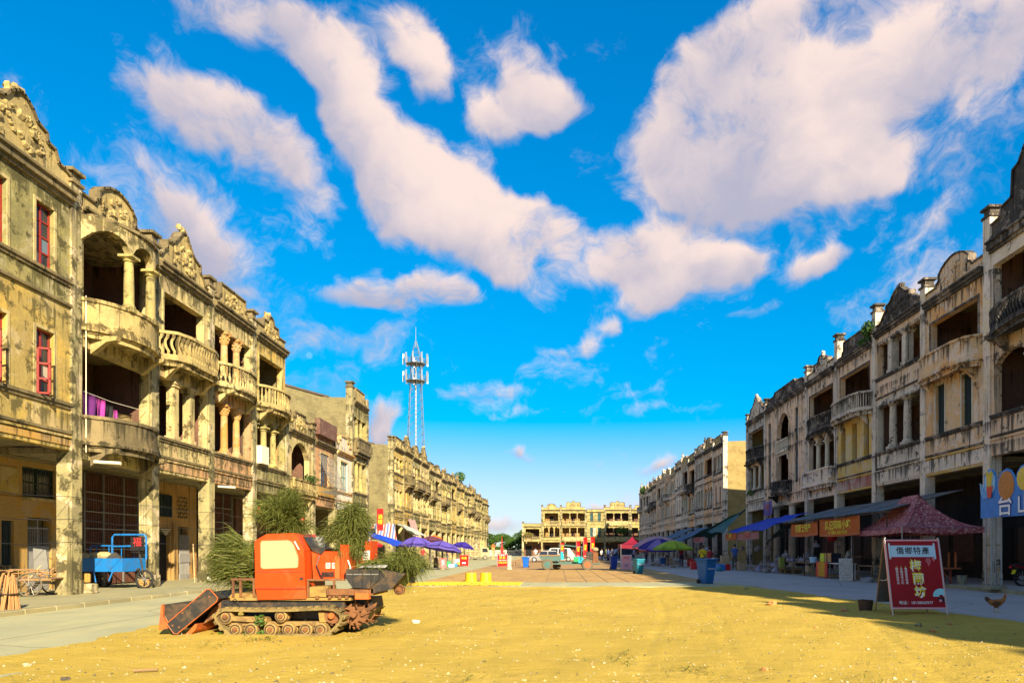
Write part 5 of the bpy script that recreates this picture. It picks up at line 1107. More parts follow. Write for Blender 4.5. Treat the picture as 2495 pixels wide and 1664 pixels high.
for ch, u, v in (('梅',.52,.385),('蘭',.54,.575),('坊',.55,.765)):
    x, y, z = onb(u, v); text(ch, .28, 'white_ink', fb, (x+.014,-.005,z-.018), depth=.001, bold=.003, name='large_character'); text(ch, .28, 'yellow_ink', fb, (x-.006,-.0075,z+.008), depth=.001, bold=.0, name='large_character')
for k_, s_ in enumerate(('精美旅遊佳品','古鎮特色小吃','僑鄉農家特產')):
    x, y, z = onb(.165+.083*k_, .53); text('\n'.join(s_), .066, 'white_ink', fb, (x,-.005,z), depth=.001, line=.98, name='small_lettering')
    MB().lathe(onb(.165+.083*k_, .395), [(.011,0),(.011,.003)], 8, Matrix.Rotation(R(90),3,'X')).build('dot', 'yellow_ink', fb)
text('电话：18138060977', .092, 'white_ink', fb, (-.06,-.005,.13), depth=.001, name='phone_number')
for (u, v, r) in ((.77,.305,.055),(.875,.275,.032)):
    ln = MB(); c = Vector(onb(u, v))
    for rr_ in (r, r*.62, r*.25):
        for i in range(16): a, b = 6.2832*i/16, 6.2832*(i+1)/16; ln.tube(c+Vector((rr_*math.cos(a),0,rr_*math.sin(a))), c+Vector((rr_*math.cos(b),0,rr_*math.sin(b))), .005, n=4)
    ln.tube(c-Vector((0,0,r)), c-Vector((0,0,r*2.3)), .006, n=4); ln.tube(c+Vector((-r*.5,0,-r*1.4)), c+Vector((r*.5,0,-r*1.4)), .006, n=4); ln.build('lantern_motif', 'pink_ink', fb)
fn = MB(); c = Vector(onb(.93,.83)); 
for i in range(12):
    a, b = R(5+14.5*i), R(5+14.5*(i+1)); fn.add([c+Vector((.05*math.cos(a),-.001,.05*math.sin(a))), c+Vector((.19*math.cos(a) if math.cos(a) < .38 else .075,-.001-.002*(i%2),.19*math.sin(a))), c+Vector((.19*math.cos(b) if math.cos(b) < .38 else .075,-.001-.002*((i+1)%2),.19*math.sin(b))), c+Vector((.05*math.cos(b),-.001,.05*math.sin(b)))], [(0,1,2,3)])
fn.build('fan_motif', 'fan_blue', fb); MB().blob(c+Vector((-.01,0,-.07)), .085,.003,.06).build('fan_base', 'ink', fb); MB().blob(c+Vector((-.03,-.003,-.09)), .04,.003,.032).build('flower_motif', 'pink_ink', fb)
bbk = put('rear_board', MB().box(-.6,.6,0,.02,.1,1.5).mesh('rear_board', 'dark_board'), sb, (0,.80,.165), (tilt,0,0))
lg_ = MB()
for x in (-.62, .62): lg_.tube((x,-.02,0),(x,.42,1.78),.017,n=6); lg_.tube((x,.86,0),(x,.42,1.78),.017,n=6)
for x in (-.62, .62): MB().tube((x,-.005,0),(x,.40,1.78),.018,n=6).build('leg', 'alu', sb); MB().tube((x,.86,0),(x,.44,1.78),.018,n=6).build('leg', 'old_wood', sb)
MB().path([(-.6,.2,.9),(-.66,.25,.8),(-.6,.55,.78),(-.6,.7,.8)], .008, 5).build('stay_cord', 'white_label', sb)
b_ = thing('wicker_basket', 'dark old basket standing on dirt left of the red signboard', 'basket', (7.52, 16.7, 0)); MB().lathe((0,0,.01), [(.145,0),(.175,.24),(.185,.25),(.185,.265),(.165,.265),(.14,.03)], 16).build('pail', 'dark_wood', b_); MB().path([(-.17,0,.25),(-.09,0,.29),(.05,0,.275),(.17,0,.25)], .008, 5).build('handle', 'dark_wood', b_)

# ---------------------------------------------------------------- skinned bodies (people and the hen)
def skinned(name, verts, edges, radii, sub=2):
    me = bpy.data.meshes.new(name); me.from_pydata(verts, edges, []); o = bpy.data.objects.new(name, me); COL.objects.link(o)
    md = o.modifiers.new('s', 'SKIN'); sv = me.skin_vertices[0].data
    for i, r in enumerate(radii): sv[i].radius = r if isinstance(r, tuple) else (r, r)
    sv[0].use_root = True; md.use_smooth_shade = True; m2 = o.modifiers.new('u', 'SUBSURF'); m2.levels = sub
    dg = bpy.context.evaluated_depsgraph_get(); out = bpy.data.meshes.new_from_object(o.evaluated_get(dg)); bpy.data.objects.remove(o); bpy.data.meshes.remove(me); return out
flat('skin', (.42,.24,.15), .6, var=.08); flat('hair', (.015,.012,.01), .5); 
def person(lab, loc, rz, shirt, trousers, h=1.66, bend=0., arm=(.15,.05), seat=False, hat=None, bag=None, cam_=False):
    o = thing('person', lab, 'person', loc, rz); s = h/1.7; al, ar = arm
    V = [(0,0,.95),(0,0,1.12),(0,-bend*.25,1.3),(0,-bend*.4,1.44),(0,-bend*.5-.01,1.5),(0,-bend*.6-.02,1.58),(0,-bend*.6-.03,1.66),
         (.19,-bend*.35,1.4),(.24,-bend*.3-al*.3,1.13),(.22,-bend*.3-al*1.1-.05,.92+al*.5),(.22,-bend*.3-al*1.3-.09,.84+al*.6),(-.19,-bend*.35,1.4),(-.24,-bend*.3-ar*.3,1.13),(-.22,-bend*.3-ar*1.1-.05,.92+ar*.5),(-.22,-bend*.3-ar*1.3-.09,.84+ar*.6),
         (.09,0,.88),(.11,-.02,.5),(.11,.0,.09),(.12,-.15,.035),(-.09,0,.88),(-.11,-.0,.5),(-.11,.03,.09),(-.12,-.12,.035)]
    E = [(0,1),(1,2),(2,3),(3,4),(4,5),(5,6),(3,7),(7,8),(8,9),(9,10),(3,11),(11,12),(12,13),(13,14),(0,15),(15,16),(16,17),(17,18),(0,19),(19,20),(20,21),(21,22)]
    Rr = [(.15,.105),(.14,.1),(.16,.11),(.1,.08),.05,.085,.08,.062,.047,.036,.03,.062,.047,.036,.03,.088,.062,.045,.035,.088,.062,.045,.035]
    me = skinned('body', [(a*s,b*s,c*s) for a,b,c in V], E, [tuple(q*s for q in r) if isinstance(r, tuple) else r*s for r in Rr], 2)
    me.materials.clear()
    for m_ in ('skin', shirt, trousers, 'hair', 'black_plastic'): me.materials.append(MATS[m_])
    for p_ in me.polygons:
        c = p_.center/s; k_ = 0
        if abs(c.x) > .185 and c.z < 1.2: k_ = 0
        elif c.z < .06: k_ = 4
        elif c.z < .98: k_ = 2 if abs(c.x) < .2 else 0
        elif c.z < 1.475: k_ = 1
        p_.material_index = k_
    put('body', me, o)
    hd = Vector((0,-bend*.6-.03,1.63))*s; MB().blob(hd+Vector((0,.022,.035)), .098*s,.105*s,.1*s, None, 0, 12, 8).build('hair', hat or 'hair', o, True)
    fc = MB(); fc.tube(hd+Vector((0,-.09,-.005))*s, hd+Vector((0,-.115,-.03))*s, .012*s, .016*s, 6); fc.build('nose', 'skin', o)
    for x in (-.035, .035): MB().blob(hd+Vector((x,-.088,.012))*s, .012*s,.008*s,.008*s).build('eye', 'hair', o)
    if bag: MB().path([(.14*s,-.1*s,1.42*s),(0,-.16*s,1.2*s),(-.16*s,-.1*s,.95*s)], .018, 5).path([(.14*s,.1*s,1.42*s),(0,.15*s,1.2*s),(-.16*s,.1*s,.95*s)], .018, 5).build('strap', bag, o)
    return o
flat('yellow_shirt', (.72,.55,.01), .8); flat('dark_red_shirt', (.30,.02,.025), .8); flat('blue_shirt', (.06,.12,.35), .8); flat('white_shirt', (.62,.6,.58), .8); flat('navy', (.02,.03,.07), .85); flat('green_shirt', (.08,.2,.08), .8); flat('grey_trousers', (.09,.09,.1), .85); flat('khaki', (.3,.24,.13), .85); flat('lilac_shirt', (.45,.38,.5), .8)
def at(x, Y, z=0.): return ((x-VX)*Y/F, Y, z)
person('person in yellow shirt with black shoulder strap, back turned, behind the big blue bin', at(1712, 44), R(180), 'yellow_shirt', 'navy', 1.74, bag='ink', arm=(.25,.1))
person('person in dark red shirt beside the yellow shirt at the stall', at(1728, 45.3), R(150), 'dark_red_shirt', 'grey_trousers', 1.62, arm=(.3,.35))
person('person in white shirt bending over the food counter under orange banner', at(2062, 38.2), R(60), 'white_shirt', 'navy', 1.66, bend=.35, arm=(.5,.45))
for i, (x, Y, sh, tr, l) in enumerate(((1466,84,'white_shirt','navy','person in white shirt with dark trousers right of the tractor'), (1476,86,'green_shirt','khaki','person in green top walking right of the tractor'), (1482,85,'blue_shirt','navy','person in blue top walking beside the green one'), (1491,88,'navy','grey_trousers','person in dark clothes near the blue parked car'), (1545,78,'lilac_shirt','navy','person in lilac shirt by the red tent'), (1575,74,'blue_shirt','navy','person in blue shirt at the umbrella stalls'), (1305,92,'white_shirt','khaki','person half hidden behind the silver car'), (1030,58,'dark_red_shirt','grey_trousers','person in red under the left purple umbrella'), (1090,62,'navy','grey_trousers','person in dark clothes at the left market stalls'), (1625,63,'white_shirt','grey_trousers','person in white under the lime umbrella'), (1660,60,'dark_red_shirt','navy','person in red right of the lime umbrella'), (1552,92,'navy','khaki','person in navy top beyond the teal bin'), (1590,80,'green_shirt','navy','person in green beneath the pale pink umbrella'), (1790,50.5,'blue_shirt','grey_trousers','person in blue under the bright blue tarpaulin'), (1508,95,'dark_red_shirt','navy','person in red by the dark blue car'))):
    person(l, at(x, Y), R(40+i*53), sh, tr, 1.6+.02*i)

# the hen
hn = thing('hen', 'brown hen walking on the grey lane at the right edge', 'chicken', (10.55, 16.45, .0), R(-8))
V = [(0,0,.21),(.07,0,.235),(.14,0,.27),(.18,0,.33),(.2,0,.385),(.225,0,.40),(-.08,0,.23),(-.15,0,.27),(-.19,0,.30),(.0,.04,.15),(-.01,.045,.09),(0,-.04,.15),(.03,-.045,.09)]
me = skinned('body', V, [(0,1),(1,2),(2,3),(3,4),(4,5),(0,6),(6,7),(7,8),(0,9),(9,10),(0,11),(11,12)], [(.095,.1),(.085,.09),.06,.042,.036,.022,(.08,.085),(.05,.06),(.02,.04),.035,.018,.035,.018])
flat('hen_brown', (.36,.13,.025), .8, var=.5, scale=22, bump=.5, dirt=(.08,.04,.015), dirtamt=.6); me.materials.clear(); me.materials.append(MATS['hen_brown']); put('body', me, hn); flat('comb_red', (.6,.02,.015), .6); flat('horn', (.6,.42,.15), .6); flat('hen_dark', (.10,.045,.015), .8, var=.5, scale=30)
MB().blob((-.03,-.085,.22), .1,.02,.055).blob((-.03,.085,.22), .1,.02,.055).build('wing', 'hen_dark', hn, True); MB().prism([(-.15,.24),(-.13,.31),(-.2,.37),(-.24,.36),(-.24,.30),(-.2,.25)], -.03, .03).build('tail', 'hen_dark', hn)
MB().prism([(.185,.41),(.195,.44),(.205,.425),(.215,.44),(.23,.42),(.235,.405)], -.006, .006).build('comb', 'comb_red', hn); MB().tube((.235,0,.395),(.27,0,.385),.012,.002,6).build('beak', 'horn', hn)
for (x, y) in ((-.01,.045), (.03,-.045)):
    MB().tube((x,y,.1),(x-.005,y,.012),.009,n=6).tube((x-.005,y,.01),(x+.05,y,.006),.006,n=5).tube((x-.005,y,.01),(x+.04,y+.025,.006),.006,n=5).tube((x-.005,y,.01),(x+.04,y-.025,.006),.006,n=5).build('leg', 'horn', hn)

# ---------------------------------------------------------------- wheeled bins
flat('bin_blue', (.012,.12,.34), .45, var=.08); flat('bin_teal', (.02,.21,.30), .45, var=.08); flat('bin_navy', (.01,.05,.36), .45); flat('bin_bright', (.01,.13,.58), .45)
def wheelie(lab, x, Y, m_, h, rz=0., lid=True, txt=False):
    o = thing('wheeled_bin', lab, 'bin', at(x, Y), rz, 'wheeled rubbish bins'); k_ = h/1.06
    def ring(w_, d_, z, oy=0): return [(-w_+.04,-d_+oy,z),(w_-.04,-d_+oy,z),(w_,-d_+.04+oy,z),(w_,d_-.04+oy,z),(w_-.04,d_+oy,z),(-w_+.04,d_+oy,z),(-w_,d_-.04+oy,z),(-w_,-d_+.04+oy,z)]
    rs2 = [ring(.21,.22,.03,.02), ring(.22,.24,.12,.02), ring(.275,.33,.9), ring(.30,.36,.91), ring(.30,.36,.98)] + ([] if lid else [ring(.265,.33,.98), ring(.2,.22,.2)])
    vs = [tuple(q*k_ for q in v) for r_ in rs2 for v in r_]; fs = [tuple(range(7,-1,-1)), tuple(range(len(vs)-8, len(vs)))]
    for j in range(len(rs2)-1):
        for i in range(8): fs.append((j*8+i, j*8+(i+1)%8, j*8+8+(i+1)%8, j*8+8+i))
    bo = MB().add(vs, fs).build('bin_body', m_, o)
    if lid: MB().cbox((0,-.02*k_,1.01*k_), (.64*k_,.78*k_,.05*k_), None, .02).build('lid', m_, o)
    MB().tube((-.24*k_,.40*k_,.96*k_),(.24*k_,.40*k_,.96*k_),.016,n=8).build('handle', m_, o)
    for s_ in (-1, 1): MB().lathe((s_*.25*k_,.2*k_,.1*k_), [(.1*k_,-.025),(.105*k_,0),(.1*k_,.025)], 16, Matrix.Rotation(R(90),3,'Y')).build('wheel', 'tyre', o)
    if txt: text('环卫清洁' , .085, 'white_ink', o, (.0,-.31*k_,.62*k_), rot=(R(84),0,0), depth=.002, space=1.3)
    return o
wheelie('large blue wheeled bin at the shaded corner of the plaza', 1721, 30.0, 'bin_blue', 1.14, R(28), True, True)
wheelie('teal open-topped bin on the shadow edge of the plaza', 1556, 42.5, 'bin_teal', 1.02, R(20), False, True)
wheelie('dark blue bin far right of the tractor', 1495, 52, 'bin_navy', 1.02, R(5)); wheelie('bright blue bin left of the tractor in front of parked cars', 1281, 58, 'bin_bright', .92, R(-12))

# ---------------------------------------------------------------- tractor, cars, truck
flat('tractor_green', (.05,.14,.13), .6, var=.3, dirt=(.15,.11,.06), dirtamt=.6); flat('cyan_paint', (.01,.36,.48), .45, var=.1); flat('green_crate', (.02,.30,.10), .5); flat('red_hub', (.55,.10,.03), .6); flat('car_silver', (.34,.33,.30), .25, metal=.3, var=.03, spec=.6); flat('car_white', (.52,.49,.43), .25, var=.03, spec=.6); flat('car_blue', (.02,.05,.12), .25, var=.05, spec=.6)
def fatwheel(par, c, r, wd_, hub, axis='Y', lugs=0):
    M = Matrix.Rotation(R(90), 3, 'X'); c = Vector(c)
    o = MB().lathe(c, [(r*.5,-wd_/2),(r*.9,-wd_/2),(r,-wd_*.3),(r,wd_*.3),(r*.9,wd_/2),(r*.5,wd_/2)], 24, M).build('wheel', 'muddy_tyre', par)
    MB().lathe(c, [(r*.18,-wd_*.52),(r*.5,-wd_*.44),(r*.54,-wd_*.5),(r*.56,-wd_*.5),(r*.56,wd_*.5),(r*.15,wd_*.52)], 18, M).build('rim', hub, o)
    if lugs:
        lm = MB()
        for i in range(lugs): a = 6.2832*i/lugs; lm.cbox(c+Vector((r*math.cos(a),0,r*math.sin(a))), (.05,wd_*.9,.06), Matrix.Rotation(-a,3,'Y'))
        lm.build('tread', 'muddy_tyre', o)
    return o
tx = thing('farm_tractor', 'old teal walking-tractor truck with red front hubs and flat roof on the plaza', 'tractor', at(1312, 50.4))
U = 50.4/F; Z8 = lambda y: 1.5-(1180+y/6.187-VY)*U; X8 = lambda x: (1180+x/6.187-1312)*U
for yy in (0, 1.25): fatwheel(tx, (X8(950),yy,.42), .42, .2, 'tractor_green'); fatwheel(tx, (X8(1555),yy,.40), .41, .2, 'red_hub', lugs=18)
fatwheel(tx, (X8(1090),1.3,.3), .32, .18, 'black_steel')
MB().prism([(X8(820),Z8(1065)),(X8(1140),Z8(1068)),(X8(1140),Z8(1150)),(X8(880),Z8(1150)),(X8(845),Z8(1120))], 0, 1.3).build('cargo_bed', 'tractor_green', tx); MB().box(X8(818),X8(1142),-.03,1.33,Z8(1075),Z8(1060)).build('bed_rail', 'old_wood', tx)
MB().box(X8(1000),X8(1620),.3,.42,Z8(1205),Z8(1165)).box(X8(1000),X8(1620),.85,.97,Z8(1205),Z8(1165)).build('chassis_beam', 'tractor_green', tx)
MB().prism([(X8(1148),Z8(1010)),(X8(1185),Z8(1010)),(X8(1205),Z8(1130)),(X8(1148),Z8(1130))], .1, 1.2).build('seat_back', 'cyan_paint', tx); MB().box(X8(1200),X8(1255),.1,1.2,Z8(1120),Z8(1000)).build('cab_panel', 'black_steel', tx)
for x in (1150, 1470): MB().tube((X8(x),.05,Z8(1140)),(X8(x),.05,Z8(930)),.02,n=6).tube((X8(x),1.2,Z8(1140)),(X8(x),1.2,Z8(930)),.02,n=6).build('roof_post', 'tractor_green', tx)
MB().prism([(X8(1120),Z8(915)),(X8(1200),Z8(905)),(X8(1480),Z8(935)),(X8(1480),Z8(948)),(X8(1200),Z8(922)),(X8(1120),Z8(930))], -.05, 1.35).build('roof', 'tractor_green', tx)
MB().prism([(X8(1350),Z8(1090)),(X8(1480),Z8(1085)),(X8(1500),Z8(1120)),(X8(1460),Z8(1185)),(X8(1350),Z8(1170))], .2, 1.05).build('engine_cover', 'cyan_paint', tx); MB().box(X8(1350),X8(1420),.05,.2,Z8(1165),Z8(1095)).build('crate', 'green_crate', tx)
MB().box(X8(1540),X8(1640),.35,.95,Z8(1140),Z8(1010)).tube((X8(1600),.6,Z8(1010)),(X8(1600),.6,Z8(900)),.03).build('engine', 'black_steel', tx); MB().blob((X8(1675),.6,Z8(980)), .28,.3,.18).build('cloth_bundle', 'khaki', tx, True); MB().box(X8(1640),X8(1720),.3,.9,Z8(1190),Z8(1020)).build('radiator', 'rust', tx)
MB().tube((X8(1640),.2,Z8(1200)),(X8(1750),.2,Z8(1190)),.05).build('front_bumper', 'tractor_green', tx); MB().path([(X8(1470),.6,Z8(1100)),(X8(1420),.6,Z8(1060)),(X8(1400),.35,Z8(1050))], .015, 6).build('steering_bar', 'black_steel', tx)
def car(lab, loc, rz, m_, L=4.5, Wd=1.75, H_=1.42, suv=False):
    o = thing('parked_car', lab, 'car', loc, rz); h1_ = .92 if suv else .82
    low_ = [(0,.32),(.05,.25),(L*.98,.25),(L,.35),(L,.62),(L-.1,h1_-.02),(L*.78,h1_+.04),(L*.28,h1_+.03),(.25,h1_-.1),(.02,.6)]
    top_ = [(L*.24,h1_+.02),(L*.38,H_-.05),(L*.5,H_),(L*.74,H_-.02),(L*.9 if not suv else L*.97,h1_+.02)] if not suv else [(L*.2,h1_+.02),(L*.32,H_-.04),(L*.45,H_),(L*.85,H_-.03),(L*.97,h1_+.02)]
    MB().prism(low_, 0, Wd).build('body', m_, o); cab_ = MB(); n = len(top_)
    vs = [(a, .06+ (b-h1_)*.28, b) for a, b in top_] + [(a, Wd-.06-(b-h1_)*.28, b) for a, b in top_]
    cab_.add(vs, [tuple(range(n)), tuple(range(2*n-1,n-1,-1))] + [(i, i+n, i+1+n, i+1) for i in range(n-1)]).build('cabin', m_, o)
    for y_, sg in ((0,-1), (Wd,1)):
        for (a, b) in ((.30,.52),(.545,.78)):
            za, zb = h1_+.08, H_-.12; x0, x1 = L*a, L*b; ins = lambda z: .06+(z-h1_)*.28
            q = [(x0+(.16*L*(.30) if a == .30 else 0), zb), (x1, zb), (x1+(0 if a == .30 else .06), za), (x0-.0, za)]
            MB().add([(x, (ins(z)-.012) if sg < 0 else Wd-ins(z)+.012, z) for x, z in q], [(0,1,2,3)]).build('side_window', 'dark_glass', o)
    for x in (L*.17, L*.81):
        for y_ in (.08, Wd-.08):
            w0 = MB().lathe((x,y_,.32), [(.2,-.1),(.31,-.09),(.32,0),(.31,.09),(.2,.1)], 18, Matrix.Rotation(R(90),3,'X')).build('wheel', 'tyre', o); MB().lathe((x,y_,.32), [(.05,-.11),(.19,-.105),(.19,.105),(.05,.11)], 12, Matrix.Rotation(R(90),3,'X')).build('rim', 'alu', w0)
    for y_ in (.3, Wd-.3): MB().box(-.01,.06,y_-.18,y_+.18,.58,.70).build('headlight', 'white_label', o); MB().box(L-.05,L+.01,y_-.16,y_+.16,.62,.74).build('tail_light', 'red_paint', o)
    MB().box(-.03,.02,.2,Wd-.2,.3,.42).build('bumper', 'black_plastic', o); return o
car('silver saloon car parked left of the tractor', at(1286, 82), 0, 'car_silver'); car('white estate car parked behind the silver saloon', at(1312, 87), 0, 'car_white', 4.7, 1.85, 1.75, True); car('dark blue car parked near the far right stalls', at(1486, 98), R(25), 'car_blue', 4.6, 1.8, 1.6, True)
tk_ = thing('small_truck', 'cream small truck with slatted cargo bed by the far left arcade', 'truck', at(1134, 101), R(8)); MB().box(0,2.1,0,1.7,.5,.62).build('bed', 'cream_plate', tk_); sl_ = MB()
for z in (.75, 1.0, 1.25): MB().box(0,2.1,-.02,.02,z,z+.09).build('slat', 'cream_plate', tk_)
for x in (.0,.7,1.4,2.05): MB().box(x,x+.06,-.03,.03,.6,1.4).build('stake', 'cream_plate', tk_)
MB().prism([(2.2,.45),(3.6,.45),(3.65,1.1),(3.35,1.85),(2.2,1.9)], 0, 1.7).build('cab', 'cream_plate', tk_); MB().prism([(2.5,1.15),(3.35,1.15),(3.2,1.7),(2.5,1.72)], -.02, -.005).build('side_window', 'dark_glass', tk_)
for x in (.5, 2.9):
    for y in (.05, 1.65): fatwheel(tk_, (x,y,.36), .36, .2, 'iron_frame')
wc = thing('wooden_cart', 'weathered wooden cart behind the white post on the plaza', 'cart', at(1250, 64)); MB().box(0,.95,0,.8,.42,.5).build('deck', 'old_wood', wc); MB().box(.1,.8,.1,.7,.7,.78).box(.15,.2,.15,.2,.5,.7).box(.7,.75,.15,.2,.5,.7).build('stacked_frame', 'rust_yellow', wc)
for x in (.1,.8): MB().box(x,x+.08,.05,.13,-.02,.42).box(x,x+.08,.65,.73,-.02,.42).build('leg', 'old_wood', wc)
# ---------------------------------------------------------------- notice boards, post, flags
def notice(lab, x, Y, wd_, hg, m_, lines, rz=0., fr_='pink_frame', lean=0., z0=.06):
    o = thing('notice_board', lab, 'sign', at(x, Y), rz); bd_ = put('board', MB().box(-wd_/2,wd_/2,0,.03,z0,hg).mesh('board', m_), o, None, (-lean,0,0)); t_ = .03
    MB().box(-wd_/2-t_,-wd_/2,-.01,.04,0,hg+t_).box(wd_/2,wd_/2+t_,-.01,.04,0,hg+t_).box(-wd_/2,wd_/2,-.01,.04,hg,hg+t_).build('frame', fr_, bd_)
    for (s_, sz, z, mm) in lines: text(s_, sz, mm, bd_, (0,-.006,z), depth=.002)
    for x_ in (-wd_*.4, wd_*.4): MB().tube((x_,.03,.0),(x_,.32,0.01),.015,n=5).tube((x_,.32,.01),(x_,.05+lean*hg,hg*.8),.012,n=5).build('stand', 'old_wood', o)
    return o
notice('red and yellow notice board standing alone at left of the plaza', 1224, 60.8, .86, 1.12, 'sign_bright_red', [('农家特产',.16,1.0,'white_ink'),('粥·粉',.24,.78,'yellow_ink'),('古镇小吃炒粉',.12,.56,'white_ink'),('艾糍豆腐',.19,.36,'yellow_ink')])
notice('pale red drinks poster on stand beside the teal bin', 1526, 50, .72, 1.1, 'pink_frame', [('特色',.22,.9,'sign_bright_red'),('30',.3,.35,'bin_navy')], 0, 'alu')
notice('small grey price list standing behind the teal bin', 1556, 62, .6, 1.0, 'dark_board', [('价目表',.16,.85,'white_ink'),('米酒',.15,.6,'white_ink')], 0, 'alu')
MB(); pt_ = thing('stone_post', 'white stone post right of the lone red notice board', 'post', at(1242, 52.5)); MB().box(-.11,.11,-.11,.11,0,1.0).build('shaft', 'white_column', pt_); MB().box(-.16,.16,-.16,.16,0,.14).build('base', 'white_column', pt_); MB().box(-.13,.13,-.13,.13,1.0,1.06).build('cap', 'white_column', pt_)
for i, (x, y0, y1, Y, l) in enumerate(((1404,1318,1356,72,'leftmost red vertical banner flag by the far shops'),(1421,1309,1358,70,'middle red vertical banner flag behind the tractor'),(1439,1308,1352,70,'rightmost red vertical banner flag behind the tractor'),(1365,1322,1345,70,'short red banner at the front of the tractor roof'))):
    o = thing('banner_flag', l, 'flag', at(x, Y), 0, 'red banner flags'); zt = 1.5-(y0-VY)*Y/F; zb = 1.5-(y1-VY)*Y/F; MB().tube((0,0,0),(0,0,zt+.1),.015,n=6).build('pole', 'alu', o)
    MB().grid(lambda u, v: (.42*u, .05*math.sin(v*5+u*3), zt-(zt-zb)*v), 4, 8, (0,.01,0)).build('cloth', 'sign_bright_red', o, True); text('酒\n家', .3, 'yellow_ink', o, (.21,-.07,(zt+zb)/2), depth=.002)
o = thing('banner_flag', 'red flag with tall spike behind the lone notice board', 'flag', at(1223, 63.5), 0, 'red banner flags'); MB().tube((0,0,0),(0,0,2.05),.014,n=6).build('pole', 'alu', o); MB().prism([(-.02,2.0),(.02,2.0),(.14,1.5),(.16,.9),(-.16,.9),(-.14,1.5)], -.01, .01).build('cloth', 'sign_bright_red', o); MB().lathe((0,0,1.95), [(.03,0),(.05,.25),(.008,.9)], 6).build('spike', 'orange_paint', o)
sh_ = thing('shrine_lamp', 'orange tiled shrine lamp at the far end of left row', 'shrine', at(1202, 106)); MB().box(-.3,.3,-.3,.3,0,.25).box(-.14,.14,-.14,.14,.25,1.5).box(-.24,.24,-.24,.24,1.5,1.95).build('pedestal', 'orange_plaster', sh_); MB().lathe((0,0,1.95), [(.5,0),(.48,.06),(.2,.35),(.05,.5)], 4, None, True).build('roof', 'orange_dull', sh_)
text('粥米\n飯', .5, 'ink', he_, (2.2,-.06,5.7), depth=.004, name='painted_lettering'); MB().box(1.85,2.55,-.05,-.02,4.9,6.7).build('lettered_panel', 'white_column', he_)

# ---------------------------------------------------------------- market: umbrellas, tarps, stalls
cloth('violet_cloth', (.10,.07,.42), (.20,.14,.60)); cloth('violet_dark', (.05,.03,.30)); cloth('indigo_cloth', (.04,.02,.24)); cloth('lime_cloth', (.42,.55,.02)); cloth('orange_cloth', (.72,.17,.02)); cloth('rose_cloth', (.66,.36,.38)); cloth('red_tent', (.26,.012,.035)); cloth('blue_tarp', (.012,.05,.50), (.02,.11,.78)); cloth('slate_tarp', (.075,.13,.21), (.12,.19,.30)); cloth('green_tarp', (.03,.12,.11), (.05,.17,.15)); cloth('grey_tarp', (.09,.10,.075), (.14,.14,.10)); cloth('brown_cloth', (.15,.05,.08)); cloth('sky_cloth', (.05,.2,.62)); cloth('clear_tarp', (.42,.47,.42), (.55,.58,.5)); cloth('banner_orange', (.66,.12,.015), (.75,.20,.02)); cloth('banner_red', (.55,.02,.02)); cloth('banner_pale', (.6,.35,.32), (.45,.08,.06)); cloth('lilac_cloth', (.36,.22,.50)); cloth('bag_film', (.52,.46,.42), (.36,.30,.27), 9, .2, .35); cloth('bag_film_pink', (.55,.38,.33), (.40,.30,.26), 9, .2, .35); cloth('bag_film_lilac', (.45,.42,.55), (.55,.5,.55), 9)
def camo(name, cols, sc_):
    m, t, b, o = newmat(name); p = pos(t); v = t.add('ShaderNodeTexVoronoi'); t.put(v.inputs['Vector'], t.vmath('MULTIPLY', p, (1,1,1.6))); v.inputs['Scale'].default_value = sc_
    n = t.noise(p, sc_*.6, 3, .6); col = t.mix(t.ramp(n, .45, .55), c4(cols[0]), c4(cols[1])); col = t.mix(t.ramp(v.outputs['Distance'], .34, .26), col, c4(cols[2]))
    t.l.new(col, b.inputs['Base Color']); b.inputs['Roughness'].default_value = .8; bumped(t, b, t.noise(p, 3, 4, .6), .4, .05)
camo('floral_canopy', ((.27,.05,.06),(.40,.12,.11),(.62,.36,.32)), 6.5); camo('patterned_board', ((.5,.45,.36),(.62,.56,.45),(.35,.12,.07)), 16)
stripes('striped_tarp', [(.42,.40,.38),(.45,.06,.05),(.42,.40,.38),(.08,.13,.38)], 0, 1.9); stripes('striped_cloth', [(.52,.44,.38),(.45,.17,.13),(.5,.42,.36),(.30,.10,.10)], 1, 4.5)
flat('cooler_red', (.55,.02,.02), .4); flat('tin_green', (.25,.28,.04), .5); flat('lime_sign', (.60,.72,.02), .5); flat('carton', (.42,.28,.15), .8); flat('white_plastic', (.7,.7,.68), .45); flat('blue_plastic', (.03,.2,.6), .45); flat('pole_steel', (.36,.34,.31), .5, metal=.3)
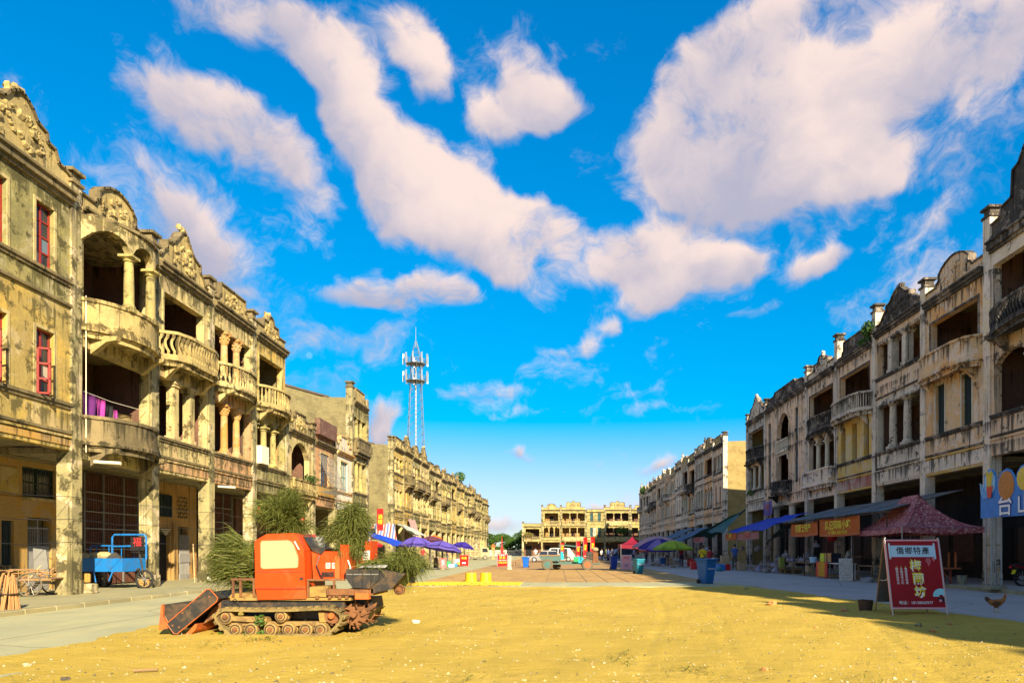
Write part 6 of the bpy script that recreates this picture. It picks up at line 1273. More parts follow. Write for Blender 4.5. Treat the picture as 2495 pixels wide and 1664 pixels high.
def umbrella(lab, x, Y, r, zt, zr, cols, tilt_=(0,0), n=8, zb=0., logo=None):
    o = thing('market_umbrella', lab, 'umbrella', at(x, Y, zb), 0, 'market umbrellas'); T = Matrix.Rotation(tilt_[0], 3, 'X') @ Matrix.Rotation(tilt_[1], 3, 'Y'); piv = Vector((0,0,zr))
    for k_ in range(n):
        a0 = 2*math.pi*k_/n; a1 = 2*math.pi*(k_+1)/n
        def f(u, v):
            a = a0+(a1-a0)*u; sag = math.sin(math.pi*u); rr = r*v*(1-.04*sag*v); z = zt-(zt-zr)*(v**1.7) - .05*sag*v
            return piv + T @ (Vector((rr*math.cos(a), rr*math.sin(a), z))-piv)
        MB().grid(f, 4, 5, (0,0,-.008)).build('canopy_panel', cols[k_ % len(cols)], o, True)
        def fv(u, v):
            a = a0+(a1-a0)*u; sag = math.sin(math.pi*u); rr = r*(1-.04*sag); return piv + T @ (Vector((rr*math.cos(a), rr*math.sin(a), zr-.05*sag-.005-v*(.11+.03*math.sin(6*math.pi*u))))-piv)
        MB().grid(fv, 6, 1, (0,0,-.004)).build('valance', cols[(k_+1) % len(cols)] if len(cols) > 2 else cols[k_ % len(cols)], o)
        MB().tube(piv + T @ Vector((0,0,(zt-zr)*.85)), piv + T @ Vector((r*.97*math.cos(a0), r*.97*math.sin(a0), -.015)), .008, n=4).build('rib', 'pole_steel', o)
    MB().tube((0,0,0), piv + T @ Vector((0,0,zt-zr+.08)), .022, n=8).build('pole', 'pole_steel', o); MB().lathe((0,0,0), [(.2,0),(.2,.1),(.05,.12)], 12).build('base', 'floor_slab', o)
    if logo: text(logo[0], logo[1], 'white_ink', o, (0,-r*.82,zr+.12), rot=(R(62),0,0), depth=.002)
    return o
umbrella('red and blue panelled umbrella beside the blue tarp on the left', 899, 47, .95, 2.15, 1.85, ['sky_cloth','cooler_red'], (0,0))
umbrella('large violet umbrella, nearest of the left stalls', 1014, 52, 1.35, 2.5, 1.9, ['violet_cloth']); umbrella('wide violet umbrella tilted toward the square on the left', 1078, 51, 1.42, 2.15, 1.62, ['violet_cloth'], (R(-6),R(8)))
umbrella('maroon umbrella behind the violet umbrellas on the left', 1050, 62, 1.2, 2.75, 2.3, ['brown_cloth']); umbrella('dark violet umbrella farthest along the left stalls', 1128, 72, 1.15, 2.35, 1.85, ['violet_dark'], (0,R(10))); umbrella('small orange umbrella peeking behind the left umbrellas', 1058, 70, .8, 3.0, 2.65, ['orange_cloth'])
umbrella('lime green umbrella with orange edge on the right', 1640, 58, 1.7, 2.3, 1.62, ['lime_cloth'], (0,0), 8); umbrella('indigo and lilac umbrella behind the lime one', 1606, 64, 2.0, 2.55, 1.72, ['indigo_cloth','indigo_cloth','lilac_cloth'], (R(8),0)); umbrella('pale pink umbrella behind the indigo one', 1597, 72, 2.5, 2.95, 2.1, ['rose_cloth'], (0,R(-6))); umbrella('orange umbrella low beside the indigo one', 1590, 66, 1.4, 2.0, 1.45, ['orange_cloth'])
def canopy_tent(lab, cs, zr, peak, m_, val=.22, name='canopy_tent'):
    """four eave corners (x, y), ridge points"""
    cx = sum(c[0] for c in cs)/4; cy = sum(c[1] for c in cs)/4; o = thing(name, lab, 'tent', (cx, cy, 0)); C = [Vector((c[0]-cx, c[1]-cy, zr)) for c in cs]; Pk = [Vector((p_[0]-cx, p_[1]-cy, p_[2])) for p_ in peak]
    for k_ in range(4):
        A, B = C[k_], C[(k_+1) % 4]; a, b = Pk[k_ if len(Pk) > 1 else 0], Pk[(k_+1) % 4 if len(Pk) > 1 else 0]
        def f(u, v):
            e = A.lerp(B, u); t_ = a.lerp(b, u); q = t_.lerp(e, v); q.z = t_.z + (e.z-t_.z)*(1-(1-v)**1.9) - .06*math.sin(math.pi*u)*v; return q
        MB().grid(f, 8, 8, (0,0,-.012)).build('roof_panel', m_, o, True)
        MB().grid(lambda u, v: A.lerp(B, u) + Vector((0,0,-.06*math.sin(math.pi*u)-.006-val*v)), 8, 2, (.006,.006,0)).build('valance', m_, o)
        MB().tube((C[k_].x, C[k_].y, 0), (C[k_].x, C[k_].y, zr), .024, n=8).build('pole', 'pole_steel', o)
    return o
canopy_tent('burgundy floral canopy tent at near right behind the red signboard', [(13.6,27.0),(16.9,27.0),(17.3,33.5),(14.4,33.5)], 2.42, [(15.3,29.0,3.85),(15.3,29.0,3.85),(15.4,30.5,3.85),(15.4,30.5,3.85)], 'floral_canopy')
canopy_tent('crimson tent far along the right stalls', [(7.9,86),(11.4,86),(11.4,90),(7.9,90)], 2.2, [(9.6,88,3.3)], 'red_tent', .5)
def tarp(lab, P00, P10, P11, P01, m_, sag=.3, poles=(), name='tarpaulin', wav=.06, ruff=0, seed=1, cat='tarp'):
    o = thing(name, lab, cat, (P00[0], P00[1], 0)); O = Vector((P00[0], P00[1], 0)); q = [Vector(p_)-O for p_ in (P00,P10,P11,P01)]; r_ = random.Random(seed); ph = [r_.uniform(0,6) for _ in range(4)]
    def f(u, v):
        p_ = q[0].lerp(q[1], u).lerp(q[3].lerp(q[2], u), v); p_.z += -sag*math.sin(math.pi*u)*math.sin(math.pi*v) + wav*(math.sin(u*11+v*5+ph[0])*math.sin(v*7+ph[1]) + .5*math.sin(u*23+ph[2])*math.sin(v*13+u*4+ph[3])); return p_
    MB().grid(f, 28, 18, (0,0,-.01)).build('sheet', m_, o, True)
    for (x, y, z) in poles: MB().tube((x-O.x, y-O.y, 0), (x-O.x, y-O.y, z), .025, n=7).build('pole', 'pole_steel', o)
    return o
# right side, near to far
cr = thing('corrugated_awning', 'long grey corrugated sheet awning over the right stalls', 'awning', (14.2, 29.2, 0)); cg = MB()
nS = 7
for k_ in range(nS):
    y0_, y1_ = k_*2.0, k_*2.0+2.05
    MB().grid(lambda u, v: (-.05+3.2*v, y0_+(y1_-y0_)*u, 3.22+.85*v+.022*math.cos(u*2*math.pi*11)+.012*k_), 44, 2, (0,0,-.006)).build('roof_sheet', 'corrugated', cr, True) if 'corrugated' in MATS else None
flat('corrugated', (.22,.22,.21), .5, metal=.35, var=.35, scale=3, dirt=(.12,.08,.05), dirtamt=.5)
for k_ in range(nS):
    y0_, y1_ = k_*2.0, k_*2.0+2.05
    MB().grid(lambda u, v: (-.05+3.2*v, y0_+(y1_-y0_)*u, 3.22+.85*v+.025*math.cos(u*2*math.pi*11)+.012*(k_ % 2)), 66, 2, (0,0,-.006)).build('roof_sheet', 'corrugated', cr)
for k_ in range(5): MB().tube((.05,.4+k_*3.3,0),(.05,.4+k_*3.3,3.2),.03,n=7).build('pole', 'dark_wood', cr)
MB().box(.02,.08,0,14,3.12,3.18).build('purlin', 'dark_wood', cr)
def banner(lab, y0, y1, x, z1, z0, m_, s_, sz, mm='yellow_ink', sub=None):
    o = thing('cloth_banner', lab, 'banner', (x, y1, 0), R(-90)); L = y1-y0
    MB().grid(lambda u, v: (L*u, .03*math.sin(u*14)*v, z1-(z1-z0)*v-.05*math.sin(math.pi*u)), 24, 5, (0,.012,0)).build('cloth', m_, o, True)
    text(s_, sz, mm, o, (L/2,-.04,(z1*.55+z0*.45)), depth=.003, bold=.006)
    if sub: text(sub, sz*.38, mm, o, (L/2,-.04,z0+.14), depth=.003)
    return o
banner('orange shop banner with yellow lettering, nearer of the pair under the awning', 32.0, 36.9, 14.12, 3.12, 2.22, 'banner_orange', '陈记风味小吃', .52, 'yellow_ink', '特产 黄鳝饭 豆腐花 钵仔糕'); banner('orange shop banner, farther of the pair under the awning', 37.2, 41.4, 14.12, 3.05, 2.3, 'banner_orange', '农家土特产', .5)
tarp('bright blue tarpaulin over the middle right stalls', (13.5,45,2.85), (13.5,55.5,2.85), (16.9,55,4.0), (16.9,45.5,4.05), 'blue_tarp', .15, [(13.6,45.2,2.8),(13.6,48.5,2.8),(13.6,52,2.8),(13.6,55.2,2.8)])
banner('faded pink banner strip hanging from the blue tarpaulin', 46, 51.5, 13.5, 2.78, 2.25, 'banner_pale', '欢迎光临', .36, 'sign_bright_red'); banner('small orange and yellow banner at the far end of blue tarpaulin', 51.7, 55, 13.48, 2.78, 2.3, 'banner_orange', '米酒', .36)
tarp('dark grey tarpaulin flap drooping between awning and blue tarpaulin', (13.7,42.6,2.75), (13.9,45.4,1.95), (16.0,45.4,3.6), (15.6,42.6,3.7), 'grey_tarp', .2)
tarp('peaked dark green tarpaulin behind the blue one, near half', (13.2,54.5,2.9), (13.0,60,3.0), (15.8,57.4,4.9), (15.6,57.0,4.9), 'green_tarp', .1); tarp('dark green tarpaulin slope falling toward the slate blue tarps', (15.6,57.0,4.88), (15.8,57.5,4.88), (15.5,68,2.75), (12.8,66,2.75), 'green_tarp', .25, [(12.9,65.8,2.7)])
banner('red lettered banner under the green tarpaulin', 60.5, 65.5, 12.95, 2.7, 2.2, 'banner_pale', '特色美食', .36, 'sign_bright_red')
tarp('slate blue tarpaulin, nearer of two over the far right stalls', (11.4,66,2.15), (11.6,75,2.1), (15.5,75,3.9), (15.3,66,3.7), 'slate_tarp', .25, [(11.5,66.2,2.1),(11.6,74.8,2.1)]); tarp('slate blue tarpaulin, farther of two over the far right stalls', (11.3,75.5,2.1), (11.6,86,2.1), (15.4,86,4.0), (15.4,75.5,4.0), 'slate_tarp', .3, [(11.6,85.8,2.1)]); tarp('small maroon tarpaulin behind the slate blue tarps', (12.0,86.5,2.4), (12.2,92,2.4), (15.4,92,3.4), (15.4,86.5,3.5), 'brown_cloth', .15)
# left side
tarp('bright blue tarpaulin sloping down beside the left umbrellas', (-15.0,50.5,3.05), (-15.0,54,2.95), (-11.6,56.0,1.75), (-12.2,50.5,1.8), 'blue_tarp', .2, [(-11.7,55.8,1.75),(-12.3,50.6,1.8)]); tarp('red and blue striped tarpaulin hung in the gap between left blocks', (-17.4,59.5,3.75), (-14.3,59.5,3.75), (-13.8,58.6,2.2), (-17.0,58.6,2.5), 'striped_tarp', .05, [(-14.2,59.4,3.7)]); tarp('pale translucent tarpaulin slung at the first far left arch', (-14.9,63.2,3.9), (-14.9,66.8,3.9), (-13.0,67.2,2.9), (-13.2,63.6,2.9), 'clear_tarp', .35); tarp('faded striped cloth hanging from the second far left house', (-15.0,68.2,4.6), (-15.0,71.5,4.6), (-14.5,71.5,2.9), (-14.5,68.2,2.9), 'striped_cloth', .05)
MB(); fl_ = thing('hanging_banner', 'narrow red and yellow banner hanging at the near left row end', 'banner', (-15.0,56.6,0)); MB().box(-.02,.5,-.02,0,3.1,4.9).build('cloth', 'banner_red', fl_); text('酒\n樓', .42, 'yellow_ink', fl_, (.25,-.03,4.0), depth=.003)
# tables and goods
def table(lab, x, y, L, Wd, h, m_='old_wood', rz=0., name='stall_table', cloth_=None):
    o = thing(name, lab, 'table', (x, y, 0), rz); MB().box(0,Wd,0,L,h-.04,h).build('tabletop', m_, o)
    for (a, b) in ((.04,.04),(Wd-.08,.04),(.04,L-.08),(Wd-.08,L-.08)): MB().box(a,a+.045,b,b+.045,0,h-.04).build('leg', m_, o)
    MB().box(.05,Wd-.05,.06,.09,.28,.32).box(.05,Wd-.05,L-.09,L-.06,.28,.32).build('stretcher', m_, o)
    if cloth_: MB().box(-.012,-.002,0,L,h-.5,h-.02).build('front_cloth', cloth_, o)
    return o
def bag(x, y, z, s, m_, lab, seed):
    r_ = random.Random(seed); mb = MB(); prof = [(.5,0),(.72,.12),(.75,.4),(.6,.7),(.2,.92),(.12,1.0),(.34,1.22)]; n = 9; vs = []
    for (r, h) in prof:
        for i in range(n): a = 6.2832*i/n; k_ = 1+r_.uniform(-.2,.2); vs.append((x+r*s*k_*math.cos(a), y+r*s*k_*math.sin(a), z+h*s*1.25))
    fs = [tuple(range(n-1,-1,-1))]
    for j in range(len(prof)-1):
        for i in range(n): fs.append((j*n+i, j*n+(i+1)%n, (j+1)*n+(i+1)%n, (j+1)*n+i))
    mb.add(vs, fs); tag(mb.build('goods_bag', m_), lab, 'bag', 'plastic bags of goods on the right stalls')
rb = random.Random(23); k_ = 0
spots = []
for i in range(9): spots.append((13.9+rb.uniform(-.3,.3), 44.3+i*.55+rb.uniform(-.1,.1), 0, rb.uniform(.2,.32), 'low heap of bagged goods on the ground by the blue tarpaulin'))
for i in range(10): spots.append((14.5+rb.uniform(-.2,.2), 43.8+i*.5, .35, rb.uniform(.2,.3), 'bagged goods in the second tier behind the ground heap'))
for i in range(7): spots.append((15.0+rb.uniform(-.2,.2), 43+i*.55, .75, rb.uniform(.2,.28), 'bagged goods on the upper tier under the dark flap'))
for i in range(8): spots.append((14.5+rb.uniform(-.15,.15), 38.2+i*.42, .78, rb.uniform(.13,.22), 'small clear bag on the counter beside the white tub'))
for i in range(6): spots.append((12.2+rb.uniform(-.3,.3), 51+i*.6, 0, rb.uniform(.2,.3), 'bagged goods on the ground farther along, near cartons'))
for i in range(6): spots.append((13.2+rb.uniform(-.4,.4), 68+i*1.6, .5, rb.uniform(.25,.4), 'pale bundle under the slate blue tarpaulin'))
seen = {}
for (x, y, z, s, l) in spots:
    seen[l] = seen.get(l, 0) + 1; m_ = rb.choice(['bag_film','bag_film','bag_film_pink','bag_film_lilac'])
    bag(x, y, z, s, m_, l.replace('bagged goods', 'bag of goods').replace('bundles', 'bundle').replace('low heap of ', 'low ') + ', %s from the near end' % ORD[seen[l]-1], k_); k_ += 1
for i, (x, y) in enumerate(((14.2,42.6),(14.5,39.8))): bag(x, y, 1.0, .3, 'bag_film', ['tall hanging clear bag left of the farther orange banner post', 'tall clear bag standing on the counter beneath the farther banner'][i], 50+i)
table('low wooden rack under the farther orange banner', 14.1, 38.0, 3.4, .9, .78); table('stall table beneath the dark flap', 14.3, 43.2, 3.8, 1.1, .35); table('second-tier stall bench under the blue tarpaulin', 14.8, 43.0, 4.4, .8, .74); table('food counter table behind the red menu', 14.2, 34.3, 3.3, .8, .82, 'white_plastic'); table('grey stall table under the near end of awning', 14.7, 31.0, 2.6, .8, .75); table('brown tea table under the slate blue tarp', 10.9, 59.5, 1.2, .7, .7, 'red_wood'); table('long counter under the green tarpaulin', 13.0, 57, 6.0, .9, .8); table('far counter under slate blue tarp', 12.2, 67, 8, .9, .8)
mn = thing('menu_panel', 'red menu panel with yellow lettering on the food counter front', 'sign', (14.1,37.3,0), R(-90)); MB().box(0,1.55,-.02,.01,.05,.86).build('panel', 'sign_bright_red', mn)
for j in range(5): text('豆花凉粉糖水', .16, 'yellow_ink', mn, (.78,-.024,.74-j*.15), depth=.002)
ws = thing('glass_food_case', 'glass food case with lime sign on the counter', 'case', (14.25,35.6,.82)); MB().box(0,.5,0,1.4,0,.5).build('glass', 'dark_glass', ws); MB().box(-.02,0,.95,1.5,0,.48).build('lime_sign', 'lime_sign', ws)
for y in (0, 1.36): MB().box(.0,.04,y,y+.04,0,.52).build('case_post', 'alu', ws)
pbd = put('patterned_board', MB().box(0,.62,0,.03,0,1.12).mesh('patterned_board', 'patterned_board'), None, (13.55,32.9,0), (R(-14),0,R(-16))); tag(pbd, 'patterned pale board leaning on the grey lane edge', 'board')
tag(MB().lathe((14.45,31.9,.0), [(.28,0),(.32,.18),(.33,.2),(.28,.2),(.25,.05)], 16).build('enamel_basin', 'alu'), 'grey metal basin on the ground right of the patterned board', 'basin'); tag(MB().lathe((14.2,38.0,.79), [(.17,0),(.21,.3),(.22,.32),(.18,.3)], 14).build('white_tub', 'sky_panel'), 'pale blue tub on the rack beside clear bags', 'tub')
tag(MB().cbox((14.0,42.8,.72), (.3,.3,.6), None, .02).build('tin_can', 'tin_green'), 'tall olive tin can on a stool left of the rack', 'can'); table('small yellow stool under the olive tin', 13.8, 42.5, .5, .4, .42, 'rust_yellow', 0, 'stool'); tag(MB().cbox((14.15,38.6,.42), (.25,.3,.34), rz3(.2), .02).build('carton_box', 'carton'), 'small carton below the rack beside the basin of goods', 'box')
for i, (x, y, s, m_, l) in enumerate(((12.3,50.4,.6,'carton','stack of pale cartons beside the blue cooler bag'), (12.35,50.4,.45,'cooler_red','red crate beneath the pale cartons'), (11.7,49.4,.45,'blue_plastic','blue cooler bag right of the red crate'))): tag(MB().cbox((x,y,s/2+(.48 if i == 0 else 0)), (.6,.55,s), rz3(.15*i), .03).build(['carton_stack','crate','cooler_bag'][i], m_), l, ['box','crate','bag'][i])
tag(put('white_plank', MB().box(0,.28,0,.02,0,.95).mesh('white_plank','white_plastic'), None, (11.2,50.6,0), (R(-20),0,R(-30))), 'white board leaning beside the red crate', 'board')
for i, (x, Y) in enumerate(((1688,52.5),(1695,53.2))): p = at(x, Y); tag(MB().box(p[0]-.16,p[0]+.16,Y-.2,Y+.2,0,.52).box(p[0]-.2,p[0]+.2,Y-.24,Y+.24,.5,.56).build('red_stool', 'cooler_red'), ['left red plastic stool behind the large blue bin','right red plastic stool behind the large blue bin'][i], 'stool', 'red plastic stools')
tag(MB().lathe((11.3,47.8,0), [(.16,0),(.22,.16),(.2,.3),(.06,.36)], 12).build('teal_basket', 'bin_teal'), 'small teal basket on the ground amid the bagged goods', 'basket')
lt_ = MB().lathe((15.3,38.2,2.25), [(.08,-.3),(.26,-.2),(.34,0),(.26,.2),(.08,.3)], 14).build('lantern_globe', 'cooler_red', None, True); tag(lt_, 'round red lantern hanging beneath the nearer orange banner', 'lantern')
for i, (x, Y, z, l) in enumerate(((638,33.5,3.4,'red lantern under the arcade behind the cab grass'),(735,42.5,3.3,'red lantern under the low arched left house'))): p = at(x, Y); tag(MB().lathe((p[0],p[1],z), [(.06,-.24),(.2,-.15),(.26,0),(.2,.15),(.06,.24)], 12).build('lantern_globe', 'cooler_red', None, True), l, 'lantern')
for i, (x, y, z) in enumerate(((15.1,36.4,1.95),(15.2,40.2,1.9),(14.6,47.2,1.7),(14.4,49.0,1.75),(14.7,50.6,1.65),(14.2,52.6,1.7),(13.4,58.2,1.6),(13.2,60.4,1.7),(13.4,62.3,1.6),(12.6,68.5,1.5),(12.7,71.2,1.55),(12.6,74,1.5))):
    bag(x, y, z-.25, .26, ['bag_film','bag_film_lilac','bag_film_pink'][i % 3], 'bag of goods hung high beneath the awnings, %s from the near end' % ORD[i], 300+i)
for i, (x, y, m_, l) in enumerate(((13.3,49.6,'carton','brown carton beneath the blue tarpaulin banner'),(13.1,53.0,'white_plastic','white polystyrene box at the far end of blue tarpaulin'),(12.4,59.0,'carton','large carton at the green tarpaulin counter'),(12.2,62.5,'cooler_red','red drinks crate at the green tarpaulin counter'),(11.9,65.0,'white_plastic','white box by the slate blue tarpaulin pole'),(11.4,70.0,'carton','carton in front of the slate blue tarpaulin'),(11.2,73.5,'blue_plastic','blue barrel under the slate blue tarpaulin'))):
    tag(MB().cbox((x,y,.3), (.55,.6,.6), rz3(.3*i), .03).cbox((x+.05,y-.03,.62), (.58,.63,.05), rz3(.3*i), .01).build('goods_box', m_), l, 'box', 'boxes among the right stalls')
# trestle tables stacked upside down under the tent
ot = thing('upturned_table', 'orange wooden table upturned on another beneath the burgundy tent', 'table', (14.55,27.6,.0)); flat('orange_wood', (.42,.11,.03), .65, var=.25)
MB().box(0,1.75,0,.7,.72,.78).build('tabletop', 'orange_wood', ot)
for (a, b) in ((.1,.08),(.85,.08),(1.55,.08),(.1,.55),(.85,.55),(1.55,.55)): MB().box(a,a+.06,b,b+.06,.79,1.4).build('leg', 'orange_wood', ot)
for (a, b) in ((.25,.1),(1.35,.1),(.25,.55),(1.35,.55)): MB().box(a,a+.07,b,b+.07,0,.72).build('leg', 'red_wood', ot)
MB().tube((.9,.1,.7),(1.4,.1,.3),.025,n=5).tube((.2,.1,.82),(.85,.1,1.1),.02,n=5).build('brace', 'orange_wood', ot)
# blue food billboard on steel poles, facing the lane
flat('board_blue', (.03,.20,.58), .45, var=.5, scale=2.5); flat('food_yellow', (.80,.55,.06), .6, var=.2); flat('food_brown', (.55,.20,.03), .6, var=.5, scale=14); flat('deep_purple', (.06,.02,.22), .5); flat('sky_paint', (.30,.55,.75), .5, var=.2); flat('tomato', (.65,.06,.02), .5)
bb = thing('food_billboard', 'blue painted food billboard on steel poles at the right edge', 'billboard', (15.15,24.45,.12), R(-90))
MB().box(0,5.2,-.02,.03,2.5,3.6).build('panel', 'board_blue', bb)
for i, c in enumerate(((.55,3.72,.30,.42),(1.42,3.55,.42,.5),(2.35,3.7,.4,.4))): MB().blob((c[0]+.0,-.015,c[1]), c[2]+.08,.03,c[3]+.08, None, 0, 14, 6).build('cut_out', 'board_blue', bb); MB().blob((c[0],-.04,c[1]), c[2],.02,c[3], None, 0, 14, 6).build('food_picture', ['sky_paint','food_brown','food_yellow'][i], bb)
fr_ = MB()
for i in range(6): fr_.cbox((.44+i*.05,-.07,3.85+.05*math.sin(i*2)), (.035,.02,.5), Matrix.Rotation(R(-8+4*i),3,'Y'))
fr_.build('chip_picture', 'food_yellow', bb); MB().prism([(.4,3.6),(.75,3.6),(.66,3.2),(.48,3.2)], -.075, -.055).build('cup_picture', 'tomato', bb)
for i in range(4): MB().path([(-.0+i*.1,-.03,3.75-.05*i),(.05+i*.1,-.03,3.45),(.2+i*.1,-.03,3.2)], .02, 5).build('wave_picture', 'sky_paint', bb)
text('台', .82, 'deep_purple', bb, (1.35,-.035,2.86), depth=.004, bold=.035, name='large_character'); text('台', .82, 'white_ink', bb, (1.35,-.042,2.86), depth=.004, bold=.008, name='large_character'); text('山', .82, 'deep_purple', bb, (2.35,-.035,2.86), depth=.004, bold=.035, name='large_character'); text('山', .82, 'white_ink', bb, (2.35,-.042,2.86), depth=.004, bold=.008, name='large_character')
for (a, b) in ((.18,.05),(.5,.05),(.18,.4),(.5,.4)): MB().tube((a,b,0),(a,b,2.6),.028,n=8).build('pole', 'pole_steel', bb)
for z in (.7, 1.55): MB().tube((.18,.05,z),(.5,.05,z),.02,n=6).tube((.18,.4,z),(.5,.4,z),.02,n=6).build('cross_bar', 'rust_yellow', bb)
MB().box(.05,.65,-.05,.5,0,.14).build('footing', 'floor_slab', bb); MB().tube((4.8,.05,0),(4.8,.05,2.6),.03,n=8).build('pole', 'pole_steel', bb)
# motorbike parked by the pier
mo = thing('motorbike', 'dark red motorbike with yellow plate, mostly beyond the right edge', 'motorbike', (17.75,26.1,.12), R(-4))
for x in (0, 1.25):
    w0 = MB().path([(x+.29*math.cos(6.2832*i/24),0,.30+.29*math.sin(6.2832*i/24)) for i in range(25)], .045, 8).build('wheel', 'tyre', mo); sp = MB().lathe((x,-.05,.3), [(.06,0),(.06,.1)], 8, Matrix.Rotation(R(-90),3,'X'))
    for i in range(12): a = 6.2832*i/12; sp.tube((x,0,.3),(x+.27*math.cos(a),0,.3+.27*math.sin(a)),.006,n=4)
    sp.build('spokes', 'alu', w0)
MB().path([(-.25,0,.78),(.1,0,.72),(.35,0,.62),(.7,0,.5),(1.0,0,.8),(1.25,0,.3)], .03, 7).tube((0,.07,.3),(.5,.07,.42),.03).tube((0,-.07,.3),(.5,-.07,.42),.03).build('frame', 'black_steel', mo); flat('bike_red', (.20,.012,.015), .25, spec=.6)
MB().prism([(-.38,.80),(-.3,.72),(.25,.68),(.6,.74),(.55,.84),(.1,.80),(-.2,.86)], -.11, .11).build('seat', 'black_plastic', mo); MB().prism([(-.42,.82),(-.2,.70),(.1,.62),(.15,.72),(-.2,.80)], -.13, .13).build('tail_fairing', 'bike_red', mo); MB().blob((.75,0,.82), .24,.14,.13, None, 0, 12, 8).build('fuel_tank', 'bike_red', mo, True); MB().box(.4,.75,-.14,.14,.28,.6).build('engine', 'grey_steel', mo); MB().box(-.46,-.40,-.06,.06,.68,.76).build('tail_lamp', 'cooler_red', mo)
MB().prism([(-.36,.46),(-.34,.46),(-.28,.62),(-.3,.62)], -.1, .1).build('number_plate', 'yellow_ink', mo); MB().path([(1.0,-.32,1.02),(.95,-.15,1.0),(1.0,0,.95),(.95,.15,1.0),(1.0,.32,1.02)], .014, 6).build('handlebar', 'black_steel', mo); MB().path([(-.3,0,.62),(-.25,0,.64),(0,0,.66),(.2,0,.6)], .02, 5).build('mudguard', 'black_plastic', mo); MB().tube((.45,-.17,.3),(-.2,-.17,.34),.045,n=8).build('exhaust', 'alu', mo)
tag(MB().lathe((16.2,27.4,.12), [(.14,0),(.2,.34),(.22,.36),(.2,.36),(.16,.1)], 14).build('clay_pot', 'floor_slab'), 'grey clay pot at foot of the right pier', 'pot')
sp_ = thing('shop_poster', 'blue and orange poster hung under the dark balcony of the wide right house', 'poster', (16.6,55.2,0), R(-90)); MB().grid(lambda u, v: (2.2*u,.03*math.sin(u*9),5.4-1.1*v-.1*math.sin(3*u)), 12, 4, (0,.01,0)).build('sheet', 'deep_purple', sp_); text('冰饮', .6, 'orange_paint', sp_, (1.1,-.06,4.85), depth=.004)
# left market clutter
table('bare steel frame table under the first violet umbrella', -11.4, 51.5, 2.2, 1.0, .75, 'pole_steel'); table('low goods table under the far violet umbrella', -10.6, 55.5, 2.4, .9, .7)
ab = thing('easel_board', 'white-legged easel board seen edge-on among left stalls', 'sign', at(1054, 53)); MB().tube((-.3,0,0),(0,.1,1.12),.03,n=5).build('leg', 'white_plastic', ab); MB().tube((.38,0,0),(0.02,.1,1.12),.03,n=5).build('leg', 'carton', ab); MB().box(.05,.3,.2,.7,.1,.9).build('board', 'dark_wood', ab)
notice('narrow crimson leaning sign with white lettering at the left stalls', 1080, 55, .45, .85, 'sign_bright_red', [('特\n产',.22,.45,'white_ink')], R(14), 'banner_red', .35); notice('scarlet menu board with white bowl picture right of left stalls', 1130, 62, .72, 1.0, 'sign_bright_red', [('粉面',.24,.75,'yellow_ink'),('●●',.2,.3,'white_ink')], R(-6), 'sign_bright_red', .2)
jg = thing('water_jug', 'small light blue water jug on the ground beside harvester tray', 'jug', at(1027, 48.5)); MB().lathe((0,0,0), [(.12,0),(.13,.05),(.13,.22),(.07,.28),(.04,.30),(.04,.34)], 14).build('bottle', 'blue_plastic', jg, True); MB().lathe((0,0,.34), [(.045,0),(.045,.03)], 10).build('cap', 'white_plastic', jg)
for i, (x, Y, m_, l, d) in enumerate(((1100,58,'sky_panel','pale blue crate on the ground before the menu board',(.5,.4,.3)), (1108,60,'blue_plastic','deeper blue crate behind the pale blue one',(.45,.4,.28)), (1092,60,'green_crate','green tub behind the crimson leaning sign',(.4,.4,.5)), (1118,64,'food_yellow','yellow crate left of the scarlet menu board',(.4,.4,.35)), (1112,66,'white_plastic','white water barrel behind the crates',(.45,.45,.6)))): p = at(x, Y); tag(MB().cbox((p[0],p[1],d[2]/2), d, rz3(.2*i), .04).build('market_crate', m_), l, 'crate', 'crates at the left stalls')

# ---------------------------------------------------------------- telecom tower
TWX, TWY = (1013-VX)*150/F, 150.
tw = thing('telecom_tower', 'grey lattice telecom tower with antenna platforms behind the left row', 'tower', (TWX, TWY, 0), R(18)); flat('galvanised', (.20,.21,.22), .5, metal=.3, var=.1)
hwid = lambda z: 2.7 - 1.62*min(z,40)/40 if z < 40 else 1.08-.035*(z-40)
for (a, b) in ((-1,-1),(1,-1),(1,1),(-1,1)):
    MB().path([(a*hwid(z), b*hwid(z), z) for z in (0,10,20,30,40,44)], .055, 6).build('leg', 'galvanised', tw)
z = 6.; k_ = 0
while z < 44:
    dzz = 1.9 if z < 36 else 1.4; z2 = min(z+dzz, 44); br = MB(); w1, w2 = hwid(z), hwid(z2)
    for (a, b, c, d) in ((-1,-1,1,-1),(1,-1,1,1),(1,1,-1,1),(-1,1,-1,-1)):
        br.tube((a*w1,b*w1,z),(c*w2,d*w2,z2),.024,n=4,caps=False).tube((c*w1,d*w1,z),(a*w2,b*w2,z2),.024,n=4,caps=False).tube((a*w1,b*w1,z),(c*w1,d*w1,z),.024,n=4,caps=False)
    br.build('lattice_section', 'galvanised', tw); z = z2
MB().box(-.13,.13,-.4,-.34,4,43).build('cable_ladder', 'galvanised', tw)
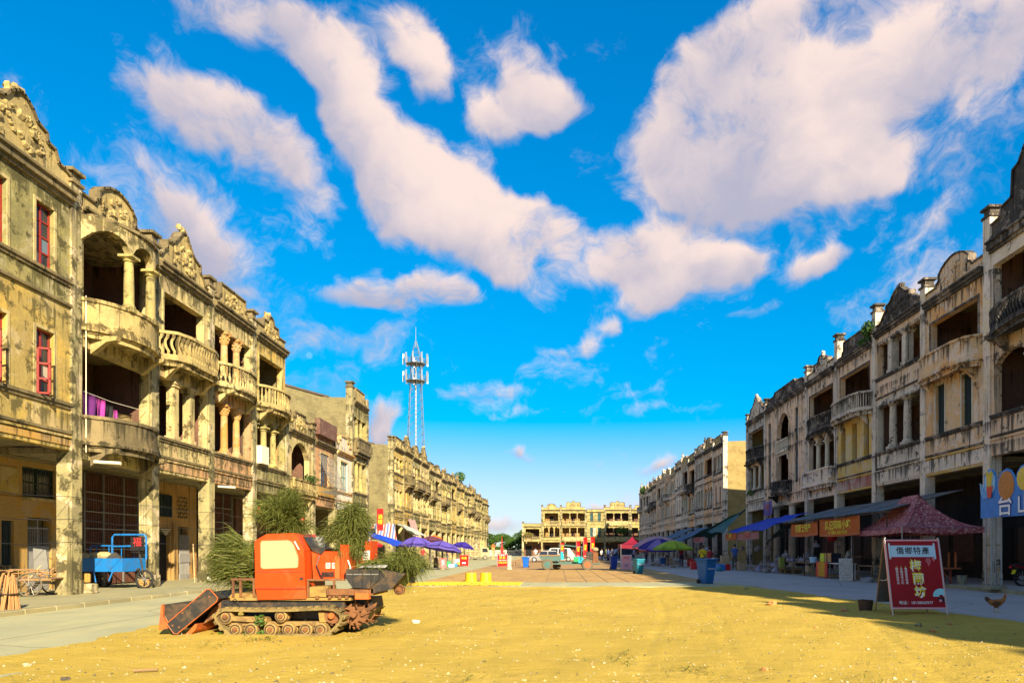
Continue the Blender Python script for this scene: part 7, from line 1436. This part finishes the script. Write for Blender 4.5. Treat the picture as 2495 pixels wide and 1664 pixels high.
for zp in (38.4, 42.2):
    pl = MB().lathe((0,0,zp), [(2.0,0),(2.1,.02),(2.1,.12),(2.0,.14)], 12); ring = [(2.3*math.cos(6.2832*i/16),2.3*math.sin(6.2832*i/16)) for i in range(17)]
    pl.path([(a,b,zp+1.0) for a, b in ring], .04, 5).path([(a,b,zp+.5) for a, b in ring], .03, 5)
    for a, b in ring[:-1]: pl.tube((a*.9,b*.9,zp),(a,b,zp+1.0),.03,n=4)
    for a, b in ring[::4]: pl.tube((a*.35,b*.35,zp-1.8),(a*.85,b*.85,zp),.05,n=4)
    pf_ = pl.build('platform', 'galvanised', tw)
    for i in range(9): a = 6.2832*i/9+.2; MB().cbox((2.65*math.cos(a),2.65*math.sin(a),zp+1.0), (.34,.22,2.3), rz3(a)).tube((2.3*math.cos(a),2.3*math.sin(a),zp+.6),(2.65*math.cos(a),2.65*math.sin(a),zp+.6),.04,n=4).build('antenna_panel', 'alu', pf_)
MB().lathe((0,0,44), [(1.0,0),(.5,2.6),(.12,3.2),(.08,3.2)], 4).build('top_cage', 'galvanised', tw) if 0 else None
tp = MB()
for (a, b) in ((-1,-1),(1,-1),(1,1),(-1,1)): tp.tube((a*.9,b*.9,44),(a*.15,b*.15,47.2),.06,n=5)
for zz in (44.8, 45.8): s_ = .9-.75*(zz-44)/3.2; tp.tube((-s_,-s_,zz),(s_,-s_,zz),.04,n=4).tube((s_,-s_,zz),(s_,s_,zz),.04,n=4).tube((s_,s_,zz),(-s_,s_,zz),.04,n=4).tube((-s_,s_,zz),(-s_,-s_,zz),.04,n=4)
tp.build('top_frame', 'galvanised', tw); MB().tube((0,0,46),(0,0,50.5),.07,.03,6).build('lightning_rod', 'galvanised', tw)

# ---------------------------------------------------------------- trees, boundary wall, weeds
def leaves(mb, c, r, n, s, rs_, shell=.55):
    for _ in range(n):
        while True:
            v = Vector((rs_.uniform(-1,1), rs_.uniform(-1,1), rs_.uniform(-1,1)))
            if shell < v.length < 1: break
        p_ = Vector(c) + Vector((v.x*r[0], v.y*r[1], v.z*r[2])); a = Vector((rs_.gauss(0,1), rs_.gauss(0,1), rs_.gauss(0,.6))).normalized(); b = a.cross(Vector((rs_.gauss(0,1), rs_.gauss(0,1), rs_.gauss(0,1)))).normalized(); k_ = s*rs_.uniform(.6,1.4)
        mb.add([p_-a*k_, p_+b*k_*.45, p_+a*k_, p_-b*k_*.45], [(0,1,2,3)])
def tree(lab, x, y, h, w_, m_, seed):
    rs_ = random.Random(seed); o = thing('tree', lab, 'tree', (x, y, 0), 0, 'trees behind the left end'); tr = MB(); tr.path([(0,0,0),(.1,.05,h*.3),(.0,.1,h*.55),(.1,.0,h*.8)], [.16,.13,.09,.04], 7); cr_ = MB()
    for i in range(11):
        a = rs_.uniform(0,6.28); d = w_*.6*math.sqrt(rs_.random()); c = Vector((d*math.cos(a), d*math.sin(a), h*(.2+.65*rs_.random()))); tr.path([(0,.05,h*.4),(c.x*.5,c.y*.5,c.z*.85),tuple(c)], [.07,.05,.02], 5); q = w_*rs_.uniform(.28,.42); leaves(cr_, c, (q,q,q*.75), 420, .17, rs_, .3)
    tr.build('trunk', 'dark_wood', o); cr_.build('crown', m_, o)
for i, (x, y, h, w_, m_, l) in enumerate(((-16.2,176,6.0,2.3,'leaf_green','bushy tree at the far left, beside the end of left row'),(-13.4,178,6.6,2.6,'leaf_green','round bright green tree left of the terrace house'),(-10.6,180,7.6,2.7,'leaf_green','taller bright green tree near the terrace house'),(-8.6,177,8.3,2.4,'leaf_dark','dark green tree rising next to the terrace house'),(-18.8,182,6.8,2.6,'leaf_dark','dark tree partly behind the left row end'),(-12.0,171,4.2,1.9,'leaf_green','low shrub-like tree before the boundary wall trees'),(-5,190,8,3,'leaf_dark','tree behind the terrace house'))): tree(l, x, y, h, w_, m_, 200+i)
bw = thing('boundary_wall', 'low grey boundary wall left of the closing houses', 'wall', (-19,168,0)); MB().box(0,10.4,0,.25,0,1.35).build('wall_panel', 'grey_plaster', bw); MB().box(-.05,10.45,-.05,.3,1.35,1.45).build('coping', 'grey_plaster', bw)
def weed(lab, c, r, n, s, seed, m_='leaf_green', name='wall_plant'):
    rs_ = random.Random(seed); mb = MB(); leaves(mb, (0,0,0), r, n, s, rs_, .1); o = thing(name, lab, 'plant', c, 0, 'plants growing on the houses'); mb.build('foliage', m_, o); st_ = MB()
    for i in range(5): st_.tube((0,0,-r[2]),(rs_.uniform(-r[0],r[0])*.7,rs_.uniform(-r[1],r[1])*.7,r[2]*rs_.uniform(.2,.8)),.012,.006,4)
    st_.build('stem', 'dark_wood', o)
weed('green weeds at the parapet of the fat-columned right house', (17.5,38.4,13.9), (.4,.7,.45), 260, .11, 1); weed('weeds trailing below the right parapet weeds', (17.45,38.9,13.3), (.25,.8,.3), 150, .09, 2); weed('ferns along the balcony of the low arched left house', (-14.85,41,5.75), (.25,1.1,.25), 220, .08, 3, 'leaf_dark'); weed('small tree growing from a far left roof', (-15.6,108,13.0), (.9,1.3,.9), 420, .16, 4); weed('bush on the roof at the far end of right row', (17.5,139,13.6), (.9,1.8,.9), 500, .18, 5); weed('leafy plant on the closing house balcony at right', (14.8,159.2,5.9), (1.4,.5,1.0), 420, .18, 6); weed('yellowish plants on the roofless terrace', (-6.8,159.3,5.0), (1.2,.5,.6), 320, .16, 7, 'dry_grass'); weed('weed at the small balcony of the end right house', (17.2,61,6.6), (.25,.5,.3), 120, .08, 8); weed('green weed on the wide right house ledge', (17.3,53,6.1), (.25,.4,.3), 110, .08, 9)
weed('tufts under the harvester front', HX(820,.1,1270), (.7,.1,.06), 160, .05, 10, 'leaf_green'); weed('leafy sprig stuck in the near track frame', HX(945,.03,1150), (.1,.04,.1), 40, .045, 11, 'leaf_green')
# cables strung along the left piers
for i, (z0, z1) in enumerate(((3.15,3.05),(2.45,2.3),(1.75,1.7))):
    pts = [(LX+.1, 17+j*1.05, z0-.1*math.sin(j*.75)**2 + .02*math.sin(j*3.1)) for j in range(40)]
    tag(MB().path(pts, .009, 4).build('cable', 'black_plastic'), ['upper','middle','lower'][i]+' thin cable strung along the left arcade piers', 'cable', 'cables on the left arcade')
tag(MB().path([(LX+.15,35.0,6.3),(LX+.4,37,6.1),(LX+.3,39,5.8),(LX+.2,41.5,5.3)], .018, 5).build('washing_pole', 'pale_wood'), 'bent bamboo pole across the small arches on the left', 'pole')
